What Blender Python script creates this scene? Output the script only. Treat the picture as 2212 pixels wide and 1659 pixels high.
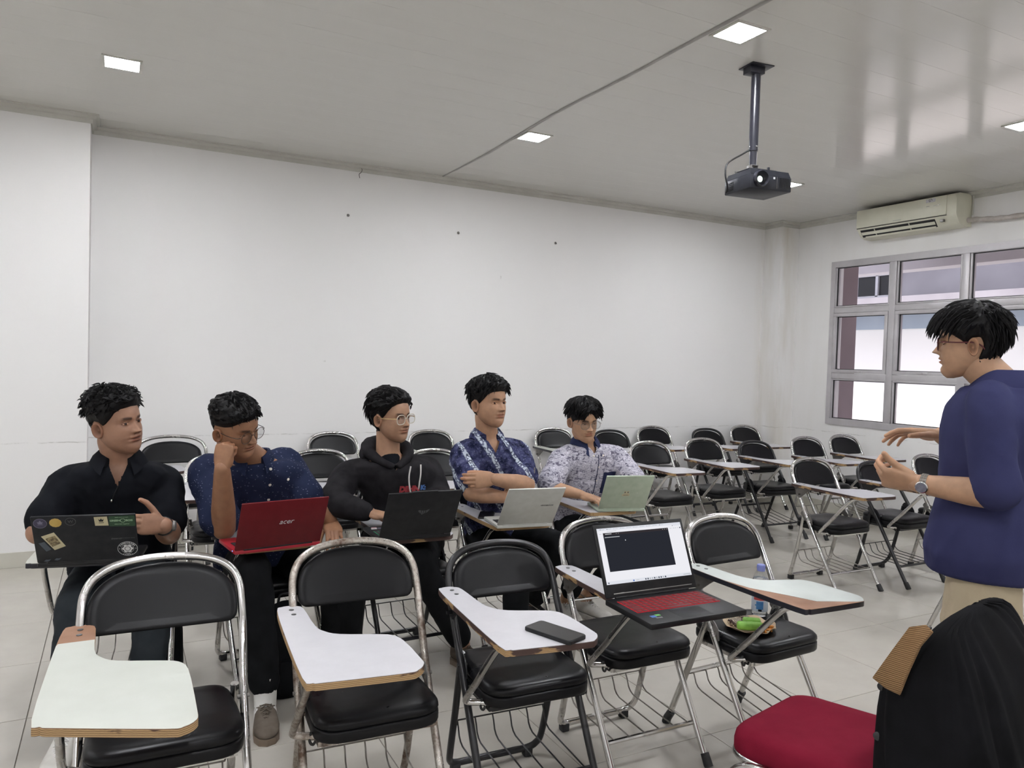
import bpy, bmesh, math, random
import numpy as np
from mathutils import Vector, Matrix

random.seed(7); np.random.seed(7)
for o in list(bpy.data.objects): bpy.data.objects.remove(o)
SC = bpy.context.scene
COL = SC.collection
PI = math.pi

# ------------------------------------------------------------------ camera
H = 1.457
CAM_F, CAM_YAW, CAM_PIT, CAM_ROL = 1641.587, 0.478368, -0.0323027, -0.0295856
def cam_axes():
    cy, sy = math.cos(CAM_YAW), math.sin(CAM_YAW)
    fw = np.array([sy*math.cos(CAM_PIT), cy*math.cos(CAM_PIT), math.sin(CAM_PIT)])
    r0 = np.array([cy, -sy, 0.0]); d0 = np.cross(fw, r0)
    r = math.cos(CAM_ROL)*r0 + math.sin(CAM_ROL)*d0
    d = -math.sin(CAM_ROL)*r0 + math.cos(CAM_ROL)*d0
    return r, d, fw
RX, DX, FX = cam_axes()
cam = bpy.data.cameras.new('camera'); camo = bpy.data.objects.new('camera', cam); COL.objects.link(camo)
cam.sensor_width = 36.0; cam.sensor_fit = 'HORIZONTAL'; cam.lens = CAM_F/2212*36.0
cam.clip_start = 0.05; cam.clip_end = 100
mw = Matrix.Identity(4)
for i in range(3):
    mw[i][0] = RX[i]; mw[i][1] = -DX[i]; mw[i][2] = -FX[i]
mw[2][3] = H
camo.matrix_world = mw
SC.camera = camo
# measuring aids: a photograph pixel to a world point at a known height / depth
def ray(x, y): return RX*((x-1106)/CAM_F) + DX*((y-829.5)/CAM_F) + FX
C0 = np.array([0, 0, H])
def atz(x, y, z): d = ray(x, y); return C0 + d*(z-H)/d[2]
def aty(x, y, Y): d = ray(x, y); return C0 + d*Y/d[1]
def atd(x, y, D): return C0 + ray(x, y)*D

# ------------------------------------------------------------------ world, sun, exposure
SC.view_settings.view_transform = 'Standard'; SC.view_settings.look = 'None'
SC.view_settings.gamma = 1.0; SC.view_settings.use_curve_mapping = False
SC.view_settings.exposure = 0.0
W = bpy.data.worlds.new('sky'); SC.world = W; W.use_nodes = True
wn = W.node_tree.nodes; bg = wn['Background']
bg.inputs[0].default_value = (0.78, 0.87, 1.0, 1); bg.inputs[1].default_value = 2.2
sun = bpy.data.lights.new('sun', 'SUN'); sun.energy = 6.0; sun.angle = 0.01; sun.color = (1, 0.96, 0.9)
suno = bpy.data.objects.new('sun', sun); COL.objects.link(suno)
suno.rotation_euler = Vector((0.55, 0.25, -0.8)).to_track_quat('-Z', 'Y').to_euler()
LAMP = 235.0     # radiance of the ceiling panels

# ------------------------------------------------------------------ materials
def principled(name, col, rough=0.5, metal=0.0, spec=0.5, **kw):
    m = bpy.data.materials.new(name); m.use_nodes = True
    b = m.node_tree.nodes['Principled BSDF']
    b.inputs['Base Color'].default_value = (*col, 1); b.inputs['Roughness'].default_value = rough
    b.inputs['Metallic'].default_value = metal; b.inputs['Specular IOR Level'].default_value = spec
    for k, v in kw.items(): b.inputs[k].default_value = v
    return m
def N(m, t, **kw):
    n = m.node_tree.nodes.new(t)
    for k, v in kw.items(): setattr(n, k, v)
    return n
def L(m, a, b): m.node_tree.links.new(a, b)
def bsdf(m): return m.node_tree.nodes['Principled BSDF']
def coords(m, kind='Object', scale=None):
    c = N(m, 'ShaderNodeTexCoord')
    if scale is None: return c.outputs[kind]
    mp = N(m, 'ShaderNodeMapping'); mp.inputs['Scale'].default_value = scale
    L(m, c.outputs[kind], mp.inputs[0]); return mp.outputs[0]
def noise(m, vec, scale, detail=4, rough=0.5, dist=0.0):
    n = N(m, 'ShaderNodeTexNoise'); n.inputs['Scale'].default_value = scale
    n.inputs['Detail'].default_value = detail; n.inputs['Roughness'].default_value = rough
    n.inputs['Distortion'].default_value = dist
    L(m, vec, n.inputs['Vector']); return n
def ramp(m, fac, stops, interp='LINEAR'):
    r = N(m, 'ShaderNodeValToRGB'); r.color_ramp.interpolation = interp
    while len(r.color_ramp.elements) < len(stops): r.color_ramp.elements.new(0.5)
    for e, (p, c) in zip(r.color_ramp.elements, stops):
        e.position = p; e.color = (*c, 1) if len(c) == 3 else c
    L(m, fac, r.inputs[0]); return r
def mixc(m, fac, a, b, mode='MIX'):
    x = N(m, 'ShaderNodeMix', data_type='RGBA', blend_type=mode)
    for sock, v in ((x.inputs[0], fac), (x.inputs[6], a), (x.inputs[7], b)):
        if hasattr(v, 'is_linked'): L(m, v, sock)
        elif isinstance(v, (int, float)): sock.default_value = v
        else: sock.default_value = (*v, 1)
    return x.outputs[2]
def math_(m, op, a, b=None):
    x = N(m, 'ShaderNodeMath', operation=op)
    for s, v in zip(x.inputs, (a, b)):
        if v is None: continue
        if hasattr(v, 'is_linked'): L(m, v, s)
        else: s.default_value = v
    return x.outputs[0]
def bump(m, h, strength=0.2, dist=0.01):
    b = N(m, 'ShaderNodeBump'); b.inputs['Strength'].default_value = strength
    b.inputs['Distance'].default_value = dist
    L(m, h, b.inputs['Height']); L(m, b.outputs[0], bsdf(m).inputs['Normal'])

def mottled(name, c1, c2, scale, rough=0.5, bstr=0.0, bscale=60, **kw):
    m = principled(name, c1, rough, **kw)
    v = coords(m); n = noise(m, v, scale)
    r = ramp(m, n.outputs[0], [(0.3, c1), (0.7, c2)])
    L(m, r.outputs[0], bsdf(m).inputs['Base Color'])
    if bstr: bump(m, noise(m, v, bscale).outputs[0], bstr)
    return m

# painted plaster with the rough seam running round the room below seat-back height
M_WALL = principled('wall_paint', (0.76, 0.745, 0.725), 0.75, spec=0.25)
def _wall():
    m = M_WALL; v = coords(m)
    base = ramp(m, noise(m, v, 0.7, 5, 0.6).outputs[0], [(0.3, (0.812, 0.798, 0.783)), (0.7, (0.835, 0.824, 0.81))])
    sep = N(m, 'ShaderNodeSeparateXYZ'); L(m, v, sep.inputs[0])
    wob = noise(m, coords(m, scale=(9, 9, 0.2)), 1.0, 3).outputs[0]
    z = math_(m, 'ADD', sep.outputs[2], math_(m, 'MULTIPLY', wob, 0.02))
    d = math_(m, 'ABSOLUTE', math_(m, 'SUBTRACT', z, 0.824))
    line = math_(m, 'SUBTRACT', 1.0, math_(m, 'SMOOTH_MIN', math_(m, 'MULTIPLY', d, 190.0), 1.0))
    line = math_(m, 'MAXIMUM', line, 0.0)
    gate = ramp(m, noise(m, coords(m, scale=(4, 4, 3)), 1.3, 6, 0.75).outputs[0], [(0.42, (0, 0, 0)), (0.62, (1, 1, 1))])
    lf = math_(m, 'MULTIPLY', line, math_(m, 'MULTIPLY', gate.outputs[0], 0.75))
    c = mixc(m, lf, base.outputs[0], (0.36, 0.34, 0.31))
    # yellow damp stains near the corner pier
    dx = math_(m, 'ABSOLUTE', math_(m, 'SUBTRACT', sep.outputs[0], 6.3))
    near = math_(m, 'MAXIMUM', math_(m, 'SUBTRACT', 1.0, math_(m, 'MULTIPLY', dx, 5.0)), 0.0)
    st = ramp(m, noise(m, coords(m, scale=(7, 7, 1.2)), 1.0, 4).outputs[0], [(0.35, (0, 0, 0)), (0.75, (1, 1, 1))])
    c = mixc(m, math_(m, 'MULTIPLY', near, math_(m, 'MULTIPLY', st.outputs[0], 0.7)), c, (0.56, 0.50, 0.39))
    # fine grey marks
    sp = ramp(m, noise(m, v, 11, 2).outputs[0], [(0.80, (0, 0, 0)), (0.83, (1, 1, 1))])
    c = mixc(m, math_(m, 'MULTIPLY', sp.outputs[0], 0.35), c, (0.4, 0.38, 0.35))
    L(m, c, bsdf(m).inputs['Base Color'])
    bump(m, noise(m, v, 18, 6, 0.6).outputs[0], 0.08, 0.01)
_wall()
M_CEIL = principled('ceiling_pvc', (0.57, 0.57, 0.545), 0.12, spec=0.42)
def _ceil():
    m = M_CEIL; v = coords(m, scale=(0.6, 3, 1))
    r = ramp(m, noise(m, v, 2.0, 5).outputs[0], [(0.3, (0.655, 0.645, 0.605)), (0.7, (0.675, 0.665, 0.625))])
    L(m, r.outputs[0], bsdf(m).inputs['Base Color'])
    bump(m, noise(m, coords(m, scale=(0.8, 5, 1)), 1.6, 3).outputs[0], 0.03, 0.02)
_ceil()
M_TRIM = mottled('trim_pvc', (0.50, 0.49, 0.44), (0.58, 0.57, 0.52), 5, 0.45)
M_SEAM = mottled('seam_strip', (0.30, 0.29, 0.27), (0.38, 0.37, 0.345), 8, 0.5)
M_TILE = principled('floor_tile', (0.62, 0.585, 0.52), 0.12, spec=0.5)
def _tile():
    m = M_TILE; v = coords(m, 'Object')
    oi = N(m, 'ShaderNodeObjectInfo')
    r = ramp(m, noise(m, v, 5, 6, 0.6).outputs[0], [(0.25, (0.47, 0.44, 0.39)), (0.75, (0.525, 0.495, 0.44))])
    L(m, mixc(m, math_(m, 'MULTIPLY', oi.outputs['Random'], 0.12), r.outputs[0], (0.40, 0.375, 0.33)), bsdf(m).inputs['Base Color'])
    d = ramp(m, noise(m, v, 3, 5).outputs[0], [(0.3, (0.14,)*3), (0.75, (0.30,)*3)])
    L(m, d.outputs[0], bsdf(m).inputs['Roughness'])
_tile()
M_GROUT = mottled('grout', (0.16, 0.145, 0.125), (0.24, 0.22, 0.19), 30, 0.9)
M_SKIRT = mottled('skirting_tile', (0.55, 0.53, 0.46), (0.60, 0.58, 0.51), 6, 0.3)
M_ALU = mottled('aluminium_frame', (0.46, 0.44, 0.45), (0.54, 0.52, 0.53), 7, 0.42, metal=0.25)
M_RUBBER = mottled('black_rubber', (0.012, 0.012, 0.013), (0.03, 0.03, 0.032), 40, 0.65)
M_CHROME = principled('chrome_tube', (0.72, 0.71, 0.69), 0.16, metal=1.0)
def _chrome():
    m = M_CHROME; v = coords(m)
    n = noise(m, v, 9, 4, 0.6).outputs[0]
    c = ramp(m, n, [(0.28, (0.42, 0.39, 0.36)), (0.40, (0.56, 0.545, 0.53)), (0.7, (0.68, 0.67, 0.66))])
    L(m, c.outputs[0], bsdf(m).inputs['Base Color'])
    r = ramp(m, n, [(0.3, (0.42,)*3), (0.5, (0.16,)*3), (0.8, (0.10,)*3)])
    L(m, r.outputs[0], bsdf(m).inputs['Roughness'])
_chrome()
M_CHROME_OLD = principled('worn_chrome_tube', (0.5, 0.46, 0.42), 0.3, metal=0.9)
def _chrome2():
    m = M_CHROME_OLD; v = coords(m)
    n = noise(m, v, 16, 7, 0.75).outputs[0]
    c = ramp(m, n, [(0.35, (0.15, 0.10, 0.075)), (0.5, (0.40, 0.36, 0.32)), (0.65, (0.62, 0.59, 0.55))])
    L(m, c.outputs[0], bsdf(m).inputs['Base Color'])
    r = ramp(m, n, [(0.35, (0.6,)*3), (0.6, (0.25,)*3)])
    L(m, r.outputs[0], bsdf(m).inputs['Roughness'])
_chrome2()
M_BLACKTUBE = mottled('black_lacquer_tube', (0.008, 0.008, 0.009), (0.02, 0.02, 0.022), 20, 0.28)
M_WIRE = mottled('wire_steel', (0.20, 0.185, 0.165), (0.34, 0.32, 0.29), 30, 0.4, metal=0.7)
M_WIREBLK = mottled('wire_black', (0.012, 0.012, 0.013), (0.03, 0.03, 0.03), 30, 0.4)
M_VINYL = principled('black_vinyl', (0.004, 0.004, 0.005), 0.33, spec=0.24)
def _vinyl():
    m = M_VINYL; v = coords(m)
    r = ramp(m, noise(m, v, 6, 5).outputs[0], [(0.3, (0.26,)*3), (0.7, (0.42,)*3)])
    L(m, r.outputs[0], bsdf(m).inputs['Roughness'])
    b = N(m, 'ShaderNodeTexVoronoi'); b.inputs['Scale'].default_value = 420; L(m, v, b.inputs['Vector'])
    n2 = noise(m, v, 9, 3)
    bump(m, math_(m, 'ADD', math_(m, 'MULTIPLY', b.outputs[0], 0.05), n2.outputs[0]), 0.10, 0.008)
_vinyl()
M_LAM = principled('white_laminate', (0.74, 0.73, 0.75), 0.22, spec=0.5)
def _lam():
    m = M_LAM; v = coords(m)
    r = ramp(m, noise(m, v, 12, 6, 0.65).outputs[0], [(0.3, (0.565, 0.555, 0.58)), (0.7, (0.61, 0.60, 0.625))])
    L(m, r.outputs[0], bsdf(m).inputs['Base Color'])
    bump(m, noise(m, v, 90, 3).outputs[0], 0.03, 0.004)
_lam()
M_LAMG = mottled('greenish_laminate', (0.54, 0.555, 0.50), (0.58, 0.595, 0.54), 12, 0.3)
M_LAMG2 = mottled('mint_white_laminate', (0.60, 0.64, 0.61), (0.645, 0.685, 0.65), 12, 0.25)
def plywood(name, paint, amount):
    m = principled(name, (0.4, 0.25, 0.12), 0.6)
    v = coords(m)
    wv = N(m, 'ShaderNodeTexWave', wave_type='BANDS', bands_direction='Z'); wv.inputs['Scale'].default_value = 75
    wv.inputs['Distortion'].default_value = 1.5; L(m, v, wv.inputs['Vector'])
    wood = ramp(m, wv.outputs[0], [(0.2, (0.20, 0.115, 0.05)), (0.6, (0.46, 0.30, 0.145))])
    g = ramp(m, noise(m, coords(m, scale=(9, 9, 30)), 1.0, 4).outputs[0], [(amount-0.02, (1, 1, 1)), (amount+0.02, (0, 0, 0))])
    L(m, mixc(m, g.outputs[0], wood.outputs[0], paint), bsdf(m).inputs['Base Color'])
    return m
M_PLY = plywood('plywood_edge', (0.07, 0.03, 0.02), 0.36)
M_PLYBR = plywood('brown_painted_plywood', (0.055, 0.028, 0.022), 0.56)
M_EDGEBLK = mottled('black_board_edge', (0.010, 0.010, 0.016), (0.02, 0.02, 0.028), 20, 0.4)
M_BOARDBR = mottled('bare_brown_board', (0.27, 0.135, 0.075), (0.34, 0.185, 0.115), 14, 0.6)
M_SCREW = mottled('dark_screw', (0.10, 0.10, 0.10), (0.16, 0.16, 0.16), 50, 0.4, metal=0.6)
M_BLACKP = mottled('black_plastic', (0.007, 0.007, 0.008), (0.014, 0.014, 0.015), 30, 0.4, spec=0.3)
M_GREYMETAL = mottled('grey_bracket', (0.16, 0.15, 0.14), (0.24, 0.23, 0.22), 20, 0.4, metal=0.6)

def emit(name, col, s):
    m = bpy.data.materials.new(name); m.use_nodes = True; nt = m.node_tree
    nt.nodes.remove(nt.nodes['Principled BSDF'])
    e = nt.nodes.new('ShaderNodeEmission'); e.inputs[0].default_value = (*col, 1); e.inputs[1].default_value = s
    nt.links.new(e.outputs[0], nt.nodes['Material Output'].inputs[0]); return m
M_LAMP = emit('lamp_diffuser', (0.93, 0.95, 1.0), LAMP)
def glass(name, tint, refl=0.06):
    m = bpy.data.materials.new(name); m.use_nodes = True; nt = m.node_tree
    nt.nodes.remove(nt.nodes['Principled BSDF'])
    t = nt.nodes.new('ShaderNodeBsdfTransparent'); t.inputs[0].default_value = (*tint, 1)
    g = nt.nodes.new('ShaderNodeBsdfGlossy'); g.inputs[1].default_value = 0.03
    lw = nt.nodes.new('ShaderNodeLayerWeight'); pw = nt.nodes.new('ShaderNodeMath'); pw.operation = 'POWER'; pw.inputs[1].default_value = 4.0
    nt.links.new(lw.outputs['Facing'], pw.inputs[0])
    f = nt.nodes.new('ShaderNodeMath'); f.operation = 'MULTIPLY_ADD'; f.inputs[1].default_value = 0.7; f.inputs[2].default_value = refl*0.5; nt.links.new(pw.outputs[0], f.inputs[0])
    mx = nt.nodes.new('ShaderNodeMixShader')
    nt.links.new(f.outputs[0], mx.inputs[0]); nt.links.new(t.outputs[0], mx.inputs[1]); nt.links.new(g.outputs[0], mx.inputs[2])
    nt.links.new(mx.outputs[0], nt.nodes['Material Output'].inputs[0]); return m
M_PANE = glass('window_glass', (0.93, 0.90, 0.92))
M_LENS = glass('spectacle_lens', (0.93, 0.93, 0.93))

# ------------------------------------------------------------------ mesh building
def catmull(P, n=6, closed=False):
    P = [np.array(p, float) for p in P]; out = []; m = len(P)
    for i in range(m if closed else m-1):
        if closed: a, b, c, d = P[(i-1) % m], P[i], P[(i+1) % m], P[(i+2) % m]
        else: a, b, c, d = P[max(i-1, 0)], P[i], P[i+1], P[min(i+2, m-1)]
        for k in range(n):
            t = k/n
            out.append(0.5*(2*b + (c-a)*t + (2*a-5*b+4*c-d)*t*t + (3*b-a-3*c+d)*t**3))
    if not closed: out.append(P[-1])
    return out
class MB:
    def __init__(s): s.v = []; s.f = []; s.mi = []; s.cur = 0
    def add(s, vs, fs):
        o = len(s.v); s.v += [tuple(map(float, p)) for p in vs]
        for f in fs: s.f.append(tuple(i+o for i in f)); s.mi.append(s.cur)
        return s
    def box(s, lo, hi, rot=None, org=(0, 0, 0)):
        x0, y0, z0 = lo; x1, y1, z1 = hi
        vs = np.array([(x0,y0,z0),(x1,y0,z0),(x1,y1,z0),(x0,y1,z0),(x0,y0,z1),(x1,y0,z1),(x1,y1,z1),(x0,y1,z1)], float)
        if rot is not None: vs = vs @ np.array(rot).T + np.array(org)
        return s.add(vs, [(0,3,2,1),(4,5,6,7),(0,1,5,4),(1,2,6,5),(2,3,7,6),(3,0,4,7)])
    def rbox(s, lo, hi, b=0.003):
        # box with chamfered edges (24 vertices)
        lo = np.array(lo, float); hi = np.array(hi, float)
        bm = bmesh.new(); bmesh.ops.create_cube(bm, size=1.0)
        for v in bm.verts: v.co = Vector((lo+hi)/2) + Vector(np.array(v.co)*(hi-lo))
        bmesh.ops.bevel(bm, geom=bm.edges[:], offset=b, segments=2, affect='EDGES', profile=0.5)
        bm.verts.index_update()
        s.add([v.co[:] for v in bm.verts], [[v.index for v in f.verts] for f in bm.faces]); bm.free(); return s
    def tube(s, P, r, seg=8, closed=False, caps=True, sx=1.0, up=None):
        P = [np.array(p, float) for p in P]; n = len(P)
        R = list(r) if hasattr(r, '__len__') else [r]*n
        T = []
        for i in range(n):
            if closed: t = P[(i+1) % n]-P[i-1]
            else: t = P[min(i+1, n-1)]-P[max(i-1, 0)]
            l = np.linalg.norm(t); T.append(t/l if l > 1e-9 else np.array([0, 0, 1.0]))
        u = np.array([0, 0, 1.0]) if up is None else np.array(up, float)
        if abs(T[0]@u)/np.linalg.norm(u) > 0.95: u = np.array([1.0, 0, 0])
        a = u - T[0]*(T[0]@u); a /= np.linalg.norm(a)
        vs = []
        for i in range(n):
            a = a - T[i]*(T[i]@a); a /= max(np.linalg.norm(a), 1e-9); b = np.cross(T[i], a)
            for k in range(seg):
                an = 2*PI*k/seg
                vs.append(P[i] + R[i]*(math.cos(an)*a + sx*math.sin(an)*b))
        fs = []
        for i in range(n if closed else n-1):
            j = (i+1) % n
            for k in range(seg):
                k2 = (k+1) % seg
                fs.append((i*seg+k, i*seg+k2, j*seg+k2, j*seg+k))
        if caps and not closed:
            fs.append(tuple(range(seg))[::-1]); fs.append(tuple((n-1)*seg+k for k in range(seg)))
        return s.add(vs, fs)
    def lathe(s, prof, c=(0, 0, 0), seg=24):
        vs = []; fs = []; n = len(prof)
        for (r, z) in prof:
            for k in range(seg):
                an = 2*PI*k/seg; vs.append((c[0]+r*math.cos(an), c[1]+r*math.sin(an), c[2]+z))
        for i in range(n-1):
            for k in range(seg):
                k2 = (k+1) % seg; fs.append((i*seg+k, i*seg+k2, (i+1)*seg+k2, (i+1)*seg+k))
        if prof[0][0] > 1e-6: fs.append(tuple(range(seg))[::-1])
        if prof[-1][0] > 1e-6: fs.append(tuple((n-1)*seg+k for k in range(seg)))
        return s.add(vs, fs)
    def rings(s, rings, cap0=True, cap1=True):
        seg = len(rings[0]); vs = [p for r in rings for p in r]; fs = []
        for i in range(len(rings)-1):
            for k in range(seg):
                k2 = (k+1) % seg; fs.append((i*seg+k, i*seg+k2, (i+1)*seg+k2, (i+1)*seg+k))
        if cap0: fs.append(tuple(range(seg))[::-1])
        if cap1: fs.append(tuple((len(rings)-1)*seg+k for k in range(seg)))
        return s.add(vs, fs)
    def ell(s, c, r, seg=16, n=10, rot=None):
        vs = []; fs = []
        R = np.eye(3) if rot is None else np.array(rot)
        for i in range(n+1):
            th = PI*i/n
            for k in range(seg):
                an = 2*PI*k/seg
                p = np.array([r[0]*math.sin(th)*math.cos(an), r[1]*math.sin(th)*math.sin(an), -r[2]*math.cos(th)])
                vs.append(np.array(c)+R@p)
        for i in range(n):
            for k in range(seg):
                k2 = (k+1) % seg; fs.append((i*seg+k, i*seg+k2, (i+1)*seg+k2, (i+1)*seg+k))
        return s.add(vs, fs)
    def xf(s, M, start=0):
        M = np.array(M)
        for i in range(start, len(s.v)):
            p = M[:3, :3] @ np.array(s.v[i]) + M[:3, 3]; s.v[i] = tuple(p)
        return s
def mesh_of(name, mb, mats, smooth=True, angle=40):
    me = bpy.data.meshes.new(name); me.from_pydata(mb.v, [], mb.f)
    mats = mats if isinstance(mats, (list, tuple)) else [mats]
    for m in mats: me.materials.append(m)
    if len(mats) > 1: me.polygons.foreach_set('material_index', mb.mi)
    bm = bmesh.new(); bm.from_mesh(me)
    bmesh.ops.remove_doubles(bm, verts=bm.verts, dist=1e-6)
    bmesh.ops.recalc_face_normals(bm, faces=bm.faces); bm.to_mesh(me); bm.free()
    me.polygons.foreach_set('use_smooth', [smooth]*len(me.polygons))
    if smooth: me.set_sharp_from_angle(angle=math.radians(angle))
    me.update(); return me
def obj(name, mb, mats, parent=None, smooth=True, angle=40, loc=None, rz=0):
    me = mb if isinstance(mb, bpy.types.Mesh) else mesh_of(name, mb, mats, smooth, angle)
    o = bpy.data.objects.new(name, me); COL.objects.link(o)
    if parent is not None: o.parent = parent
    if loc is not None: o.location = loc
    o.rotation_euler[2] = rz
    return o
def tag(o, label=None, cat=None, group=None, kind=None):
    for k, v in (('label', label), ('category', cat), ('group', group), ('kind', kind)):
        if v: o[k] = v
    return o
def empty(name, loc=(0, 0, 0), rz=0, label=None, cat=None, group=None):
    o = bpy.data.objects.new(name, None); COL.objects.link(o); o.empty_display_size = 0.05
    o.location = loc; o.rotation_euler[2] = rz
    return tag(o, label, cat, group)
def struct(name, mb, mat, parent=None, smooth=False):
    o = obj(name, mb, mat, parent, smooth)
    if parent is None: o['kind'] = 'structure'
    return o
def dup(root):
    r = root.copy(); COL.objects.link(r)
    for ch in list(root.children):
        c = ch.copy(); COL.objects.link(c); c.parent = r
        for g in ch.children:
            d = g.copy(); COL.objects.link(d); d.parent = c
    return r
def text_mesh(s, size, extrude=0.0003, bold=0.0, shear=0.0, spacing=1.0):
    cu = bpy.data.curves.new('txt', 'FONT'); cu.body = s; cu.size = size; cu.extrude = extrude; cu.offset = bold
    cu.shear = shear; cu.space_character = spacing
    cu.align_x = 'CENTER'; cu.align_y = 'CENTER'; cu.resolution_u = 3
    o = bpy.data.objects.new('txt', cu); COL.objects.link(o)
    dg = bpy.context.evaluated_depsgraph_get()
    me = bpy.data.meshes.new_from_object(o.evaluated_get(dg))
    bpy.data.objects.remove(o); bpy.data.curves.remove(cu); return me
def disc_outline(rx, ry, n=28): return [(rx*math.cos(2*PI*k/n), ry*math.sin(2*PI*k/n)) for k in range(n)]
def slab(mb, out, z0, z1, bev=0.0):
    # outline polygon (counter-clockwise) to a slab
    n = len(out); c = np.mean(out, axis=0)
    def inset(d):
        r = []
        for x, y in out:
            v = np.array([x, y])-c; l = np.linalg.norm(v); r.append(c+v*(1-d/max(l, 1e-6)))
        return r
    if bev: lv = [(bev, z0), (0, z0+bev), (0, z1-bev), (bev, z1)]
    else: lv = [(0, z0), (0, z1)]
    return mb.rings([[(p[0], p[1], z) for p in inset(d)] for d, z in lv])
def round_poly(pts, rad, n=5):
    # round the corners of a polygon; rad may be one number or one per corner
    out = []; m = len(pts)
    rr = rad if hasattr(rad, '__len__') else [rad]*m
    for i in range(m):
        p = np.array(pts[i], float); a = np.array(pts[i-1], float); b = np.array(pts[(i+1) % m], float)
        r = rr[i]
        if r <= 0: out.append(tuple(p)); continue
        da = (a-p)/np.linalg.norm(a-p); db = (b-p)/np.linalg.norm(b-p)
        r = min(r, 0.48*np.linalg.norm(a-p), 0.48*np.linalg.norm(b-p))
        for k in range(n+1):
            t = k/n; q = (1-t)**2*(p+da*r) + 2*t*(1-t)*p + t*t*(p+db*r); out.append(tuple(q))
    return out

# ------------------------------------------------------------------ the room
XL, XR, YF, YB, ZC = -3.8, 6.47, -1.9, 6.14, 3.0
# floor: grout bed with every 60 cm tile a piece of its own
mb = MB(); mb.box((XL, YF, -0.12), (XR, YB, -0.004)); floor = struct('floor', mb, M_GROUT)
tx0, ty0 = -0.303, 2.25
tm = {}
def tile(x0, y0, x1, y1):
    x0 = max(x0, XL); y0 = max(y0, YF); x1 = min(x1, XR); y1 = min(y1, YB)
    if x1-x0 < 0.03 or y1-y0 < 0.03: return
    g = 0.0016; key = (round(x1-x0, 3), round(y1-y0, 3))
    if key not in tm:
        w, h = key; b = MB(); b.rbox((g, g, -0.01), (w-g, h-g, 0.0), 0.0012); tm[key] = mesh_of('tile', b, M_TILE, False)
    o = obj('tile', tm[key], None, floor); o.location = (x0, y0, random.uniform(-0.0004, 0.0))
i0 = math.floor((XL-tx0)/0.6); i1 = math.ceil((XR-tx0)/0.6); j0 = math.floor((YF-ty0)/0.6); j1 = math.ceil((YB-ty0)/0.6)
for i in range(i0, i1):
    for j in range(j0, j1): tile(tx0+0.6*i, ty0+0.6*j, tx0+0.6*i+0.6, ty0+0.6*j+0.6)
# ceiling: long PVC panels, split by a seam strip
mb = MB(); mb.box((XL-0.2, YF-0.2, ZC+0.012), (XR+0.25, YB+0.2, ZC+0.25)); ceil = struct('ceiling', mb, M_SEAM)
SEAM = 2.43; pm = {}
for k in range(41):
    y0 = YF+0.2*k; y1 = min(y0+0.2, YB)
    if y1-y0 < 0.02: continue
    for a, b in ((XL, SEAM), (SEAM, XR)):
        key = (round(b-a, 3), round(y1-y0, 3))
        if key not in pm:
            q = MB(); q.rbox((0, 0.0004, 0), (key[0], key[1]-0.0003, 0.014), 0.0005); pm[key] = mesh_of('ceiling_panel', q, M_CEIL, False)
        o = obj('ceiling_panel', pm[key], None, ceil); o.location = (a, y0, ZC)
sm = MB(); sm.tube(catmull([(2.44, YB, ZC-0.002), (2.447, 5.3, ZC-0.003), (2.425, 4.75, ZC-0.002), (2.40, 4.1, ZC-0.002), (2.415, 3.4, ZC-0.002), (2.41, 2.7, ZC-0.002), (2.42, 1.0, ZC-0.002), (2.42, YF, ZC-0.002)], 6), 0.013, 6, sx=0.35, up=(1, 0, 0))
tag(obj('trim_4', sm, M_SEAM), kind='structure')
# walls
mb = MB(); mb.box((XL-0.2, YB, -0.1), (XR+0.2, YB+0.2, ZC+0.1))
mb.box((-0.84, 5.86, 0), (-0.183, YB+0.05, ZC+0.005))                 # pier left of the row of people
mb.box((6.225, 5.885, 0), (XR+0.05, YB+0.05, ZC+0.005))               # corner pier
struct('wall_back', mb, M_WALL)
mb = MB(); mb.box((XL-0.2, YF-0.2, -0.1), (XL, YB+0.2, ZC+0.1)); struct('wall_left', mb, M_WALL)
mb = MB(); mb.box((XL-0.2, YF-0.2, -0.1), (XR+0.2, YF, ZC+0.1)); struct('wall_front', mb, M_WALL)
WY0, WY1, WZ0, WZ1 = 0.6, 5.43, 0.915, 2.525
mb = MB(); T = 0.16
mb.box((XR, YF-0.2, -0.1), (XR+T, YB+0.2, WZ0)); mb.box((XR, YF-0.2, WZ1), (XR+T, YB+0.2, ZC+0.1))
mb.box((XR, WY1, WZ0), (XR+T, YB+0.2, WZ1)); mb.box((XR, YF-0.2, WZ0), (XR+T, WY0, WZ1))
struct('wall_right', mb, M_WALL)
# cornice strips
def cornice(name, path):
    P = [np.array(p) for p in path]; mbx = MB(); prof = [(0, 0), (0, -0.055), (0.010, -0.055), (0.014, -0.03), (0.03, -0.026), (0.034, -0.008), (0.05, -0.006), (0.05, 0)]
    rings = []
    for i, p in enumerate(P):
        ds = []
        if i > 0: d = P[i]-P[i-1]; ds.append(d/np.linalg.norm(d))
        if i < len(P)-1: d = P[i+1]-P[i]; ds.append(d/np.linalg.norm(d))
        ns = [np.array([d[1], -d[0]]) for d in ds]
        n = ns[0] if len(ns) == 1 else (ns[0]+ns[1])/max(1+ns[0]@ns[1], 0.2)
        rings.append([(p[0]+n[0]*a, p[1]+n[1]*a, ZC+b) for a, b in prof])
    mbx.rings(rings); tag(obj(name, mbx, M_TRIM, smooth=False), kind='structure')
cornice('trim_1', [(XL, YB), (-0.84, YB), (-0.84, 5.86), (-0.183, 5.86), (-0.183, YB), (6.225, YB), (6.225, 5.885), (XR, 5.885)])
cornice('trim_2', [(XR, 5.885), (XR, YF)])
cornice('trim_3', [(XL, YF), (XL, YB)])
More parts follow.
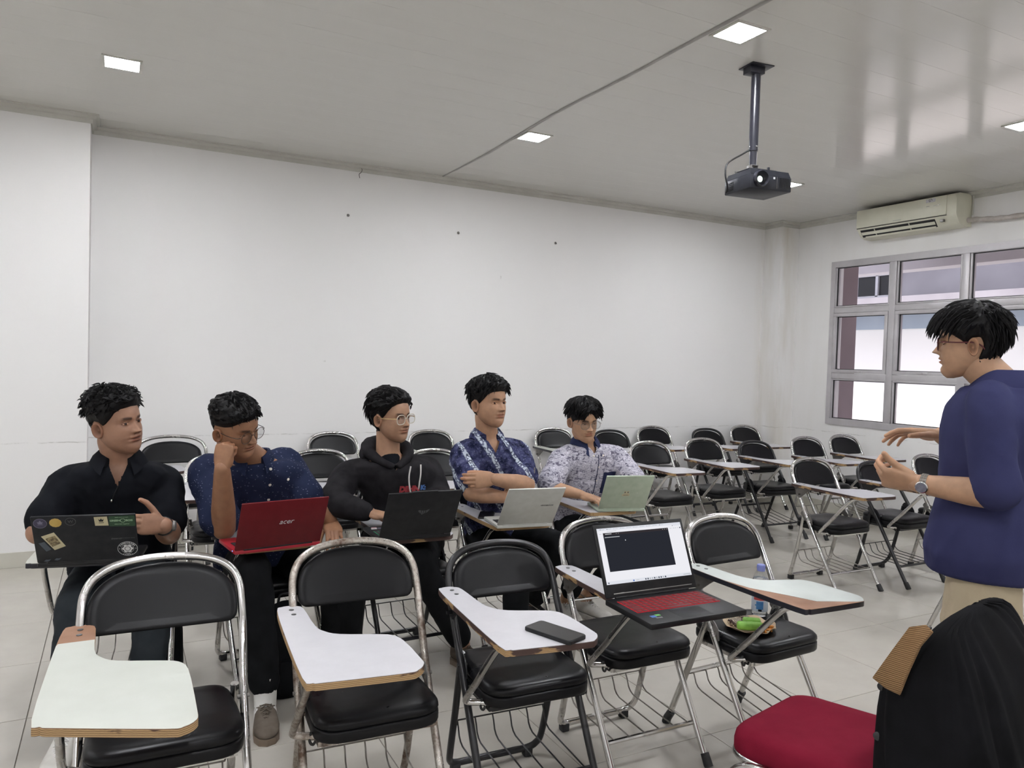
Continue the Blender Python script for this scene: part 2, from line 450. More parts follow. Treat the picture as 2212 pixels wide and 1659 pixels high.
def skirt(name, boxes):
    b = MB()
    for lo, hi in boxes: b.box(lo, hi)
    tag(obj(name, b, M_SKIRT, smooth=False), kind='structure')
skirt('baseboard_back', [((XL, YB-0.01, 0), (-0.84, YB, 0.1)), ((-0.85, 5.85, 0), (-0.175, 5.86, 0.1)), ((-0.183, 5.86, 0), (-0.173, YB, 0.1)), ((-0.173, YB-0.01, 0), (6.225, YB, 0.1)), ((6.215, 5.885, 0), (6.225, YB, 0.1)), ((6.215, 5.875, 0), (XR, 5.885, 0.1))])
skirt('baseboard_right', [((XR-0.01, YF, 0), (XR, 5.875, 0.1))])
skirt('baseboard_left', [((XL, YF, 0), (XL+0.01, YB, 0.1))])
skirt('baseboard_front', [((XL, YF, 0), (XR, YF+0.01, 0.1))])

# window on the right wall: three rows of panes in aluminium
win = empty('window_1'); win['kind'] = 'structure'
colsY = [WY1 - 0.69*k for k in range(8)]; colsY[-1] = WY0
rows = [WZ0, 1.39, 2.05, WZ1]
fx0, fx1 = XR-0.012, XR+0.07
b = MB(); w = 0.055
b.box((fx0, WY0-0.01, WZ0-0.02), (fx1, WY1+0.01, WZ0+w-0.015)); b.box((fx0, WY0-0.01, WZ1-w+0.015), (fx1, WY1+0.01, WZ1+0.02))
b.box((fx0, WY1-w+0.015, WZ0+w-0.015), (fx1, WY1+0.01, WZ1-w+0.015)); b.box((fx0, WY0-0.01, WZ0+w-0.015), (fx1, WY0+w-0.015, WZ1-w+0.015))
obj('outer_frame', b, M_ALU, win, False)
for y in colsY[1:-1]:
    b = MB(); b.rbox((fx0+0.004, y-0.032, WZ0+0.03), (fx1, y+0.032, WZ1-0.03), 0.003); obj('mullion', b, M_ALU, win)
for z in rows[1:-1]:
    for k in range(7):
        b = MB(); b.rbox((fx0+0.006, colsY[k+1]+0.03, z-0.028), (fx1, colsY[k]-0.03, z+0.028), 0.003); obj('transom', b, M_ALU, win)
M_GASK = mottled('black_gasket', (0.01, 0.01, 0.01), (0.02, 0.02, 0.02), 20, 0.6)
for r in range(3):
    for k in range(7):
        y1, y0 = colsY[k]-0.036, colsY[k+1]+0.036; z0, z1 = rows[r]+0.03, rows[r+1]-0.03
        b = MB(); t = 0.034 if r == 1 else 0.014
        for lo, hi in (((y0, z0), (y1, z0+t)), ((y0, z1-t), (y1, z1)), ((y0, z0+t), (y0+t, z1-t)), ((y1-t, z0+t), (y1, z1-t))):
            b.rbox((fx0+(0.0 if r == 1 else 0.012), lo[0], lo[1]), (fx1-0.01, hi[0], hi[1]), 0.002)
        sash = obj('sash', b, M_ALU, win)
        g = MB(); u = t+0.001
        for lo, hi in (((y0+t, z0+t), (y1-t, z0+t+0.006)), ((y0+t, z1-t-0.006), (y1-t, z1-t)), ((y0+t, z0+t), (y0+t+0.006, z1-t)), ((y1-t-0.006, z0+t), (y1-t, z1-t))):
            g.box((fx0+0.025, lo[0], lo[1]), (fx0+0.04, hi[0], hi[1]))
        obj('gasket', g, M_GASK, sash, False)
        p = MB(); p.box((fx0+0.03, y0+t, z0+t), (fx0+0.035, y1-t, z1-t)); obj('pane', p, M_PANE, sash, False)
        if r == 1:
            h = MB(); ym = (y0+y1)/2; h.rbox((fx0-0.012, ym-0.05, z0+0.010), (fx0, ym+0.05, z0+0.026), 0.003); h.rbox((fx0-0.03, ym-0.008, z0+0.014), (fx0-0.008, ym+0.008, z0+0.022), 0.002)
            obj('window_handle', h, M_ALU, sash)

# outside the window: corridor column, soffit, white building across the yard
M_PINK = mottled('pink_render', (0.235, 0.175, 0.19), (0.285, 0.215, 0.23), 3, 0.8)
M_SOFF = mottled('soffit_paint', (0.60, 0.56, 0.57), (0.70, 0.66, 0.67), 1.5, 0.8)
M_WHITEB = mottled('white_facade', (0.82, 0.80, 0.76), (0.88, 0.86, 0.82), 0.8, 0.8)
M_BLUEGR = mottled('blue_grey_fascia', (0.30, 0.36, 0.42), (0.36, 0.42, 0.48), 2, 0.7)
M_CONC = mottled('yard_concrete', (0.55, 0.53, 0.5), (0.65, 0.63, 0.6), 0.7, 0.9)
b = MB(); b.box((6.63, -14, -0.5), (40, 30, -0.1)); tag(obj('floor_outside', b, M_CONC, smooth=False), kind='structure')
b = MB(); b.rbox((6.8, 5.70, -0.1), (7.2, 6.25, 2.86), 0.01)
tag(obj('corridor_column', b, M_PINK), 'dull pink square column outside the left end of the window', 'column')
b = MB(); b.box((6.63, -8, 2.86), (8.3, 12, 3.05)); b.box((8.3, -8, 2.66), (8.55, 12, 3.05)); b.box((6.63, 5.5, 2.78), (8.3, 5.75, 2.86)); b.box((6.63, 1.5, 2.78), (8.3, 1.75, 2.86))
tag(obj('ceiling_outside', b, M_SOFF, smooth=False), kind='structure')
bld = empty('building', (0, 0, 0), 0, 'white building with a blue-grey fascia across the yard outside', 'building')
b = MB(); b.box((14, -14, -0.1), (15, 30, 2.30)); obj('facade', b, M_WHITEB, bld, False)
b = MB(); b.box((13.9, -14, 2.30), (15, 30, 2.62)); obj('fascia', b, M_BLUEGR, bld, False)
b = MB(); b.box((13.0, -14, 2.62), (15, 30, 2.86)); b.box((14.2, -14, 2.86), (15, 30, 5.2)); obj('upper_storey', b, mottled('grey_render', (0.30, 0.28, 0.295), (0.38, 0.36, 0.375), 1.5, 0.8), bld, False)
b = MB(); b.box((12.4, -14, 5.2), (15.2, 30, 5.4)); obj('shade_overhang', b, M_BLUEGR, bld, False)  # out-of-view slab added to keep the sun off the upper storey
for z, hgt in ((3.62, 0.10), (4.1, 0.16)):
    b = MB(); b.box((14.0, -14, z), (14.2, 30, z+hgt)); obj('ledge', b, M_SOFF, bld, False)
for y in (10.25, 3.0):
    b = MB(); b.box((14.15, y, 3.0), (14.2, y+0.95, 3.45)); wv = obj('window', b, M_BLACKP, bld, False)
    b = MB(); b.box((14.1, y+0.44, 3.0), (14.16, y+0.5, 3.45)); b.box((14.1, y-0.03, 3.43), (14.16, y+0.98, 3.48)); b.box((14.1, y-0.03, 2.97), (14.16, y+0.98, 3.02)); obj('window_frame', b, M_ALU, wv, False)

# recessed square ceiling lamps
lamp_place = {(0.0, 4.70): 'square ceiling lamp nearest the left pier', (2.53, 4.66): 'square ceiling lamp on the seam, nearer the back wall',
              (2.53, 2.70): 'square ceiling lamp on the seam, right above the projector mount', (4.985, 4.69): 'square ceiling lamp half hidden behind the projector',
              (4.96, 2.77): 'square ceiling lamp cut by the right picture edge'}
lr = None
for lx in (-2.5, 0.0, 2.53, 4.97):
    for ly in (-1.15, 0.8, 2.75, 4.69):
        sp = [k for k in lamp_place if abs(k[0]-lx) < 0.1 and abs(k[1]-ly) < 0.1]
        px, py = sp[0] if sp else (lx, ly)
        if lr is None:
            lr = empty('ceiling_lamp'); o = lr
            b = MB(); s0, s1 = 0.098, 0.083
            for lo, hi in (((-s0, -s0), (s0, -s1)), ((-s0, s1), (s0, s0)), ((-s0, -s1), (-s1, s1)), ((s1, -s1), (s0, s1))):
                b.box((lo[0], lo[1], -0.007), (hi[0], hi[1], 0.0))
            obj('frame', b, M_TRIM, lr, False)
            b = MB(); b.box((-s1, -s1, -0.0055), (s1, s1, -0.001)); obj('diffuser', b, M_LAMP, lr, False)
        else: o = dup(lr)
        o.location = (px, py, ZC-0.001)
        tag(o, lamp_place[sp[0]] if sp else 'square ceiling lamp behind or beside the camera, out of the picture', 'ceiling lamp', 'square ceiling lamps')
# ------------------------------------------------------------------ tablet-arm folding chairs (local: front is -y, the board is on -x)
CH = {}
def chair_parts(frame, style, board, wide, hz):
    """returns list of (name, mesh, [sub (name, mesh)])"""
    key = (frame, style, board, wide, hz)
    if key in CH: return CH[key]
    k = hz
    tube_m = {'chrome': M_CHROME, 'old': M_CHROME_OLD, 'black': M_BLACKTUBE}[frame]
    wire_m = M_WIREBLK if frame == 'black' else M_WIRE
    parts = []
    r = 0.0122
    wx = {0: 0.2, 1: 0.232, 2: 0.214}[int(wide)]
    fw_ = 0.210 if wide == 2 else 0.2; SW = fw_/0.2
    top = 0.825*k
    def fy(z): return -0.215 + 0.6*min(z, 0.45) + 0.53*max(0, z-0.45)
    half = [(-fw_, fy(0.03), 0.03), (-fw_, fy(0.25), 0.25), (-fw_, fy(0.46), 0.46), (-wx, fy(0.6), 0.60*k), (-wx, fy(0.69), 0.69*k),
            (-wx*0.965, fy(0.75)-0.004, 0.748*k), (-wx*0.82, fy(0.79)-0.004, 0.79*k), (-wx*0.5, fy(0.815), 0.816*k), (0, fy(0.82)+0.002, top)]
    path = half + [(-x, y, z) for x, y, z in half[-2::-1]]
    b = MB(); b.tube(catmull(path, 6), r, 10); parts.append(('frame_tube', mesh_of('frame_tube', b, tube_m), []))
    for sx in (-1, 1):
        b = MB(); p0 = np.array((sx*fw_, fy(0.035), 0.04)); p1 = np.array((sx*fw_, fy(0)-0.004, 0.0))
        b.tube([p0, p0*0.4+p1*0.6, p1], [0.0155, 0.0165, 0.017], 12); parts.append(('foot_cap', mesh_of('foot_cap', b, M_RUBBER), []))
    # rear legs
    if style == 'U':
        half = [(-fw_+0.02, 0.105, 0.475), (-fw_+0.02, 0.145, 0.27), (-fw_+0.022, 0.19, 0.10), (-fw_+0.032, 0.215, 0.05), (-0.14*SW, 0.228, 0.031), (-0.09, 0.23, 0.029), (0, 0.23, 0.029)]
        path = half + [(-x, y, z) for x, y, z in half[-2::-1]]
        b = MB(); b.tube(catmull(path, 5), r, 10); parts.append(('rear_leg_frame', mesh_of('rear_leg_frame', b, tube_m), []))
        for sx in (-1, 1):
            b = MB(); b.rbox((sx*0.142-0.016, 0.213, 0.0), (sx*0.142+0.016, 0.247, 0.032), 0.005); parts.append(('floor_pad', mesh_of('floor_pad', b, M_RUBBER), []))
        bar = [(-0.172, 0.165, 0.215), (0.172, 0.165, 0.215)]
    else:
        for sx in (-1, 1):
            b = MB(); b.tube([(sx*0.19, 0.09, 0.475), (sx*0.203, 0.27, 0.03)], r, 10); lm = mesh_of('rear_leg', b, tube_m)
            b = MB(); b.tube([(sx*0.2025, 0.255, 0.055), (sx*0.204, 0.277, 0.02), (sx*0.2045, 0.283, 0.0)], [0.0155, 0.017, 0.0175], 12)
            parts.append(('rear_leg', lm, [('foot_cap', mesh_of('foot_cap', b, M_RUBBER))]))
        b = MB(); b.tube([(-0.197, 0.185, 0.24), (0.197, 0.185, 0.24)], 0.010, 8); parts.append(('crossbar', mesh_of('crossbar', b, tube_m), []))
        bar = [(-0.17, 0.185, 0.245), (0.17, 0.185, 0.245)]
    # pivot plates
    for sx in (-1, 1):
        b = MB(); x = sx*(fw_-0.007)
        out = round_poly([(0.02, 0.415), (0.085, 0.44), (0.125, 0.48), (0.105, 0.505), (0.05, 0.485), (0.03, 0.46)], 0.012, 3)
        s0 = len(b.v); b.rings([[(x-0.002, p[0], p[1]) for p in out], [(x+0.002, p[0], p[1]) for p in out]])
        b.tube([(x-sx*0.012, 0.055, 0.455), (x+sx*0.022, 0.055, 0.455)], 0.006, 8)
        parts.append(('hinge_plate', mesh_of('hinge_plate', b, M_GREYMETAL if frame != 'black' else M_BLACKTUBE), []))
    # front rung and basket wires
    b = MB(); b.tube([(-fw_+0.01, fy(0.13)+0.002, 0.13), (fw_-0.01, fy(0.13)+0.002, 0.13)], 0.0085, 8); parts.append(('front_rung', mesh_of('front_rung', b, tube_m), []))
    b = MB(); y0, z0 = bar[0][1], bar[0][2]
    if style == 'U':
        b.tube(bar, 0.003, 6)
        for sx in (-1, 1): b.tube(catmull([(sx*0.172, y0, z0), (sx*0.178, y0-0.005, z0+0.03), (sx*0.18, 0.14, 0.29)], 3), 0.003, 6)
    for i in range(6):
        x = -0.165+0.066*i
        b.tube([(x, y0, z0), (x, y0-0.012, z0-0.020), (x, y0-0.022, z0-0.045), (x, y0-0.035, z0-0.058), (x, y0-0.055, z0-0.066), (x, fy(0.13), 0.136)], 0.0028, 6)
    parts.append(('wire_basket', mesh_of('wire_basket', b, wire_m), []))
    # seat
    b = MB(); out = round_poly([(x*SW, y) for x, y in ((-0.188, -0.155), (0.188, -0.155), (0.183, 0.05), (0.168, 0.2), (-0.168, 0.2), (-0.183, 0.05))], [0.085, 0.085, 0.05, 0.06, 0.06, 0.05], 6)
    out = out; c = np.mean(out, axis=0)
    def ins(d): return [c+(np.array(p)-c)*(1-d/np.linalg.norm(np.array(p)-c)) for p in out]
    lv = [(0.012, 0.383), (0.002, 0.386), (0.0, 0.392), (0.0, 0.412), (0.003, 0.417), (0.006, 0.418), (0.004, 0.421), (0.0, 0.428), (0.003, 0.438), (0.012, 0.446), (0.03, 0.4505), (0.07, 0.453), (0.11, 0.452)]
    b.rings([[(p[0], p[1], z) for p in ins(d)] for d, z in lv]); parts.append(('seat', mesh_of('seat', b, M_VINYL, angle=55), []))
    b = MB(); b.box((-0.165, -0.12, 0.368), (0.165, -0.1, 0.384)); b.box((-0.165, 0.13, 0.368), (0.165, 0.15, 0.384)); b.box((-0.175, -0.12, 0.37), (-0.155, 0.15, 0.384)); b.box((0.155, -0.12, 0.37), (0.175, 0.15, 0.384))
    b.tube([(-0.2, 0.03, 0.40), (0.2, 0.03, 0.40)], 0.006, 8)
    parts.append(('seat_frame', mesh_of('seat_frame', b, tube_m), []))
    # backrest pad, dished
    pw = {0: 0.186, 1: 0.200, 2: 0.203}[int(wide)]
    zb, zt = {0: (0.655*k, 0.808*k), 1: (0.645*k, 0.79*k), 2: (0.640*k, 0.806*k)}[int(wide)]
    out = [(-pw+0.02, zb), (pw-0.02, zb), (pw-0.003, zb+0.014), (pw, zb+0.045)]
    for q in range(1, 16):
        an = PI*q/16; out.append((pw*math.copysign(abs(math.cos(an))**0.85, math.cos(an)), zb+0.05+(zt-zb-0.05)*math.sin(an)**0.85))
    out += [(-pw, zb+0.045), (-pw+0.003, zb+0.014)]
    out = round_poly(out, 0.012, 2); c = np.array([0, (zb+zt)/2])
    b = MB(); rings = []
    for d, t in [(0.06, -0.013), (0.03, -0.0145), (0.012, -0.013), (0.003, -0.008), (0.0, 0.0), (0.004, 0.006), (0.02, 0.0085), (0.06, 0.009)]:
        ring = []
        for p in out:
            v = np.array(p)-c; q = c+v*(1-d/max(np.linalg.norm(v), 0.062)); dish = 0.022*(1-(q[0]/pw)**2)
            ring.append((q[0], fy(q[1]/k)+0.002+t+dish-0.004, q[1]))
        rings.append(ring)
    b.rings(rings); parts.append(('backrest', mesh_of('backrest', b, M_VINYL, angle=60), []))
    # writing board
    zt0 = 0.662
    out = [(-0.236, 0.166), (-0.252, 0.14), (-0.262, -0.05), (-0.268, -0.375), (-0.25, -0.412), (-0.215, -0.42), (-0.03, -0.437), (0.005, -0.43), (0.03, -0.40), (0.034, -0.36), (0.03, -0.23), (0.012, -0.178), (-0.03, -0.155), (-0.12, -0.12), (-0.155, -0.085), (-0.172, -0.03), (-0.176, 0.13), (-0.19, 0.16), (-0.21, 0.17)]
    out = [tuple(p) for p in catmull([(x, y, 0) for x, y in out], 3, True)]; out = [(p[0], p[1]) for p in out]
    edge = {'brown': M_PLYBR, 'ply': M_PLY, 'brownend': M_PLY, 'black': M_EDGEBLK, 'blackworn': M_EDGEBLK}[board]
    lamm = {'brown': M_LAM, 'ply': M_LAM, 'brownend': M_LAMG, 'black': M_LAMG, 'blackworn': M_LAMG2}[board]
    sc = 1.04 if board == 'brownend' else 1.0
    def S(o): return [(-0.21+(x+0.21)*sc, 0.166+(y-0.166)*1.07-(max(0, x+0.25)*0.36*min(1, max(0, -y-0.25)/0.1))) if sc != 1 else (x, y) for x, y in o]
    out = S(out)
    b = MB(); slab(b, out, zt0-0.001, zt0+0.017, 0.0015)
    if board in ('brownend', 'blackworn'):
        b.cur = 1; slab(b, [(c_[0], c_[1]) for c_ in out], zt0+0.017, zt0+0.0176); mats = [edge, M_BOARDBR]
    else: mats = [edge]
    bm_ = mesh_of('writing_board', b, mats, angle=30)
    lo = out
    if board == 'brownend': lo = [p if p[1] < 0.035 else (p[0], 0.035+0.02*(p[0]+0.21)) for p in out]
    if board == 'blackworn':
        lo = []
        for x, y in out:
            if x < -0.1 and y < -0.13: x = max(x, min(-0.262+(-0.13-y)*0.42, -0.13) + 0.006*math.sin(y*60))
            if x < 0.0 and y < -0.36 : y = max(y, -0.437 + max(0, -0.02-x)*0.5)
            lo.append((x, y))
    b = MB(); cc = np.mean(lo, axis=0); lo = [tuple(cc+(np.array(p)-cc)*0.997) for p in lo]
    slab(b, lo, zt0+0.0172, zt0+0.0185)
    sub = [('laminate', mesh_of('laminate', b, lamm, angle=30))]
    for y in (0.128, 0.085):
        b = MB(); b.lathe([(0.0075, 0), (0.0075, 0.0014), (0.005, 0.0022), (0, 0.0022)], (-0.212, y, zt0+0.0183), 10); sub.append(('screw', mesh_of('screw', b, M_SCREW)))
    parts.append(('writing_board', bm_, sub))
    # bracket under the rear end and the strut
    b = MB(); out = [(0.165, 0.66), (0.02, 0.66), (0.07, 0.625), (0.12, 0.585), (0.15, 0.60)]
    b.rings([[(-0.213, p[0], p[1]) for p in out], [(-0.207, p[0], p[1]) for p in out]]); b.rbox((-0.228, 0.03, 0.655), (-0.192, 0.16, 0.661), 0.001)
    b.tube([(-0.232, 0.12, 0.61), (-0.19, 0.12, 0.61)], 0.006, 8)
    parts.append(('board_bracket', mesh_of('board_bracket', b, M_GREYMETAL if frame != 'black' else M_BLACKTUBE), []))
    b = MB(); b.tube(catmull([(-0.20, -0.335, 0.658), (-0.222, -0.305, 0.648), (-0.232, -0.27, 0.615), (-0.236, -0.16, 0.49), (-0.237, -0.085, 0.41), (-0.228, -0.073, 0.392), (-0.19, -0.085, 0.388), (-0.15, -0.10, 0.388)], 5), [0.0105]*36, 10)
    b.rbox((-0.225, -0.365, 0.652), (-0.18, -0.30, 0.661), 0.002)
    parts.append(('board_strut', mesh_of('board_strut', b, M_CHROME if frame != 'old' else M_CHROME_OLD), []))
    b = MB(); b.tube(catmull([(-0.188, -0.09, 0.402), (-0.192, -0.092, 0.378), (-0.183, -0.092, 0.366), (-0.175, -0.09, 0.376)], 3), 0.004, 6)
    parts.append(('hook', mesh_of('hook', b, M_RUBBER), []))
    CH[key] = parts
    return parts
def chair(x, y, rot, label, frame='chrome', style='U', board='brown', wide=False, hz=1.0, group='tablet-arm chairs'):
    r = empty('tablet_arm_chair', (x, y, 0), math.radians(rot), label, 'chair', group)
    for name, me, subs in chair_parts(frame, style, board, wide, hz):
        p = obj(name, me, None, r)
        for sn, sm in subs: obj(sn, sm, None, p)
    return r
# front row
chair(0.125, 2.235, -1, 'front-row chair at far left with plywood-edged board and bare brown board end', 'chrome', 'U', 'brownend', 2, 1.01)
chair(0.68, 2.18, -2, 'front-row chair second from left, worn chrome tubes and empty white board', 'old', 'U', 'ply', False, 1.025)
chair(1.205, 2.18, -2, 'front-row chair with black tubes whose board carries the phone', 'black', 'U', 'brown', False, 0.965)
chair(1.72, 2.28, 0, 'front-row chair carrying the open laptop with red keys', 'chrome', 'U', 'brown', False, 1.0)
chair(2.217, 2.13, 3, 'front-row chair with black-edged board, snack plate and water bottle on its seat', 'chrome', 'H', 'blackworn', False, 1.01)
# chairs of the people seated
chair(0.02, 3.55, -6, 'chair under the man in the plain black polo, black-edged greenish board', 'chrome', 'U', 'black')
chair(0.63, 3.55, 9, 'chair under the man with the red laptop, chrome tubes', 'chrome', 'U', 'ply', False, 0.955)
chair(1.275, 3.48, 3, 'black-tube chair under the man in the dark hoodie', 'black', 'U', 'brown')
chair(1.82, 3.54, 1, 'chair under the man with folded arms in the batik shirt', 'chrome', 'U', 'ply')
chair(2.44, 3.67, -1, 'chair under the man in the grey patterned shirt with navy collar', 'chrome', 'U', 'ply')
# empty chairs on the right, same row as the people
chair(4.285, 3.49, 0, 'nearest empty chrome chair on the right, wire basket showing', 'chrome', 'U', 'brown')
chair(4.90, 3.45, 1, 'empty black-tube chair just left of the standing man', 'black', 'U', 'brown', False, 0.95)
chair(5.44, 3.40, 0, 'chrome chair half hidden behind the standing man', 'chrome', 'U', 'brown')
# second row from the back wall
chair(3.78, 4.65, 0, 'chrome chair just right of the mint laptop, seat showing', 'chrome', 'H', 'brown')
chair(4.43, 4.76, 0, 'chrome chair in the second row, third from the window side pillar', 'chrome', 'U', 'brown')
chair(5.03, 4.76, 0, 'black-tube chair in the second row with black wire basket', 'black', 'H', 'brown', False, 0.955)
chair(5.56, 4.66, 0, 'chrome chair in the second row under the window left end', 'chrome', 'U', 'brown')
chair(6.14, 4.73, 0, 'chrome chair in the second row closest to the window wall', 'chrome', 'H', 'brown')
chair(1.17, 4.72, 2, 'chair behind the red laptop, left of the hooded man', 'chrome', 'U', 'brown')
chair(1.90, 4.57, 0, 'chair between the hooded man and the man with folded arms', 'chrome', 'U', 'brown')
chair(0.56, 4.65, 0, 'chair behind the gap between the two leftmost men, legs showing', 'chrome', 'U', 'brown')
# row along the back wall
chair(0.35, 5.70, 2, 'wide-hooped chair by the back wall, behind the two leftmost men', 'chrome', 'U', 'brown', True, 1.01)
chair(1.53, 5.83, 0, 'back-wall chair above the seat left of the hooded man', 'chrome', 'U', 'brown')
chair(2.38, 5.86, 0, 'back-wall chair just right of the hooded man head', 'chrome', 'U', 'black')
chair(3.59, 5.84, 0, 'back-wall chair left of the man in grey patterned shirt', 'chrome', 'U', 'black')
chair(4.2, 5.80, 0, 'black-tube back-wall chair right behind the man in grey patterned shirt', 'black', 'U', 'brown', False, 0.97)
chair(4.75, 5.85, 0, 'back-wall chair above the mint laptop', 'chrome', 'U', 'brown')
chair(5.37, 5.76, 0, 'black-tube back-wall chair, second from the corner', 'black', 'U', 'brown', False, 0.97)
chair(5.90, 5.78, 0, 'back-wall chair nearest the corner pier', 'chrome', 'U', 'brown')
# chair at the right edge behind the standing man
chair(4.20, 2.36, 4, 'chair cut by the right picture edge behind the khaki trousers', 'chrome', 'H', 'brown')
# ------------------------------------------------------------------ people
def V(*a): return np.array(a, float)
def nrm(v): v = np.array(v, float); return v/np.linalg.norm(v)
def frame_from(fwd, up=(0, 0, 1)):
    """columns: right, forward, up"""
    f = nrm(fwd); r = nrm(np.cross(f, up)); u = np.cross(r, f); return np.stack([r, f, u], axis=1)
def arrays_of(mb): return np.array(mb.v, float), list(mb.f)
def remeshed(mb, voxel, smooth=4, ratio=1.0, fac=0.5):
    me = bpy.data.meshes.new('tmp'); me.from_pydata(mb.v, [], mb.f)
    o = bpy.data.objects.new('tmp', me); COL.objects.link(o)
    m = o.modifiers.new('r', 'REMESH'); m.mode = 'VOXEL'; m.voxel_size = voxel; m.adaptivity = 0
    if smooth:
        s = o.modifiers.new('s', 'SMOOTH'); s.factor = fac; s.iterations = smooth
    if ratio < 1:
        d = o.modifiers.new('d', 'DECIMATE'); d.ratio = ratio
    dg = bpy.context.evaluated_depsgraph_get(); ev = o.evaluated_get(dg); em = ev.to_mesh()
    n = len(em.vertices); co = np.empty(n*3); em.vertices.foreach_get('co', co)
    no = np.empty(n*3); em.vertices.foreach_get('normal', no)
    fs = [tuple(p.vertices) for p in em.polygons]
    ev.to_mesh_clear(); bpy.data.objects.remove(o); bpy.data.meshes.remove(me)
    return co.reshape(-1, 3), no.reshape(-1, 3), fs
class Comb:
    """several surfaces collected into one mesh with a colour per vertex"""
    def __init__(s): s.v = []; s.f = []; s.c = []; s.n = 0
    def add(s, v, f, c):
        v = np.array(v, float); s.v.append(v); s.f += [tuple(i+s.n for i in q) for q in f]
        c = np.array(c, float); s.c.append(np.tile(c, (len(v), 1)) if c.ndim == 1 else c); s.n += len(v)
    def mesh(s, name, mat):
        me = bpy.data.meshes.new(name); me.from_pydata(np.concatenate(s.v).tolist(), [], s.f)
        me.materials.append(mat)
        a = me.color_attributes.new('tint', 'FLOAT_COLOR', 'POINT')
        c = np.concatenate(s.c); c = np.concatenate([c, np.ones((len(c), 1))], axis=1)
        a.data.foreach_set('color', c.ravel()); me.polygons.foreach_set('use_smooth', [True]*len(me.polygons)); me.update()
        return me
def sphere_pts(mb, c, r, seg=14, n=9): mb.ell(c, (r, r, r), seg, n)
def limb(mb, P, R, seg=16, sub=6):
    P = catmull(P, sub); R = np.interp(np.linspace(0, 1, len(P)), np.linspace(0, 1, len(R)), R)
    mb.tube(P, list(R), seg); sphere_pts(mb, P[0], R[0]); sphere_pts(mb, P[-1], R[-1])
def loft(mb, rings):
    """rings: (centre, lateral axis, depth axis, half width, half depth, power)"""
    out = []
    for c, ax, ay, a, b, p in rings:
        ring = []
        for k in range(28):
            t = 2*PI*k/28; ct, st = math.cos(t), math.sin(t)
            ring.append(np.array(c)+np.array(ax)*a*math.copysign(abs(ct)**p, ct)+np.array(ay)*b*math.copysign(abs(st)**p, st))
        out.append(ring)
    mb.rings(out)
def skin_mat(name, tint):
    m = principled(name, (1, 1, 1), 0.48, spec=0.35)
    a = N(m, 'ShaderNodeAttribute', attribute_name='tint'); v = coords(m)
    c = mixc(m, 1.0, a.outputs[0], tint, 'MULTIPLY')
    n = ramp(m, noise(m, v, 35, 5).outputs[0], [(0.3, (0.86, 0.84, 0.84)), (0.7, (1.06, 1.04, 1.02))])
    L(m, mixc(m, 1.0, c, n.outputs[0], 'MULTIPLY'), bsdf(m).inputs['Base Color'])
    bsdf(m).inputs['Subsurface Weight'].default_value = 0.06
    bsdf(m).inputs['Subsurface Radius'].default_value = (0.008, 0.004, 0.002)
    bump(m, noise(m, v, 220, 3).outputs[0], 0.06, 0.002)
    return m
M_HAIR = principled('black_hair', (0.0045, 0.004, 0.0045), 0.45, spec=0.22)
def _hair():
    m = M_HAIR; v = coords(m)
    bump(m, noise(m, v, 160, 4, 0.7).outputs[0], 0.3, 0.004)
_hair()

# head: rows of (height above chin, front, back, half width)
HR = np.array([(-0.006, .062, .042, .006), (-0.002, .069, .024, .020), (0.006, .0745, .004, .033), (0.016, .078, -.012, .0445), (0.030, .0800, -.030, .0550), (0.045, .0805, -.043, .0615),
               (0.060, .084, -.054, .0660), (0.075, .085, -.064, .0682), (0.090, .084, -.075, .0698), (0.105, .083, -.085, .0708), (0.120, .084, -.091, .0715), (0.135, .0865, -.095, .0722),
               (0.150, .0865, -.098, .0735), (0.168, .0815, -.099, .0738), (0.186, .070, -.095, .0705), (0.201, .053, -.084, .062), (0.213, .030, -.066, .047), (0.220, .006, -.046, .028), (0.223, -.016, -.024, .006)])
def head_base(z):
    f = np.interp(z, HR[:, 0], HR[:, 1]); b = np.interp(z, HR[:, 0], HR[:, 2]); w = np.interp(z, HR[:, 0], HR[:, 3]); return f, b, w
# smoother tables
_zt = np.linspace(-0.006, 0.223, 231)
def _smooth_table():
    T = np.stack([np.interp(_zt, HR[:, 0], HR[:, i]) for i in (1, 2, 3)])
    for _ in range(30):
        T[:, 1:-1] = 0.25*T[:, :-2]+0.5*T[:, 1:-1]+0.25*T[:, 2:]
    return T
_T = _smooth_table()
def head_tab(z): return np.interp(z, _zt, _T[0]), np.interp(z, _zt, _T[1]), np.interp(z, _zt, _T[2])
def head_surface(th, z, off=0.0):
    """th: 0 at the face, +pi/2 at the person's right ear. returns points"""
    f, b, w = head_tab(z); f = f+off; b = b-off; w = w+off
    cy = 0.42*f+0.58*b
    c, s = np.cos(th), np.sin(th)
    pf = 0.86; 
    x = w*np.sign(s)*np.abs(s)**pf
    y = np.where(c >= 0, cy+(f-cy)*np.abs(c)**0.92, cy-(cy-b)*np.abs(c)**0.95)
    return np.stack([x, y, z+0*th], axis=-1)
def gs(x, c, s): return np.exp(-0.5*((x-c)/s)**2)
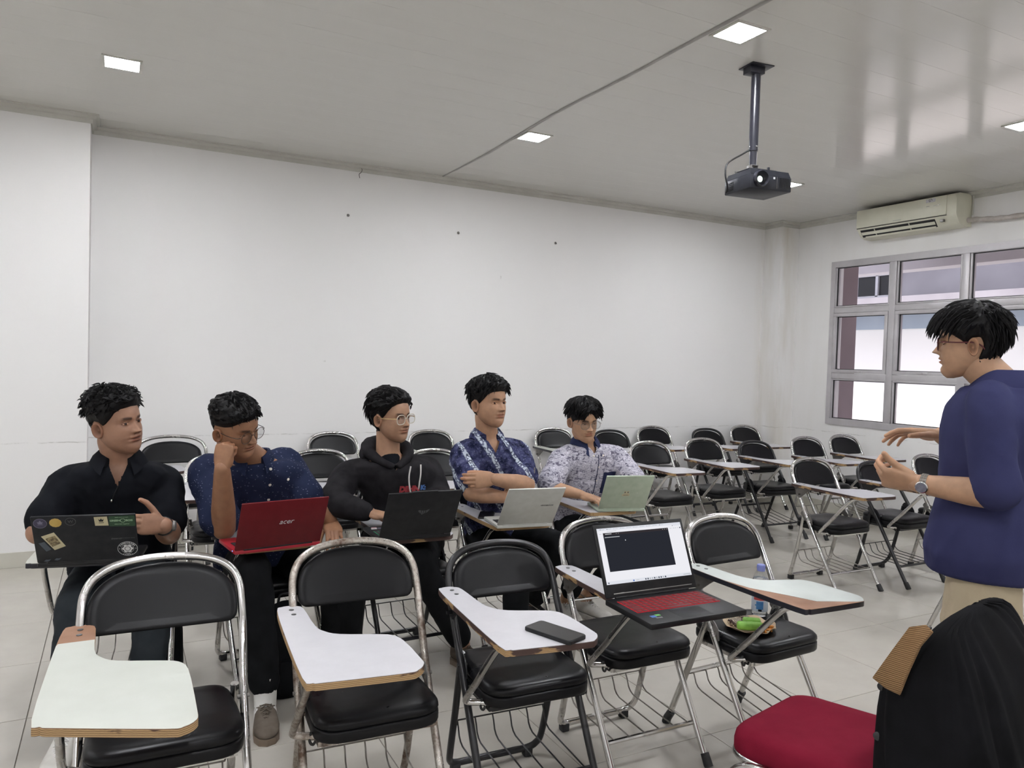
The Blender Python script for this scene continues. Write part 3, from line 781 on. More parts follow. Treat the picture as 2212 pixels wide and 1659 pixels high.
def head_geom(comb, R, pos, scale, o):
    """o: options mouth (open amount), lids (eye opening), gaze (x), brow, jaw"""
    nth, nz = 132, 118
    u = np.linspace(-1, 1, nth, endpoint=False); th = PI*(0.62*u+0.38*np.sign(u)*np.abs(u)**2.2)
    zz = np.linspace(-0.006, 0.223, nz); zz = zz + 0.0
    TH, Z = np.meshgrid(th, zz)
    P = head_surface(TH, Z); front = np.clip(np.cos(TH)*1.6-0.15, 0, 1); X = P[..., 0]
    jw = o.get('jaw', 1.0)
    P[..., 0] *= 1+(jw-1)*gs(Z, 0.03, 0.035); X = P[..., 0]
    d = np.zeros_like(Z); ax = np.abs(X)
    # nose
    t = np.clip((0.122-Z)/(0.122-0.082), 0, 1); ridge = 0.0035+0.0215*t**1.2
    ridge = np.where(Z > 0.122, 0.0035*gs(Z, 0.122, 0.008), ridge); ridge = np.where(Z < 0.082, 0.0250*np.exp(-((0.082-Z)/0.0062)**2), ridge)
    wid = 0.0072+0.0040*t; d += ridge*np.exp(-(np.abs(X)/wid)**2.3)
    d += 0.0095*gs(ax, 0.0135, 0.0052)*gs(Z, 0.0805, 0.0058)
    d += -0.003*gs(ax, 0.0205, 0.003)*gs(Z, 0.080, 0.008)
    # sockets, brow, cheeks
    d += -0.0085*gs(ax, 0.030, 0.013)*gs(Z, 0.1135, 0.0085)
    d += -0.005*gs(ax, 0.014, 0.006)*gs(Z, 0.115, 0.008)
    d += 0.0035*gs(ax, 0.028, 0.018)*gs(Z, 0.131, 0.006)
    d += 0.0045*gs(ax, 0.044, 0.016)*gs(Z, 0.092, 0.014)
    d += 0.0022*gs(ax, 0.031, 0.012)*gs(Z, 0.1045, 0.0045)   # lower lid bag
    # mouth
    op = o.get('mouth', 0.0)
    mz = 0.0545
    d += 0.0062*gs(ax, 0.0, 0.019)*gs(Z, mz+0.0062, 0.0042)*(1-0.25*gs(ax, 0, 0.004))
    d += 0.0072*gs(ax, 0.0, 0.0165)*gs(Z, mz-0.0058-op*0.4, 0.0048)
    d += (-0.0045-op*1.2)*np.exp(-(ax/0.021)**4)*gs(Z, mz-op*0.2, 0.0014+op*0.45)
    d += -0.0030*gs(ax, 0.0265, 0.005)*gs(Z, mz-0.001, 0.006)
    d += -0.004*gs(ax, 0, 0.018)*gs(Z, 0.0385, 0.0045)
    d += 0.0045*gs(ax, 0, 0.014)*gs(Z, 0.018, 0.010)
    d += -0.0012*gs(ax, 0, 0.0035)*gs(Z, 0.067, 0.006)
    # nasolabial fold
    fx = 0.019+(0.082-Z)*0.45; d += -0.0014*gs(ax, fx, 0.0030)*np.clip((0.084-Z)/0.02, 0, 1)*np.clip((Z-0.048)/0.01, 0, 1)
    P[..., 1] += d*front
    # colours
    C = np.ones(P.shape)
    lip = np.maximum(np.exp(-(ax/(0.0225))**6)*gs(Z, mz+0.0050*(1-(ax/0.024)**2), 0.0032), np.exp(-(ax/0.020)**6)*gs(Z, mz-0.0058-op*0.4, 0.0042))*front
    lip = np.clip(lip*1.3, 0, 1)[..., None]; C = C*(1-lip)+np.array([0.86, 0.62, 0.60])*lip
    dark = np.clip(np.exp(-(ax/0.0205)**6)*gs(Z, mz-op*0.2, 0.0010+op*0.40)*(0.6+op*60), 0, 0.9)[..., None]*front[..., None]; C = C*(1-dark)+np.array([0.20, 0.12, 0.11])*dark
    nos = np.clip(gs(ax, 0.0068, 0.0032)*gs(Z, 0.0755, 0.0022)*1.1, 0, 1)[..., None]*front[..., None]; C = C*(1-nos)+np.array([0.25, 0.16, 0.14])*nos
    # brows
    bz = 0.1305+0.0035*np.sin(np.clip((ax-0.012)/0.036, 0, 1)*PI*0.8)+o.get('brow', 0)*(0.03-ax)
    br = np.clip(gs(Z, bz, 0.0032*o.get('browt', 1.0))*1.6, 0, 1)*np.clip((ax-0.010)/0.005, 0, 1)*np.clip((0.050-ax)/0.010, 0, 1)*(front > 0)
    br = (br*0.9)[..., None]; C = C*(1-br)+np.array([0.10, 0.085, 0.085])*br
    # stubble / shade of beard
    be = np.clip(o.get('beard', 0)*(gs(Z, 0.035, 0.025)*np.clip((ax-0.01)/0.02, 0.35, 1)+0.8*gs(Z, 0.067, 0.005)*np.exp(-(ax/0.024)**4)), 0, 0.5)[..., None]
    C = C*(1-be)+np.array([0.42, 0.36, 0.35])*be
    idx = lambda i, j: i*nth+(j % nth)
    fs = [(idx(i, j), idx(i, j+1), idx(i+1, j+1), idx(i+1, j)) for i in range(nz-1) for j in range(nth)]
    fs.append(tuple(idx(0, j) for j in range(nth))[::-1]); fs.append(tuple(idx(nz-1, j) for j in range(nth)))
    W = lambda p: pos+scale*(np.asarray(p)@R.T)
    comb.add(W(P.reshape(-1, 3)), fs, C.reshape(-1, 3))
    # eyes
    lid = o.get('lids', 1.0); g = o.get('gaze', 0.0); gz = o.get('gazez', 0.0)
    for sx in (-1, 1):
        cx, cz = sx*0.0315, 0.1130
        thx = math.asin(min(1, (cx/0.0712)))
        y0 = 0.0705
        nn = 20; na = 14; vs = []; cs = []; fs = []
        for i in range(nn+1):
            q = -1+2*i/nn; xx = q*0.0156
            hu = 0.0066*lid*(1-abs(q)**2.2)+0.0002; hl = 0.0040*max(lid, 0.25)*(1-abs(q)**2.2)+0.0002
            tilt = 0.0012*q*sx
            for j in range(na+1):
                w = -1+2*j/na; zz_ = w*hu if w > 0 else w*hl
                yy = y0+0.0060-(xx/0.0156)**2*0.0066-(zz_/0.006)**2*0.0010-abs(w)**4*0.0012
                vs.append((cx+xx, yy, cz+zz_+tilt))
                rr = math.hypot(xx-sx*0-g*0.008, zz_-gz*0.004-0.0006)
                col = (0.05, 0.03, 0.025) if rr < 0.003 else ((0.12, 0.07, 0.05) if rr < 0.0062 else (1.75, 1.9, 2.0))
                if j == na or j == 0 or i == 0 or i == nn: col = (0.22, 0.15, 0.13)
                if w > 0.72: col = (0.14, 0.09, 0.085)
                cs.append(col)
        for i in range(nn):
            for j in range(na): fs.append((i*(na+1)+j, (i+1)*(na+1)+j, (i+1)*(na+1)+j+1, i*(na+1)+j+1))
        comb.add(W(vs), fs, np.array(cs))
        # upper lid fold and lower lid rim
        for s_, amp, r_, cl, dz in ((1, 0.0066*lid, 0.0016, (0.92, 0.88, 0.87), 0.0016), (1, 0.0066*lid, 0.0009, (0.12, 0.08, 0.08), 0.0), (-1, 0.0040*max(lid, 0.25), 0.0010, (0.95, 0.9, 0.88), -0.0008)):
            m2 = MB(); pts = []
            for i in range(13):
                q = -1+2*i/12; xx = q*0.0166
                zz_ = s_*amp*(1-abs(q)**2.2)+dz
                pts.append((cx+xx, y0+0.0056-(xx/0.0156)**2*0.0062, cz+zz_+0.0012*q*sx))
            m2.tube(pts, [r_*(0.35+0.65*math.sin(PI*(i+0.6)/13.2)) for i in range(13)], 6)
            v_, f_ = arrays_of(m2); comb.add(W(v_), f_, np.array(cl))
    # ears
    for sx in (-1, 1):
        na, nr = 26, 9; vs = []; cs = []; fs = []
        for i in range(nr+1):
            r = i/nr
            for k in range(na):
                a = 2*PI*k/na
                uu = math.cos(a)*0.0165*r*(1.0+0.12*math.sin(a)); vv = math.sin(a)*0.031*r
                uu += 0.0035*math.sin(a)*r if math.sin(a) < 0 else -0.002*math.sin(a)*r
                h = 0.0060*math.exp(-((r-0.86)/0.13)**2)-0.0055*math.exp(-((r-0.35)/0.3)**2)+0.004*math.exp(-((r-0.62)/0.10)**2)*(math.cos(a) < 0.3)
                if r == 1: h = -0.004
                out = 0.0060+0.010*max(0, -math.cos(a)*r+0.35)
                p = np.array((0.0, uu, vv)); x = 0.0700+out+h+0.004*(vv/0.031)
                vs.append((sx*x, -0.012+uu, 0.098+vv))
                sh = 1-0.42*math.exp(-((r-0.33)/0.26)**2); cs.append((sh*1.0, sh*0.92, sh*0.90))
        for i in range(nr):
            for k in range(na):
                k2 = (k+1) % na; fs.append((i*na+k, i*na+k2, (i+1)*na+k2, (i+1)*na+k))
        # back of the ear, closing on the skull
        b0 = nr*na
        for k in range(na):
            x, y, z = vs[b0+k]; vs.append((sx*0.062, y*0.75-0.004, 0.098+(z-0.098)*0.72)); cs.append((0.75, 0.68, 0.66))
        for k in range(na): fs.append((b0+k, b0+(k+1) % na, b0+na+(k+1) % na, b0+na+k))
        comb.add(W(vs), fs, np.array(cs))

def hair_mesh(style, R, pos, scale, seed):
    """cap that hugs the skull plus locks; style gives hairline, thickness and combing"""
    rng = np.random.RandomState(seed); mb = MB()
    nth, nr = 96, 26
    ths = np.linspace(-PI, PI, nth, endpoint=False)
    def wrap(t): return (t+PI) % (2*PI)-PI
    def zline(t):
        return np.interp(abs(wrap(t)), [x[0]*PI/180 for x in style['line']], [x[1] for x in style['line']])
    def thick(t, z, k):
        a = abs(wrap(t))
        side = np.interp(z, [0.10, 0.15, 0.19, 0.225], style['tz'])
        return side*np.interp(a*180/PI, [0, 50, 90, 130, 180], style['ta'])*min(1.0, 0.25+k*5.0)
    pts = {}
    ph = rng.rand(12)*6.28
    def surf(t, z, k, extra=0.0):
        th_ = thick(t, z, k)
        rip = 0.12*math.sin(9*t+5*z*60+ph[0])+0.10*math.sin(23*t+ph[1]+z*90)+0.08*math.sin(41*t+ph[2]-z*160)
        off = th_*(1+style.get('rip', 1.0)*rip)+extra
        p = head_surface(np.array(t), np.array(min(z, 0.2225)), 0.0)
        c = np.array([0, -0.012, 0.115]); d = nrm(p-c); 
        up = max(0.0, d[2]); d = nrm(d*(1)+np.array([0, 0, 0.15*up]))
        push = np.array(style.get('push', (0, 0, 0)))*max(0, (z-0.13)/0.09)
        return p+d*(off+0.0015)+push*th_/0.03
    rows_ = []
    for i in range(nr+1):
        k = (i/nr)
        row = []
        for t in ths:
            z0 = float(zline(t)); z = z0+(0.2228-z0)*(1-(1-k)**1.25)
            row.append(surf(float(t), z, k))
        rows_.append(row)
    mb.rings(rows_, cap0=False, cap1=True)
    # underside rim so the cap has no open edge
    mb.rings([[head_surface(np.array(float(t)), np.array(max(float(zline(t))-0.003, 0)), -0.004) for t in ths], rows_[0]], False, False)
    # locks
    for _ in range(style.get('locks', 380)):
        t = rng.uniform(-PI, PI); kk = rng.uniform(0.0, 1)**0.8*0.98
        z0 = float(zline(t)); z = z0+(0.2225-z0)*(1-(1-kk)**1.25)
        if style.get('lockmin', 0) > z: 
            if rng.rand() > 0.25: continue
            ln = style['len']*0.35
        else: ln = style['len']*rng.uniform(0.6, 1.25)
        if math.radians(38) < abs(t) < math.radians(108) and z < 0.152: continue
        p = surf(t, z, max(kk, 0.15), -0.003)
        cen = np.array([0, -0.012, 0.115])
        n = nrm(p-cen); rad0 = np.linalg.norm(p-cen)
        d = nrm(np.array(style['dir'](t, z, rng), float))
        if math.cos(t) < 0.2: ln = min(ln, max(0.012, (p[2]-float(zline(t))+0.004)*1.1))
        lift = style.get('lift', 0.3)*rng.uniform(0.5, 1.4); pts_ = []; q = np.array(p)
        d = d+n*lift; v = nrm(d-nrm(n)*(d@n)*(1-min(lift, 0.9)))
        g = style.get('grav', 0.0); cv = rng.normal(0, style.get('curl', 0.1), 3)
        for i in range(6):
            pts_.append(q.copy()); q = q+v*ln/5
            nq = nrm(q-cen); v = nrm(v+np.array([0, 0, -g])*0.2+cv*0.3)
            out = v@nq; v = nrm(v-nq*(out-lift*0.35 if out > lift*0.35 else min(out, 0)*0.8))
            # stay outside the skull
            zz = float(np.clip(q[2], -0.006, 0.2225)); f, b, w = head_tab(zz); ex = 0.007+0.004*i/5
            e = (q[0]/(w+ex))**2+((q[1]-(f+b)/2)/((f-b)/2+ex))**2
            if e < 1 and q[2] < 0.205:
                s_ = min(1/math.sqrt(max(e, 1e-3)), 1.25); q[0] *= s_; q[1] = (f+b)/2+(q[1]-(f+b)/2)*s_
        r0 = style.get('lr', 0.0042)*rng.uniform(0.6, 1.3)
        mb.tube(pts_, [r0*0.8, r0, r0*0.95, r0*0.75, r0*0.45, r0*0.08], 5, sx=0.55, up=n)
    A = np.array(mb.v); mb.v = [tuple(p) for p in (pos+scale*(A@R.T))]
    return mb

# hands: fingers run along +x, palm faces -z, thumb on the +y side (a right hand seen from above)
def hand_arrays(pose, left=False, size=1.0):
    mb = MB()
    curl = pose.get('curl', [(15, 20, 10)]*4); spread = pose.get('spread', 1.0)
    # palm
    rings = []
    for x, yc, hw, ht in ((-0.012, 0, 0.026, 0.020), (0.004, 0.001, 0.030, 0.0195), (0.03, 0.002, 0.037, 0.0175), (0.06, 0.001, 0.041, 0.0150), (0.085, 0.0, 0.040, 0.0125), (0.094, 0, 0.036, 0.010)):
        rings.append([(x, yc+hw*math.copysign(abs(math.cos(t))**0.75, math.cos(t)), ht*math.copysign(abs(math.sin(t))**0.8, math.sin(t))-0.001) for t in np.linspace(0, 2*PI, 20, endpoint=False)])
    mb.rings(rings)
    mb.ell((0.034, 0.026, -0.008), (0.030, 0.015, 0.014)); mb.ell((0.035, -0.026, -0.008), (0.032, 0.013, 0.012))
    base = [(0.086, 0.0285), (0.092, 0.0095), (0.089, -0.0095), (0.080, -0.0275)]
    lens = [(0.043, 0.026, 0.020), (0.047, 0.030, 0.021), (0.043, 0.028, 0.020), (0.034, 0.021, 0.018)]
    rad = [0.0090, 0.0094, 0.0088, 0.0078]; nails = []
    for f in range(4):
        x, y = base[f]; a = [math.radians(c) for c in curl[f]]
        sp = math.radians((4.5, 0.5, -3.5, -8)[f]*spread)
        pts = [np.array((x-0.02, y*0.92, 0.001))]; p = np.array((x, y, 0.0)); pts.append(p); ang = 0
        for s_ in range(3):
            ang += a[s_]; d = np.array((math.cos(ang)*math.cos(sp), math.cos(ang)*math.sin(sp), -math.sin(ang))); p = p+d*lens[f][s_]; pts.append(p)
        r = rad[f]; R_ = [r*1.05, r*1.08, r*0.98, r*0.90, r*0.72]
        for i in range(4):
            q0, q1 = pts[i], pts[i+1]; mb.tube([q0, q0*0.5+q1*0.5, q1], [R_[i], (R_[i]+R_[i+1])/2*0.96, R_[i+1]], 12); sphere_pts(mb, q1, R_[i+1]*1.02, 12, 8)
        n = np.array((math.sin(ang), 0, math.cos(ang))); nails.append((pts[4]-0.3*(pts[4]-pts[3])+n*r*0.75, r))
    # thumb
    th = pose.get('thumb', (38, 20, 15, 12)); ab, dr, b1, b2 = [math.radians(v) for v in th]
    p = np.array((0.016, 0.024, -0.008)); d = np.array((math.cos(ab)*math.cos(dr), math.sin(ab)*math.cos(dr), -math.sin(dr))); pts = [p]
    p = p+d*0.044; pts.append(p); side = nrm(np.array((1.0, -0.55, -0.25)))
    d = nrm(d*math.cos(b1)+side*math.sin(b1)); p = p+d*0.034; pts.append(p); d = nrm(d*math.cos(b2)+side*math.sin(b2)); p = p+d*0.025; pts.append(p)
    for i, (r0, r1) in enumerate(((0.0145, 0.0115), (0.0115, 0.0105), (0.0105, 0.0085))):
        mb.tube([pts[i], (pts[i]+pts[i+1])/2, pts[i+1]], [r0, (r0+r1)/2, r1], 12); sphere_pts(mb, pts[i+1], r1*1.02, 12, 8)
    sphere_pts(mb, pts[0], 0.0145)
    co, no, fs = remeshed(mb, 0.0030, 3, 0.6)
    if left: co = co*np.array([1, -1, 1]); fs = [f[::-1] for f in fs]
    return co*size, fs
def place_hand(comb, wrist, fdir, palm, pose, left, size=1.0):
    """fdir: where the fingers point, palm: where the palm faces"""
    x = nrm(fdir); z = -nrm(np.array(palm)-x*(x@np.array(palm))); y = np.cross(z, x)
    co, fs = hand_arrays(pose, left, size)
    c = np.ones((len(co), 3)); tip = np.clip((co[:, 0]-0.12)/0.06, 0, 1)[:, None]
    c = c*(1-0.0*tip)
    pal = np.clip((-co[:, 2]-0.006)/0.012, 0, 1)[:, None]; c = c*(1-pal)+np.array([1.18, 1.12, 1.10])*pal
    comb.add(np.array(wrist)+np.outer(co[:, 0], x)+np.outer(co[:, 1], y)+np.outer(co[:, 2], z), fs, c)

def ripple(v, seed, freq, amp):
    """cloth folds: a few warped, ridged waves"""
    rng = np.random.RandomState(seed); out = np.zeros(len(v))
    for i in range(5):
        k = nrm(rng.normal(0, 1, 3)*np.array([1, 1, 0.7]))*freq*rng.uniform(0.6, 1.7); k2 = rng.normal(0, 1, 3)*freq*0.45
        out += (1-2*np.abs(np.sin(v@k+1.6*np.sin(v@k2+rng.rand()*6)+rng.rand()*6)))*rng.uniform(0.4, 1)
    return out*amp/3.0
def cloth_mesh(name, mb, mat, voxel, seed, freq=32, amp=0.005, smooth=5, ratio=0.6, org=(0, 0, 0), mask=None):
    co, no, fs = remeshed(mb, voxel, smooth, ratio)
    w = ripple(co, seed, freq, amp)+ripple(co, seed+5, freq*2.3, amp*0.35)
    if mask is not None: w = w*mask(co)
    no = no*np.array([1, 1, 0.35]); co = co+no*w[:, None]-np.array(org)
    me = bpy.data.meshes.new(name); me.from_pydata(co.tolist(), [], fs); me.materials.append(mat)
    me.polygons.foreach_set('use_smooth', [True]*len(me.polygons)); me.update(); return me
def cloth_obj(name, me, parent):
    o = bpy.data.objects.new(name, me); COL.objects.link(o); o.parent = parent; return o

def torso_rings(pel, chest, neck, lat, dep, extra=0.0, W=1.0, D=1.0, lo=-0.12, hi=1.0):
    """ellipses up the spine"""
    prof = [(-0.20, .150, .110), (-0.05, .172, .128), (0.1, .168, .122), (0.3, .150, .112), (0.5, .155, .116), (0.7, .170, .120), (0.82, .172, .112), (0.91, .150, .092), (0.96, .105, .074), (1.0, .064, .062), (1.05, .056, .058)]
    sp = catmull([pel, pel*0.45+chest*0.55, chest, neck], 10); sp = np.array(sp)
    L_ = np.concatenate([[0], np.cumsum(np.linalg.norm(np.diff(sp, axis=0), axis=1))]); L_ /= L_[-1]
    out = []
    for t in np.linspace(lo, hi, 26):
        tt = np.clip(t, 0, 1); c = np.array([np.interp(tt, L_, sp[:, i]) for i in range(3)])
        if t < 0: c = c+(sp[0]-sp[1])/np.linalg.norm(sp[1]-sp[0])*(-t)*np.linalg.norm(neck-pel)
        if t > 1: c = c+(sp[-1]-sp[-2])/np.linalg.norm(sp[-1]-sp[-2])*(t-1)*np.linalg.norm(neck-pel)
        a = np.interp(t, [p[0] for p in prof], [p[1] for p in prof])*W; b = np.interp(t, [p[0] for p in prof], [p[2] for p in prof])*D
        out.append((c, lat, dep, a+extra, b+extra, 0.85))
    return out

def build_person(cfg):
    J = {k: np.array(v, float) for k, v in cfg['J'].items()}
    root = empty('person', (cfg['base'][0], cfg['base'][1], 0), 0, cfg['label'], 'person', cfg.get('group'))
    org = np.array([cfg['base'][0], cfg['base'][1], 0.0])
    lat = nrm(J['shR']-J['shL']); dep = nrm(np.cross(np.array([0, 0, 1.0]), lat)); 
    W, D = cfg.get('W', 1.0), cfg.get('D', 1.0)
    # ---- body: one skin
    mb = MB()
    loft(mb, torso_rings(J['pel'], J['chest'], J['neck'], lat, dep, -0.012, W, D, -0.15, 1.03))
    hf = frame_from(J['face'], cfg.get('up', (0, 0, 1))); hs = cfg.get('hs', 1.0)
    if 'roll' in cfg:
        a = math.radians(cfg['roll']); c, s = math.cos(a), math.sin(a); r0, u0 = hf[:, 0].copy(), hf[:, 2].copy(); hf[:, 0] = c*r0+s*u0; hf[:, 2] = -s*r0+c*u0
    hpos = J['head']-hs*(hf@np.array([0, -0.012, 0.105]))        # head given at ear height
    nk_top = hpos+hs*(hf@np.array([0, -0.026, 0.045]))
    nr = cfg.get('neckr', 0.056)
    limb(mb, [J['neck']-nrm(nk_top-J['neck'])*0.06, J['neck'], J['neck']*0.4+nk_top*0.6, nk_top], [nr*1.08, nr*1.04, nr, nr*1.02])
    for s in 'RL':
        sh, el, wr = J['sh'+s], J['el'+s], J['wr'+s]
        k = cfg.get('arm', 1.0)
        limb(mb, [sh, sh*0.55+el*0.45, el], [0.058*k, 0.048*k, 0.041*k]); fw = el*0.68+wr*0.32
        limb(mb, [el, fw, wr*0.8+el*0.2, wr], [0.042*k, 0.043*k, 0.032*k, 0.027*k])
        hp, kn, an = J['hp'+s], J['kn'+s], J['an'+s]
        limb(mb, [hp, hp*0.5+kn*0.5, kn], [0.078, 0.068, 0.052]); limb(mb, [kn, kn*0.6+an*0.4, an], [0.052, 0.052, 0.036])
        td = nrm(J.get('toe'+s, np.array([0, -1.0, 0]))); limb(mb, [an+V(0, 0, -0.03)-td*0.01, an+td*0.07+V(0, 0, -0.058)], [0.029, 0.018])
    co, no, fs = remeshed(mb, 0.0075, 4, 0.5)
    cb = Comb(); cb.add(co, fs, (1, 1, 1))
    head_geom(cb, hf, hpos, hs, cfg.get('facial', {}))
    for s in 'RL':
        h = cfg['hand'+s]; place_hand(cb, J['wr'+s], h[0], h[1], h[2], s == 'L', cfg.get('hand', 1.0))
    cb.v = [v-org for v in cb.v]
    me = cb.mesh('body', skin_mat('skin', cfg['skin'])); cloth_obj('body', me, root)
    # ---- hair
    hm = hair_mesh(cfg['hair'], hf, hpos, hs, cfg.get('seed', 1)); A = np.array(hm.v)-org; hm.v = [tuple(p) for p in A]
    obj('hair', hm, M_HAIR, root, True, 75)
    # ---- shirt
    mb = MB(); ex = cfg.get('ease', 0.012)
    fl = cfg.get('flare', 0.0); tr_ = torso_rings(J['pel'], J['chest'], J['neck'], lat, dep, ex, W, D, cfg.get('hem', -0.1), cfg.get('neckline', 0.965))
    loft(mb, [(c, x_, y_, a+fl*max(0, 1-i/14), b_+fl*max(0, 1-i/14), pw_) for i, (c, x_, y_, a, b_, pw_) in enumerate(tr_)])
    for s in 'RL':
        sh, el, wr = J['sh'+s], J['el'+s], J['wr'+s]; k = cfg.get('sleeve', 0.72); sr = cfg.get('slr', 0.075); sh0 = cfg.get('shr', 0.074)
        inn = J['neck']*0.45+sh*0.55-V(0, 0, 0.02)
        if k <= 1.0:
            limb(mb, [inn, sh, sh+(el-sh)*k*0.5, sh+(el-sh)*k], [0.066, sh0, (sr+sh0)/2*0.98, sr])
        else:
            limb(mb, [inn, sh, sh*0.5+el*0.5, el], [0.066, sh0, 0.070, 0.064]); limb(mb, [el, el*0.55+wr*0.45, wr*0.86+el*0.14], [0.066, 0.060, 0.046])
    shirt = cloth_obj(cfg.get('shirtname', 'shirt'), cloth_mesh('shirt', mb, cfg['shirt'], 0.010, cfg.get('seed', 1)*7, cfg.get('ff', 30), cfg.get('fa', 0.006), 5, 0.7, org), root)
    # ---- trousers
    mb = MB(); loft(mb, torso_rings(J['pel'], J['chest'], J['neck'], lat, dep, 0.006, W, D, -0.2, 0.12))
    tr = cfg.get('tr', 1.0)
    for s in 'RL':
        hp, kn, an = J['hp'+s], J['kn'+s], J['an'+s]
        limb(mb, [hp, hp*0.5+kn*0.5, kn], [0.098, 0.086*tr, 0.072*tr]); limb(mb, [kn, kn*0.5+an*0.5, an+(kn-an)*cfg.get('cuff', 0.12)], [0.072*tr, 0.067*tr, 0.062*tr])
    cloth_obj('trousers', cloth_mesh('trousers', mb, cfg['pants'], 0.012, cfg.get('seed', 1)*11, 26, 0.006, 4, 0.7, org), root)
    # ---- shoes
    for s in 'RL':
        an = J['an'+s]; td = nrm(J.get('toe'+s, np.array([0, -1.0, 0]))); sd = np.cross(td, [0, 0, 1.0])
        cols = cfg.get('shoe', (M_BLACKP, M_RUBBER)); fl = np.array([an[0], an[1], 0.0])
        def ring(d, w, z0, z1): return [fl+td*d+sd*(w*math.copysign(abs(math.cos(t))**0.7, math.cos(t)))+V(0, 0, (z0+z1)/2+(z1-z0)/2*math.copysign(abs(math.sin(t))**0.8, math.sin(t))) for t in np.linspace(0, 2*PI, 18, endpoint=False)]
        b = MB(); b.rings([ring(-0.065, 0.018, 0.025, 0.07), ring(-0.055, 0.032, 0.02, 0.095), ring(-0.02, 0.036, 0.02, 0.105), ring(0.02, 0.038, 0.02, 0.098), ring(0.07, 0.043, 0.02, 0.078), ring(0.12, 0.048, 0.02, 0.062), ring(0.16, 0.044, 0.02, 0.052), ring(0.185, 0.030, 0.022, 0.044), ring(0.196, 0.012, 0.025, 0.034)])
        b.v = [tuple(np.array(p)-org) for p in b.v]
        so = obj('shoe', b, cols[0], root, True, 60)
        b = MB(); b.rings([[p for p in ring2] for ring2 in []] or [[fl+td*d+sd*w*sg+V(0, 0, z) for d, w, sg in [(-0.07, .02, -1), (-0.05, .036, -1), (0.02, .040, -1), (0.10, .048, -1), (0.155, .046, -1), (0.19, .03, -1), (0.203, .0, 1), (0.19, .03, 1), (0.155, .046, 1), (0.10, .048, 1), (0.02, .040, 1), (-0.05, .036, 1), (-0.07, .02, 1)]] for z in (0.0, 0.024)])
        b.v = [tuple(np.array(p)-org) for p in b.v]
        obj('sole', b, cols[1], so, True, 40)
        b = MB()
        for i in range(5):
            d = 0.03+0.017*i; z = 0.101-0.0085*i
            for sg in (-1, 1): b.tube([fl+td*d+sd*0.022*sg+V(0, 0, z-0.006), fl+td*(d+0.008)+V(0, 0, z+0.003), fl+td*(d+0.016)-sd*0.022*sg+V(0, 0, z-0.014)], 0.0026, 5)
        b.v = [tuple(np.array(p)-org) for p in b.v]
        if 'sock' in cfg:
            st = MB()
            for sg in (-1, 1):
                for q_ in range(3):
                    d = 0.015+0.022*q_; st.tube([fl+td*(d+0.012)+sd*sg*0.0375+V(0, 0, 0.030), fl+td*(d+0.004)+sd*sg*0.0385+V(0, 0, 0.055), fl+td*(d-0.006)+sd*sg*0.032+V(0, 0, 0.082)], 0.0042, 6, sx=0.5)
            st.v = [tuple(np.array(p_)-org) for p_ in st.v]; obj('stripes', st, M_CORD, so)
        obj('laces', b, cols[2] if len(cols) > 2 else cols[1], so)
        if 'sock' in cfg:
            b = MB(); b.tube([an+V(0, 0, 0.075), an+V(0, 0, 0.04), an+V(0, 0, 0.0), fl+td*0.015+V(0, 0, 0.07)], [0.043, 0.043, 0.044, 0.042], 14); b.v = [tuple(np.array(p)-org) for p in b.v]; obj('sock', b, cfg['sock'], root)
    cfg['root'] = root; cfg['org'] = org; cfg['hf'] = hf; cfg['hpos'] = hpos; cfg['hsz'] = hs; cfg['lat'] = lat; cfg['dep'] = dep
    return root
def local_part(cfg, name, mb, mat, parent=None, smooth=True, angle=50):
    mb.v = [tuple(np.array(p)-cfg['org']) for p in mb.v]
    return obj(name, mb, mat, parent or cfg['root'], smooth, angle)
def head_xf(cfg, mb):
    A = np.array(mb.v); mb.v = [tuple(p) for p in cfg['hpos']+cfg['hsz']*(A@cfg['hf'].T)]
def glasses(cfg, mat, temple_mat, shape, r, wire):
    g = MB(); ly = 0.0905
    for sx in (-1, 1):
        pts = [(sx*0.0335+shape[0]*math.copysign(abs(math.cos(t))**shape[2], math.cos(t)), ly-0.10*abs(sx*0.0335+shape[0]*math.cos(t))**1*0.12, 0.109+shape[1]*math.copysign(abs(math.sin(t))**shape[2], math.sin(t))+(0.0)) for t in np.linspace(0, 2*PI, 26, endpoint=False)]
        g.tube(pts, r, 7, True)
    g.tube(catmull([(-0.0335+shape[0]-0.001, ly-0.001, 0.112), (0, ly+0.004, 0.1155), (0.0335-shape[0]+0.001, ly-0.001, 0.112)], 4), r*0.9, 7)
    head_xf(cfg, g); go = local_part(cfg, 'spectacles', g, mat)
    for sx in (-1, 1):
        t = MB(); t.tube(catmull([(sx*(0.0335+shape[0]), ly-0.006, 0.115), (sx*0.0735, 0.074, 0.115), (sx*0.0785, 0.03, 0.113), (sx*0.0775, -0.012, 0.113), (sx*0.074, -0.035, 0.103), (sx*0.072, -0.045, 0.090)], 5), wire, 6); head_xf(cfg, t); local_part(cfg, 'temple', t, temple_mat, go)
        l = MB(); n = 24
        ring = [(sx*0.0335+shape[0]*0.98*math.copysign(abs(math.cos(t))**shape[2], math.cos(t)), ly-0.0012-0.10*abs(sx*0.0335+shape[0]*math.cos(t))*0.12, 0.109+shape[1]*0.98*math.copysign(abs(math.sin(t))**shape[2], math.sin(t))) for t in np.linspace(0, 2*PI, n, endpoint=False)]
        l.rings([ring, [(x, y+0.0012, z) for x, y, z in ring]]); head_xf(cfg, l); local_part(cfg, 'lens', l, M_LENS, go)
    return go
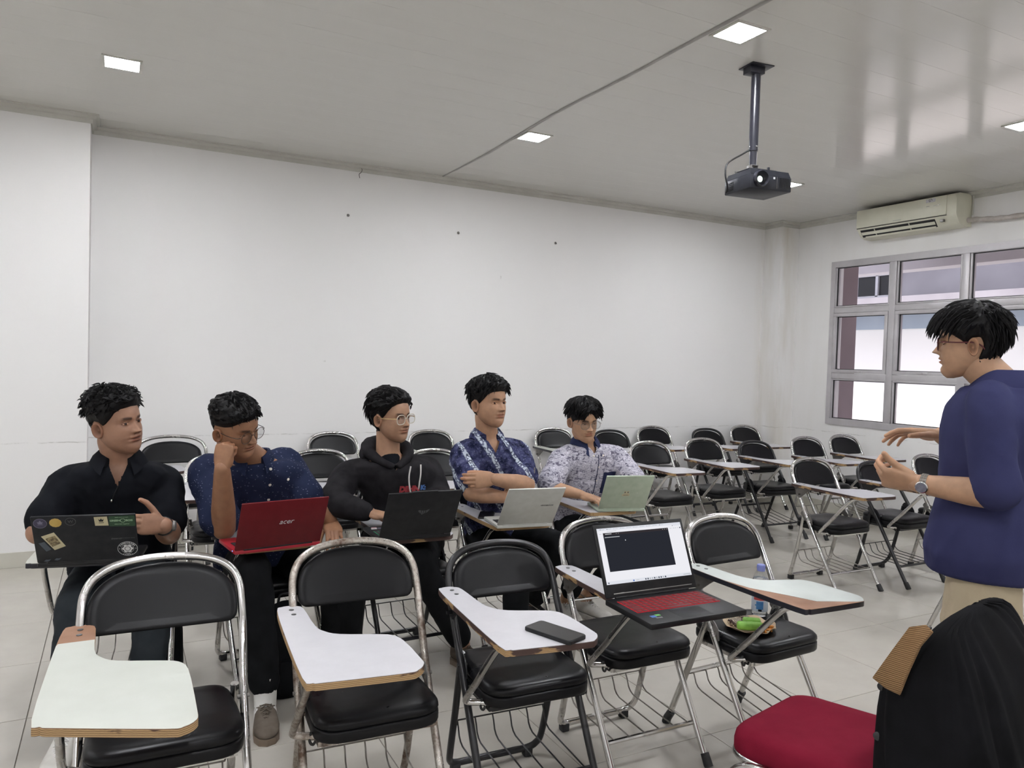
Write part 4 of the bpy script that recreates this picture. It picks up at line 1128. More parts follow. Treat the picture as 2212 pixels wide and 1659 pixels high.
# combing directions and cuts of the six heads of hair
def _spike(t, z, r): return (math.sin(t)*0.5+r.normal(0, .35), 0.25*math.cos(t)+r.normal(0, .35), 0.5*(z > .17)+r.normal(0, .25))
def _fwd(t, z, r): return (math.sin(t)*0.3+r.normal(0, .3), 0.8+r.normal(0, .3), 0.15+r.normal(0, .25))
def _back(t, z, r): return (math.sin(t)*0.2+0.12+r.normal(0, .12), -0.9, (-0.75 if z < .17 else 0.1)+r.normal(0, .12))
def _side(t, z, r): return (0.55*(1 if math.sin(t) > -0.2 else -1)+r.normal(0, .2), 0.5*(math.cos(t) > -.2)-.2+r.normal(0, .2), -0.35*(z < .17)+r.normal(0, .15))
def _curt(t, z, r): return (math.copysign(0.75, math.sin(t)+0.1)+r.normal(0, .2), 0.5*(math.cos(t) > 0)-.1+r.normal(0, .25), -0.5*(z < .19)+r.normal(0, .15))
def _man(t, z, r): return (math.sin(t)*0.35+r.normal(0, .15), (0.75 if math.cos(t) > 0.0 else -0.35)+r.normal(0, .15), (-0.8 if z < .18 else 0.0)+r.normal(0, .15))
SHORT = [(0, .176), (30, .172), (48, .160), (60, .140), (72, .122), (79, .116), (86, .130), (100, .133), (112, .122), (125, .085), (150, .060), (180, .052)]
HAIRS = dict(
 p1=dict(line=SHORT, tz=[.003, .010, .024, .032], ta=[1.05, 1.0, 0.9, 1.05, 1.1], len=.026, lift=.55, dir=_spike, curl=.12, lr=.0038, locks=650, lockmin=.15),
 p2=dict(line=[(0, .172), (30, .170), (48, .158), (58, .150), (75, .140), (90, .135), (105, .132), (125, .105), (150, .075), (180, .065)], tz=[.002, .007, .020, .026], ta=[1.1, 1, .9, .9, .9], len=.022, lift=.4, dir=_fwd, curl=.25, lr=.0036, locks=560, lockmin=.155),
 p3=dict(line=[(0, .184), (25, .180), (45, .168), (60, .148), (72, .124), (79, .114), (86, .130), (100, .132), (112, .100), (125, .050), (150, .030), (180, .025)], tz=[.012, .019, .024, .026], ta=[1.0, 1, 1.0, 1.25, 1.3], len=.06, lift=.10, dir=_back, grav=.1, curl=.10, lr=.0040, locks=560),
 p4=dict(line=[(0, .172), (30, .168), (48, .158), (60, .140), (72, .122), (79, .112), (86, .130), (100, .132), (112, .110), (125, .060), (150, .035), (180, .030)], tz=[.006, .014, .022, .025], ta=[1.35, 1.15, .9, .95, 1], len=.030, lift=.16, dir=_side, grav=.1, curl=.2, lr=.0042, locks=600),
 p5=dict(line=[(0, .178), (12, .165), (25, .142), (40, .138), (55, .134), (72, .122), (79, .112), (86, .130), (100, .132), (112, .110), (125, .065), (150, .045), (180, .04)], tz=[.006, .015, .022, .025], ta=[1.1, 1.25, .95, .95, 1], len=.042, lift=.18, dir=_curt, grav=.4, curl=.28, lr=.0044, locks=560),
 man=dict(line=[(0, .172), (20, .160), (40, .150), (55, .138), (70, .122), (79, .108), (86, .130), (100, .132), (112, .108), (124, .060), (150, .022), (180, .012)], tz=[.012, .021, .026, .028], ta=[1.25, 1.05, .95, .95, .85], len=.055, lift=.06, dir=_man, grav=.35, curl=.10, lr=.0042, locks=900),
)
# ------------------------------------------------------------------ clothing colours and patterns
def fabric(name, c1, c2, scale=14, rough=0.85, bs=420):
    m = principled(name, c1, rough, spec=0.08); v = coords(m)
    r = ramp(m, noise(m, v, scale, 5).outputs[0], [(0.3, c1), (0.7, c2)]); L(m, r.outputs[0], bsdf(m).inputs['Base Color'])
    bsdf(m).inputs['Sheen Weight'].default_value = 0.0
    bump(m, noise(m, v, bs, 2).outputs[0], 0.15, 0.002); return m
M_BLACKPOLO = fabric('black_cotton', (0.006, 0.0065, 0.009), (0.010, 0.011, 0.014))
M_BLACKPANTS = fabric('black_trousers', (0.006, 0.0065, 0.007), (0.011, 0.0115, 0.013))
M_GREYPANTS = fabric('dark_grey_trousers', (0.020, 0.024, 0.028), (0.036, 0.042, 0.048), 9)
M_HOODIE = fabric('charcoal_fleece', (0.013, 0.012, 0.0135), (0.025, 0.0235, 0.026), 20)
M_KHAKI = fabric('khaki_cotton', (0.42, 0.35, 0.24), (0.50, 0.42, 0.30), 6)
M_NAVYSHIRT = fabric('navy_cotton', (0.030, 0.032, 0.085), (0.042, 0.045, 0.110), 6)
M_COLLARNAVY = fabric('navy_collar', (0.022, 0.028, 0.065), (0.032, 0.038, 0.085), 10)
M_CORD = fabric('white_cord', (0.62, 0.60, 0.58), (0.72, 0.70, 0.68), 30)
M_SOCK = fabric('white_sock', (0.62, 0.61, 0.58), (0.72, 0.71, 0.68), 30)
M_SUEDE = fabric('brown_suede', (0.10, 0.082, 0.065), (0.145, 0.12, 0.098), 20)
M_GUM = mottled('gum_sole', (0.16, 0.12, 0.085), (0.21, 0.16, 0.12), 20, 0.7)
M_SHOEW = fabric('pale_shoe', (0.50, 0.48, 0.44), (0.62, 0.60, 0.56), 20)
M_BUTTON = mottled('pearl_button', (0.68, 0.63, 0.55), (0.75, 0.70, 0.62), 60, 0.3)
M_STEEL = principled('watch_steel', (0.75, 0.74, 0.73), 0.18, metal=1.0)
M_DIAL = mottled('watch_dial', (0.10, 0.10, 0.13), (0.16, 0.16, 0.2), 80, 0.2)
# navy shirt with scattered short pale dashes
M_DASH = fabric('navy_dash_shirt', (0.014, 0.019, 0.045), (0.022, 0.028, 0.062))
def _dash():
    m = M_DASH; v = coords(m, scale=(60, 60, 110))
    vo = N(m, 'ShaderNodeTexVoronoi'); vo.inputs['Scale'].default_value = 1.0; vo.inputs['Randomness'].default_value = 0.75; L(m, v, vo.inputs['Vector'])
    s = ramp(m, vo.outputs['Distance'], [(0.13, (1, 1, 1)), (0.20, (0, 0, 0))])
    old = bsdf(m).inputs['Base Color'].links[0].from_socket
    L(m, mixc(m, math_(m, 'MULTIPLY', s.outputs[0], 0.45), old, (0.30, 0.34, 0.44)), bsdf(m).inputs['Base Color'])
_dash()
# batik: mottled dark blue ground, pale flower bands running diagonally
M_BATIK = fabric('blue_batik', (0.012, 0.014, 0.040), (0.02, 0.02, 0.05))
def _batik():
    m = M_BATIK; v = coords(m)
    g = ramp(m, noise(m, v, 26, 4, 0.65).outputs[0], [(0.38, (0.010, 0.012, 0.034)), (0.56, (0.055, 0.06, 0.135)), (0.72, (0.13, 0.14, 0.24))])
    vo = N(m, 'ShaderNodeTexVoronoi'); vo.inputs['Scale'].default_value = 85; L(m, v, vo.inputs['Vector'])
    dots = ramp(m, vo.outputs['Distance'], [(0.16, (1, 1, 1)), (0.24, (0, 0, 0))])
    c = mixc(m, math_(m, 'MULTIPLY', dots.outputs[0], 0.35), g.outputs[0], (0.38, 0.42, 0.55))
    mp = N(m, 'ShaderNodeMapping'); mp.inputs['Rotation'].default_value = (0.0, 0.62, 0.25); L(m, v, mp.inputs[0])
    wv = N(m, 'ShaderNodeTexWave', wave_type='BANDS', bands_direction='X'); wv.inputs['Scale'].default_value = 3.1; wv.inputs['Distortion'].default_value = 1.6
    wv.inputs['Detail Scale'].default_value = 2.2; L(m, mp.outputs[0], wv.inputs['Vector'])
    band = ramp(m, wv.outputs[0], [(0.86, (0, 0, 0)), (0.93, (1, 1, 1))])
    v2 = N(m, 'ShaderNodeTexVoronoi', feature='SMOOTH_F1'); v2.inputs['Scale'].default_value = 58; L(m, v, v2.inputs['Vector'])
    fl = ramp(m, v2.outputs['Distance'], [(0.26, (1, 1, 1)), (0.34, (0.1, 0.1, 0.1)), (0.44, (0.1, 0.1, 0.1)), (0.5, (0.8, 0.8, 0.8))])
    c = mixc(m, math_(m, 'MULTIPLY', band.outputs[0], fl.outputs[0]), c, (0.58, 0.64, 0.72))
    L(m, c, bsdf(m).inputs['Base Color'])
_batik()
# pale shirt with a scribbled grey figure
M_SCRIB = fabric('grey_scribble_shirt', (0.4, 0.4, 0.45), (0.5, 0.5, 0.55))
def _scrib():
    m = M_SCRIB; v = coords(m, scale=(1, 1, 1.7))
    n1 = noise(m, v, 34, 3, 0.6, 1.6).outputs[0]
    a = ramp(m, n1, [(0.36, (0.12, 0.11, 0.15)), (0.45, (0.27, 0.26, 0.32)), (0.50, (0.62, 0.60, 0.66)), (0.55, (0.32, 0.31, 0.37)), (0.64, (0.66, 0.64, 0.70))])
    L(m, a.outputs[0], bsdf(m).inputs['Base Color'])
_scrib()

RELAX = dict(curl=[(22, 28, 15), (26, 30, 16), (30, 34, 18), (36, 36, 18)], thumb=(34, 25, 18, 15))
TYPE = dict(curl=[(10, 32, 18), (14, 36, 20), (16, 36, 20), (16, 34, 18)], thumb=(40, 30, 15, 12), spread=1.5)
FIST = dict(curl=[(78, 92, 55), (82, 95, 55), (84, 95, 55), (84, 92, 50)], thumb=(28, 42, 38, 30), spread=0.3)
GRIP = dict(curl=[(62, 55, 25), (70, 60, 28), (74, 60, 28), (76, 60, 28)], thumb=(52, 8, 10, 24), spread=0.3)
CUP = dict(curl=[(52, 48, 26), (58, 52, 28), (62, 54, 28), (64, 54, 28)], thumb=(30, 5, -8, -18))
FLAT = dict(curl=[(8, 12, 6), (8, 12, 6), (10, 14, 8), (14, 16, 8)], thumb=(30, 15, 10, 8), spread=0.6)
OPEN = dict(curl=[(10, 20, 10), (16, 24, 12), (20, 28, 14), (24, 30, 14)], thumb=(52, 15, 8, 8), spread=1.6)

PEOPLE = {}
# leftmost: black polo, turning to the speaker
PEOPLE['polo'] = dict(label='man in a plain black polo shirt behind the laptop covered in stickers', base=(0.02, 3.55), seed=3,
 J=dict(pel=(0.02, 3.64, 0.53), chest=(0.015, 3.56, 0.80), neck=aty(258, 990, 3.50), head=aty(248, 917, 3.46), face=(0.70, -0.71, 0.05),
  shR=aty(148, 1045, 3.55), shL=aty(356, 1042, 3.53), elR=aty(84, 1150, 3.42), wrR=(-0.13, 3.28, 0.765), elL=aty(365, 1152, 3.36), wrL=aty(352, 1134, 3.17),
  hpR=(-0.07, 3.62, 0.50), hpL=(0.11, 3.62, 0.50), knR=(-0.13, 3.19, 0.50), knL=(0.13, 3.17, 0.50), anR=(-0.15, 3.05, 0.10), anL=(0.10, 3.12, 0.10), toeR=(-0.2, -1, 0), toeL=(0.1, -1, 0)),
 roll=-8, hs=1.07, skin=(0.335, 0.185, 0.12), facial=dict(mouth=0.0022, gaze=0.35, lids=0.9, jaw=1.05), hair=HAIRS['p1'], W=1.10, D=1.05, arm=1.12, neckr=0.062,
 shirt=M_BLACKPOLO, pants=M_GREYPANTS, sleeve=0.74, slr=0.082, ease=0.016, shoe=(M_SHOEW, M_SHOEW, M_CORD), hand=1.0,
 handR=((0.35, -0.9, -0.25), (0, 0, -1), TYPE), handL=((-0.80, -0.45, 0.18), (-0.45, 0.85, -0.1), GRIP))
# second: navy dashed shirt, cheek on fist, red laptop
PEOPLE['fist'] = dict(label='man with round glasses resting his cheek on his fist behind the red laptop', base=(0.605, 3.55), seed=5,
 J=dict(pel=(0.60, 3.64, 0.53), chest=(0.59, 3.53, 0.79), neck=aty(548, 990, 3.40), head=aty(505, 925, 3.27), face=(0.60, -0.74, -0.26),
  shR=aty(443, 1018, 3.50), shL=aty(617, 1000, 3.48), elR=atz(484, 1142, 0.728), wrR=aty(480, 1012, 3.15), elL=aty(668, 1083, 3.36), wrL=atz(716, 1128, 0.70),
  hpR=(0.51, 3.62, 0.50), hpL=(0.70, 3.62, 0.50), knR=aty(548, 1235, 3.12), knL=(0.83, 3.18, 0.50), anR=atz(573, 1500, 0.11), anL=(0.86, 3.25, 0.10), toeR=(-0.12, -1, 0), toeL=(0.15, -1, 0)),
 roll=-14, hs=1.03, skin=(0.30, 0.155, 0.088), facial=dict(lids=0.35, gazez=-0.6, jaw=1.06), hair=HAIRS['p2'], W=1.12, D=1.08, arm=1.12, neckr=0.055,
 shirt=M_DASH, pants=M_BLACKPANTS, sleeve=0.84, slr=0.082, ease=0.024, shoe=(M_SUEDE, M_GUM, M_SUEDE), sock=M_SOCK, cuff=0.10,
 handR=((0.10, 0.08, 1.0), (0.62, 0.78, 0.0), FIST), handL=((-0.1, -0.9, -0.25), (0, 0, -1), RELAX))
# third: charcoal hoodie
PEOPLE['hoodie'] = dict(label='man in a dark hoodie with white drawstrings and clear-framed glasses', base=(1.275, 3.48), seed=8,
 J=dict(pel=(1.275, 3.58, 0.53), chest=(1.235, 3.53, 0.80), neck=aty(838, 982, 3.49), head=aty(843, 903, 3.46), face=(0.46, -0.885, -0.03),
  shR=aty(752, 1028, 3.53), shL=aty(922, 1015, 3.53), elR=aty(716, 1085, 3.40), wrR=atz(800, 1108, 0.745), elL=aty(950, 1075, 3.40), wrL=(1.29, 3.20, 0.76),
  hpR=(1.18, 3.56, 0.50), hpL=(1.37, 3.56, 0.50), knR=aty(755, 1235, 3.12), knL=aty(905, 1215, 3.10), anR=atz(748, 1430, 0.10), anL=atz(1000, 1392, 0.10), toeR=(0, -1, 0), toeL=(0.3, -1, 0)),
 roll=-3, hs=1.0, skin=(0.40, 0.235, 0.15), facial=dict(gaze=0.3, lids=0.8, beard=0.35), hair=HAIRS['p3'], W=1.08, D=1.1, shirtname='hoodie',
 shirt=M_HOODIE, pants=M_BLACKPANTS, sleeve=1.5, ease=0.022, neckline=0.95, fa=0.008, ff=24, shoe=(M_SUEDE, M_GUM, M_SUEDE),
 handR=((0.80, -0.55, -0.12), (0, 0, -1), TYPE), handL=((-0.3, -0.9, -0.2), (0, 0, -1), TYPE))
# fourth: batik shirt, arms folded
PEOPLE['batik'] = dict(label='man in a blue batik shirt with folded arms behind the silver laptop', base=(1.82, 3.54), seed=12,
 J=dict(pel=(1.82, 3.64, 0.53), chest=(1.79, 3.57, 0.83), neck=aty(1052, 940, 3.53), head=aty(1053, 873, 3.50), face=(0.31, -0.95, 0.02),
  shR=aty(1000, 985, 3.55), shL=aty(1118, 980, 3.55), elR=aty(1018, 1065, 3.40), wrR=aty(1092, 1075, 3.33), elL=aty(1138, 1047, 3.36), wrL=aty(1066, 1035, 3.29),
  hpR=(1.73, 3.62, 0.50), hpL=(1.92, 3.62, 0.50), knR=(1.72, 3.22, 0.50), knL=aty(1205, 1178, 3.22), anR=(1.72, 3.2, 0.10), anL=atz(1150, 1300, 0.10), toeR=(-0.1, -1, 0), toeL=(0.2, -1, 0)),
 roll=-1, hs=1.04, skin=(0.43, 0.25, 0.155), facial=dict(gaze=0.45, lids=0.95, beard=0.1), hair=HAIRS['p4'], W=0.98, D=1.0, arm=1.05, neckr=0.055,
 shirt=M_BATIK, pants=M_BLACKPANTS, sleeve=0.72, slr=0.076, ease=0.016, shoe=(M_BLACKP, M_RUBBER, M_BLACKP),
 handR=((0.85, 0.35, 0.1), (0.3, 0.9, 0.1), FLAT), handL=((-1.0, 0.12, -0.05), (-0.1, 0.95, -0.1), dict(curl=[(30, 38, 20), (32, 40, 20), (34, 42, 22), (36, 42, 22)], thumb=(14, 20, 10, 10), spread=0.1)))
# fifth: grey scribble shirt, navy collar and pocket
PEOPLE['grey'] = dict(label='man in a grey patterned shirt with navy collar typing on the mint laptop', base=(2.44, 3.67), seed=15,
 J=dict(pel=(2.44, 3.77, 0.53), chest=(2.405, 3.70, 0.80), neck=aty(1264, 955, 3.66), head=aty(1259, 910, 3.62), face=(-0.10, -0.95, -0.19),
  shR=aty(1214, 995, 3.66), shL=aty(1332, 990, 3.66), elR=aty(1184, 1052, 3.52), wrR=atz(1257, 1069, 0.745), elL=aty(1372, 1042, 3.50), wrL=(2.42, 3.40, 0.755),
  hpR=(2.35, 3.75, 0.50), hpL=(2.54, 3.75, 0.50), knR=(2.28, 3.40, 0.50), knL=(2.60, 3.36, 0.50), anR=atz(1222, 1297, 0.10), anL=atz(1262, 1292, 0.10), toeR=(-0.2, -1, 0), toeL=(0.35, -1, 0)),
 roll=-3, hs=0.98, skin=(0.46, 0.275, 0.17), facial=dict(lids=0.35, gazez=-0.6), hair=HAIRS['p5'], W=0.96, D=0.98, arm=0.92, neckr=0.053,
 shirt=M_SCRIB, pants=M_BLACKPANTS, sleeve=0.86, slr=0.076, ease=0.018, shoe=(M_SHOEW, M_SHOEW, M_CORD), hem=-0.15, cuff=0.2,
 handR=((0.55, -0.80, -0.15), (0, 0, -1), TYPE), handL=((-0.3, -0.9, -0.2), (0, 0, -1), TYPE))
# the speaker, standing in profile
MX, MY = 2.46, 1.42
MF = nrm((-0.51, 0.86, 0)); ML = np.array([-MF[1], MF[0], 0.0])
def mp(f, l, z): return np.array([MX, MY, 0])+MF*f+ML*l+np.array([0, 0, z])
PEOPLE['speaker'] = dict(label='standing man in navy shirt and khaki trousers talking with raised hands', base=(MX, MY), seed=21,
 J=dict(pel=mp(0.005, 0, 0.93), chest=mp(0.005, 0, 1.20), neck=mp(0.0, 0, 1.425), head=mp(0.072, 0, 1.545), face=MF+np.array([0, 0, -0.02]),
  shL=mp(0.025, 0.172, 1.365), shR=mp(0.015, -0.172, 1.365), elL=mp(-0.005, 0.235, 1.105), wrL=mp(0.205, 0.190, 1.112), elR=mp(0.0, -0.28, 1.13), wrR=mp(0.165, -0.24, 1.235),
  hpL=mp(0.012, 0.095, 0.90), hpR=mp(0.012, -0.095, 0.90), knL=mp(0.012, 0.10, 0.49), knR=mp(0.02, -0.10, 0.49), anL=mp(0.03, 0.11, 0.10), anR=mp(0.04, -0.11, 0.10), toeL=MF+ML*0.15, toeR=MF-ML*0.15),
 roll=0, hs=0.95, skin=(0.44, 0.265, 0.165), facial=dict(mouth=0.001, lids=0.8), hair=HAIRS['man'], W=1.05, D=1.08, neckr=0.058, tr=1.30,
 shirt=M_NAVYSHIRT, pants=M_KHAKI, sleeve=0.90, slr=0.074, shr=0.066, ease=0.026, hem=-0.20, neckline=0.985, flare=0.030, fa=0.008, ff=15, shoe=(M_SHOEW, M_SHOEW, M_CORD),
 handL=(MF*1.0+np.array([0, 0, 0.10]), ML*-0.75+np.array([0, 0, 0.55]), CUP), handR=(MF*1.0+np.array([0, 0, 0.05]), ML*0.3+np.array([0, 0, -1.0]), OPEN))
for k_ in PEOPLE: build_person(PEOPLE[k_])
# ------------------------------------------------------------------ details on the clothes
from mathutils.bvhtree import BVHTree
def bvh_of(o):
    me = o.data; return BVHTree.FromPolygons([v.co[:] for v in me.vertices], [tuple(p.vertices) for p in me.polygons])
def part_named(root, nm): return [c for c in root.children if c.name.split('.')[0] == nm][0]
class Front:
    """finds points on the front of a person's top: s sideways (+ towards the person's left), z height"""
    def __init__(s, cfg, name='shirt', direction=None):
        s.cfg = cfg; s.t = bvh_of(part_named(cfg['root'], name)); s.d = cfg['dep'] if direction is None else direction; s.l = -cfg['lat']
        s.c = np.array(cfg['J']['chest'], float)-cfg['org']
    def at(s, a, z, lift=0.002):
        o = s.c+s.l*a; o = np.array([o[0], o[1], z])+s.d*0.6
        loc, no, i, ds = s.t.ray_cast(Vector(o), Vector(-s.d))
        if loc is None: return o-s.d*0.48, s.d
        no = np.array(no); 
        if no@s.d < 0: no = -no
        return np.array(loc)+no*lift, no
def rel(cfg, name, mb, mat, parent=None, smooth=True, angle=50): return obj(name, mb, mat, parent or cfg['root'], smooth, angle)
def buttons(cfg, F, spots, mat, r=0.0058, name='button'):
    for a, z in spots:
        p, n = F.at(a, z, 0.001); R_ = frame_from(n, (0.1, 0.05, 1)); b = MB()
        b.lathe([(r, 0), (r, 0.0018), (r*0.7, 0.0026), (0, 0.0022)], seg=12)
        B = np.stack([R_[:, 0], R_[:, 2], n], axis=1); b.v = [tuple(p+B@np.array(q)) for q in b.v]; rel(cfg, name, b, mat)
def placket(cfg, F, a, z0, z1, mat, w=0.004):
    b = MB(); pts = [F.at(a, z, 0.0008)[0] for z in np.linspace(z0, z1, 14)]; b.tube(pts, w*0.5, 6); rel(cfg, 'placket', b, mat)
def patch(cfg, F, name, mat, a0, a1, z0, z1, lift=0.004, point=0.0):
    n = 8; top = []; 
    for i in range(n+1):
        for j in range(n+1):
            u, v = i/n, j/n; z = z0+(z1-z0)*v - (point*(1-abs(2*u-1)) if j == 0 else point*(1-abs(2*u-1))*(1-v))
            top.append(F.at(a0+(a1-a0)*u, z, lift))
    vs = [p for p, q in top]+[p-q*lift*0.9 for p, q in top]; m = (n+1)**2; fs = []
    for i in range(n):
        for j in range(n):
            a = i*(n+1)+j; q = (a, a+n+1, a+n+2, a+1); fs.append(q); fs.append(tuple(x+m for x in q[::-1]))
    edge = [i*(n+1) for i in range(n+1)]+[n*(n+1)+j for j in range(1, n+1)]+[i*(n+1)+n for i in range(n-1, -1, -1)]+[j for j in range(n-1, 0, -1)]
    for k in range(len(edge)):
        a, b_ = edge[k], edge[(k+1) % len(edge)]; fs.append((a, b_, b_+m, a+m))
    b = MB(); b.add(vs, fs); return rel(cfg, name, b, mat)
def collar(cfg, mat, up=0.034, fall=0.046, r0=0.060, r1=0.088, tip=0.030, gap=24, dz=0.0, drop=0.055, tilt=0.0):
    """turned-down collar round the neck, open at the front"""
    J = cfg['J']; nk = np.array(J['neck'], float)-cfg['org']; lat = -cfg['lat']; dep = cfg['dep']; z = np.array([0, 0, 1.0])
    k = cfg.get('neckr', 0.056)/0.056; r0 *= k; r1 *= k
    ph = np.radians(np.linspace(-180+gap, 180-gap, 41)); rows = []
    for p in ph:
        s, c = math.sin(p), -math.cos(p)      # c>0 towards the front
        d = lat*s+dep*(c*1.05); fr = max(0, c); low = drop*fr**1.6
        edge = max(0.0, (abs(math.degrees(p))-(180-gap-34))/34.0)
        base = nk+z*(dz-low+tilt*(1-fr)*0.5)
        a = base+d*r0+z*(0.012); b = base+d*(r0*0.97)+z*up; c1 = base+d*(r0+0.006)+z*(up+0.003); e = base+d*(r1+0.012*edge)+z*(up-fall-tip*edge)+dep*0.018*edge+z*0.010*fr
        m_ = c1*0.5+e*0.5+d*0.006
        rows.append([a, b, c1, m_, e, e-d*0.004-z*0.001, m_-d*0.005, a-z*0.006+d*0.004])
    b = MB(); n = len(rows[0]); vs = [q for r in rows for q in r]; fs = []
    for i in range(len(rows)-1):
        for j in range(n): fs.append((i*n+j, i*n+(j+1) % n, (i+1)*n+(j+1) % n, (i+1)*n+j))
    fs.append(tuple(range(n))[::-1]); fs.append(tuple((len(rows)-1)*n+j for j in range(n))); b.add(vs, fs)
    return rel(cfg, 'collar', b, mat, None, True, 65)
def neck_opening(cfg, width, depth, name='shirt'):
    """cut a V out of the cloth below the throat"""
    o = part_named(cfg['root'], name); me = o.data; nk = np.array(cfg['J']['neck'], float)-cfg['org']; bm = bmesh.new(); bm.from_mesh(me)
    l, d = -cfg['lat'], cfg['dep']; z = np.array([0, 0, 1.0]); tip = nk-z*depth
    for sg in (-1, 1):
        e = nrm(l*sg*width+z*depth); no = nrm(np.cross(e, d))
        reg = [f for f in bm.faces if (lambda q: q@d > -0.06 and q[2] > -depth-0.03 and abs(q@l) < width*1.8+0.03)(np.array(f.calc_center_median())-nk)]
        gm = set(reg)
        for f in reg: gm.update(f.edges); gm.update(f.verts)
        bmesh.ops.bisect_plane(bm, geom=list(gm), dist=1e-5, plane_co=Vector(tip), plane_no=Vector(no))
    kill = []
    for f in bm.faces:
        q = np.array(f.calc_center_median())-nk; a, fr, h = q@l, q@d, q[2]
        if fr > -0.06 and h > -depth and abs(a) < width*(h+depth)/depth: kill.append(f)
    bmesh.ops.delete(bm, geom=kill, context='FACES'); bm.to_mesh(me); bm.free()
def watch(cfg, side, strap_mat, metal, rr=0.031, face=0.018, spin=0.0, links=False):
    J = cfg['J']; w = np.array(J['wr'+side], float)-cfg['org']; e = np.array(J['el'+side], float)-cfg['org']; d = nrm(w-e); p = w-d*0.028
    hand = cfg['hand'+side]; pal = np.array(hand[1], float); n = nrm(-(pal-d*(pal@d))); s = np.cross(d, n)
    n2 = n*math.cos(spin)+s*math.sin(spin); s2 = np.cross(d, n2)
    b = MB()
    if links:
        for k in range(22):
            a0 = 2*PI*k/22+0.02; a1 = 2*PI*(k+1)/22-0.02
            for off in (-0.0062, 0, 0.0062):
                q = []
                for a in (a0, a1):
                    dd = n2*math.cos(a)+s2*math.sin(a)
                    for r_ in (rr, rr+0.0035): q.append(p+d*off+dd*r_)
                vs = [x+d*t for x in q for t in (-0.0029, 0.0029)]; b.add(vs, [(0, 1, 3, 2), (4, 6, 7, 5), (0, 4, 5, 1), (2, 3, 7, 6), (0, 2, 6, 4), (1, 5, 7, 3)])
    else:
        rings = []
        for k in range(28):
            a = 2*PI*k/28; dd = n2*math.cos(a)+s2*math.sin(a); rings.append([p+dd*rr-d*0.009, p+dd*(rr+0.003)-d*0.008, p+dd*(rr+0.003)+d*0.008, p+dd*rr+d*0.009])
        rings.append(rings[0]); b.rings(rings, False, False)
    w_ = rel(cfg, 'wristwatch', b, strap_mat)
    B = np.stack([d, np.cross(n2, d), n2], axis=1); c = p+n2*(rr+0.001)
    b = MB(); b.lathe([(face, -0.002), (face+0.001, 0.003), (face, 0.008), (face*0.85, 0.0095)], seg=24); b.v = [tuple(c+B@np.array(q)) for q in b.v]; rel(cfg, 'watch_case', b, metal, w_)
    b = MB(); b.lathe([(face*0.86, 0.0080), (face*0.84, 0.0098), (0, 0.0100)], seg=24); b.v = [tuple(c+B@np.array(q)) for q in b.v]; rel(cfg, 'watch_face', b, M_DIAL, w_)
def head_tint(*a): pass

P = PEOPLE
# black polo: collar, zip with its pull, watch
c = P['polo']; neck_opening(c, 0.040, 0.10); collar(c, M_BLACKPOLO, gap=30, r1=0.098, drop=0.035, tip=0.02); F = Front(c)
zn = c['J']['neck'][2]
b = MB(); b.tube([F.at(0.0, zn-0.095, 0.002)[0], F.at(-0.012, zn-0.125, 0.003)[0], F.at(-0.022, zn-0.150, 0.004)[0]], 0.0022, 6); zp = rel(c, 'zip_pull', b, M_BLACKP)
p_, n_ = F.at(-0.024, zn-0.155, 0.004); b = MB(); b.ell(p_, (0.004, 0.004, 0.006), 8, 6); rel(c, 'zip_tip', b, M_STEEL, zp)
placket(c, F, 0.0, zn-0.22, zn-0.10, M_BLACKPANTS, 0.003)
watch(c, 'L', M_BLACKP, M_GREYMETAL, 0.033, 0.019, 0.3)
# dashed navy shirt
c = P['fist']; collar(c, M_DASH, gap=26, drop=0.030); F = Front(c); zn = c['J']['neck'][2]
placket(c, F, 0.0, zn-0.34, zn-0.05, M_DASH); buttons(c, F, [(0.0, zn-0.035), (0.0, zn-0.105), (0.0, zn-0.175), (0.075, zn-0.085)], M_BUTTON, 0.0062)
glasses(c, mottled('dark_wire_rim', (0.05, 0.04, 0.035), (0.09, 0.07, 0.06), 50, 0.3, metal=0.6), M_BLACKP, (0.0255, 0.0235, 0.95), 0.0011, 0.0013)
# hoodie: tee in the neck, hood, strings, chest print
c = P['hoodie']; nk = np.array(c['J']['neck'])-c['org']; l, d = -c['lat'], c['dep']; zv = np.array([0, 0, 1.0])
neck_opening(c, 0.045, 0.060, 'hoodie')
hood = MB()
def hp(a, r, h, out=0): return nk+l*(math.sin(a)*r)+d*(-math.cos(a)*r*0.95+out)+zv*h
path = []; rad = []
for a in np.linspace(-PI*0.97, PI*0.97, 33):
    back = (1+math.cos(a))/2
    path.append(hp(a, 0.088+0.012*back, -0.048+0.095*back**0.55, 0.030*(1-back)-0.012*back)); rad.append(0.017+0.020*back**0.8)
hood.tube(path, rad, 14, sx=1.15)
path2 = [hp(a, 0.105, -0.035+0.055*((1+math.cos(a))/2), -0.02) for a in np.linspace(-PI*0.55, PI*0.55, 17)]
hood.tube(path2, [0.02+0.02*math.sin(PI*i/16) for i in range(17)], 12)
co, no, fs = remeshed(hood, 0.007, 5, 0.6); co = co+no*ripple(co, 3, 40, 0.003)[:, None]
me = bpy.data.meshes.new('hood'); me.from_pydata(co.tolist(), [], fs); me.materials.append(M_HOODIE); me.polygons.foreach_set('use_smooth', [True]*len(me.polygons)); cloth_obj('hood', me, c['root'])
tee = MB(); tee.tube([nk+d*0.010-zv*0.10, nk+d*0.006-zv*0.04, nk+d*0.004-zv*0.016, nk-zv*0.010], [0.086, 0.078, 0.067, 0.060], 24); rel(c, 'tee_neck', tee, M_BLACKPOLO)
F = Front(c, 'hoodie'); zn = c['J']['neck'][2]
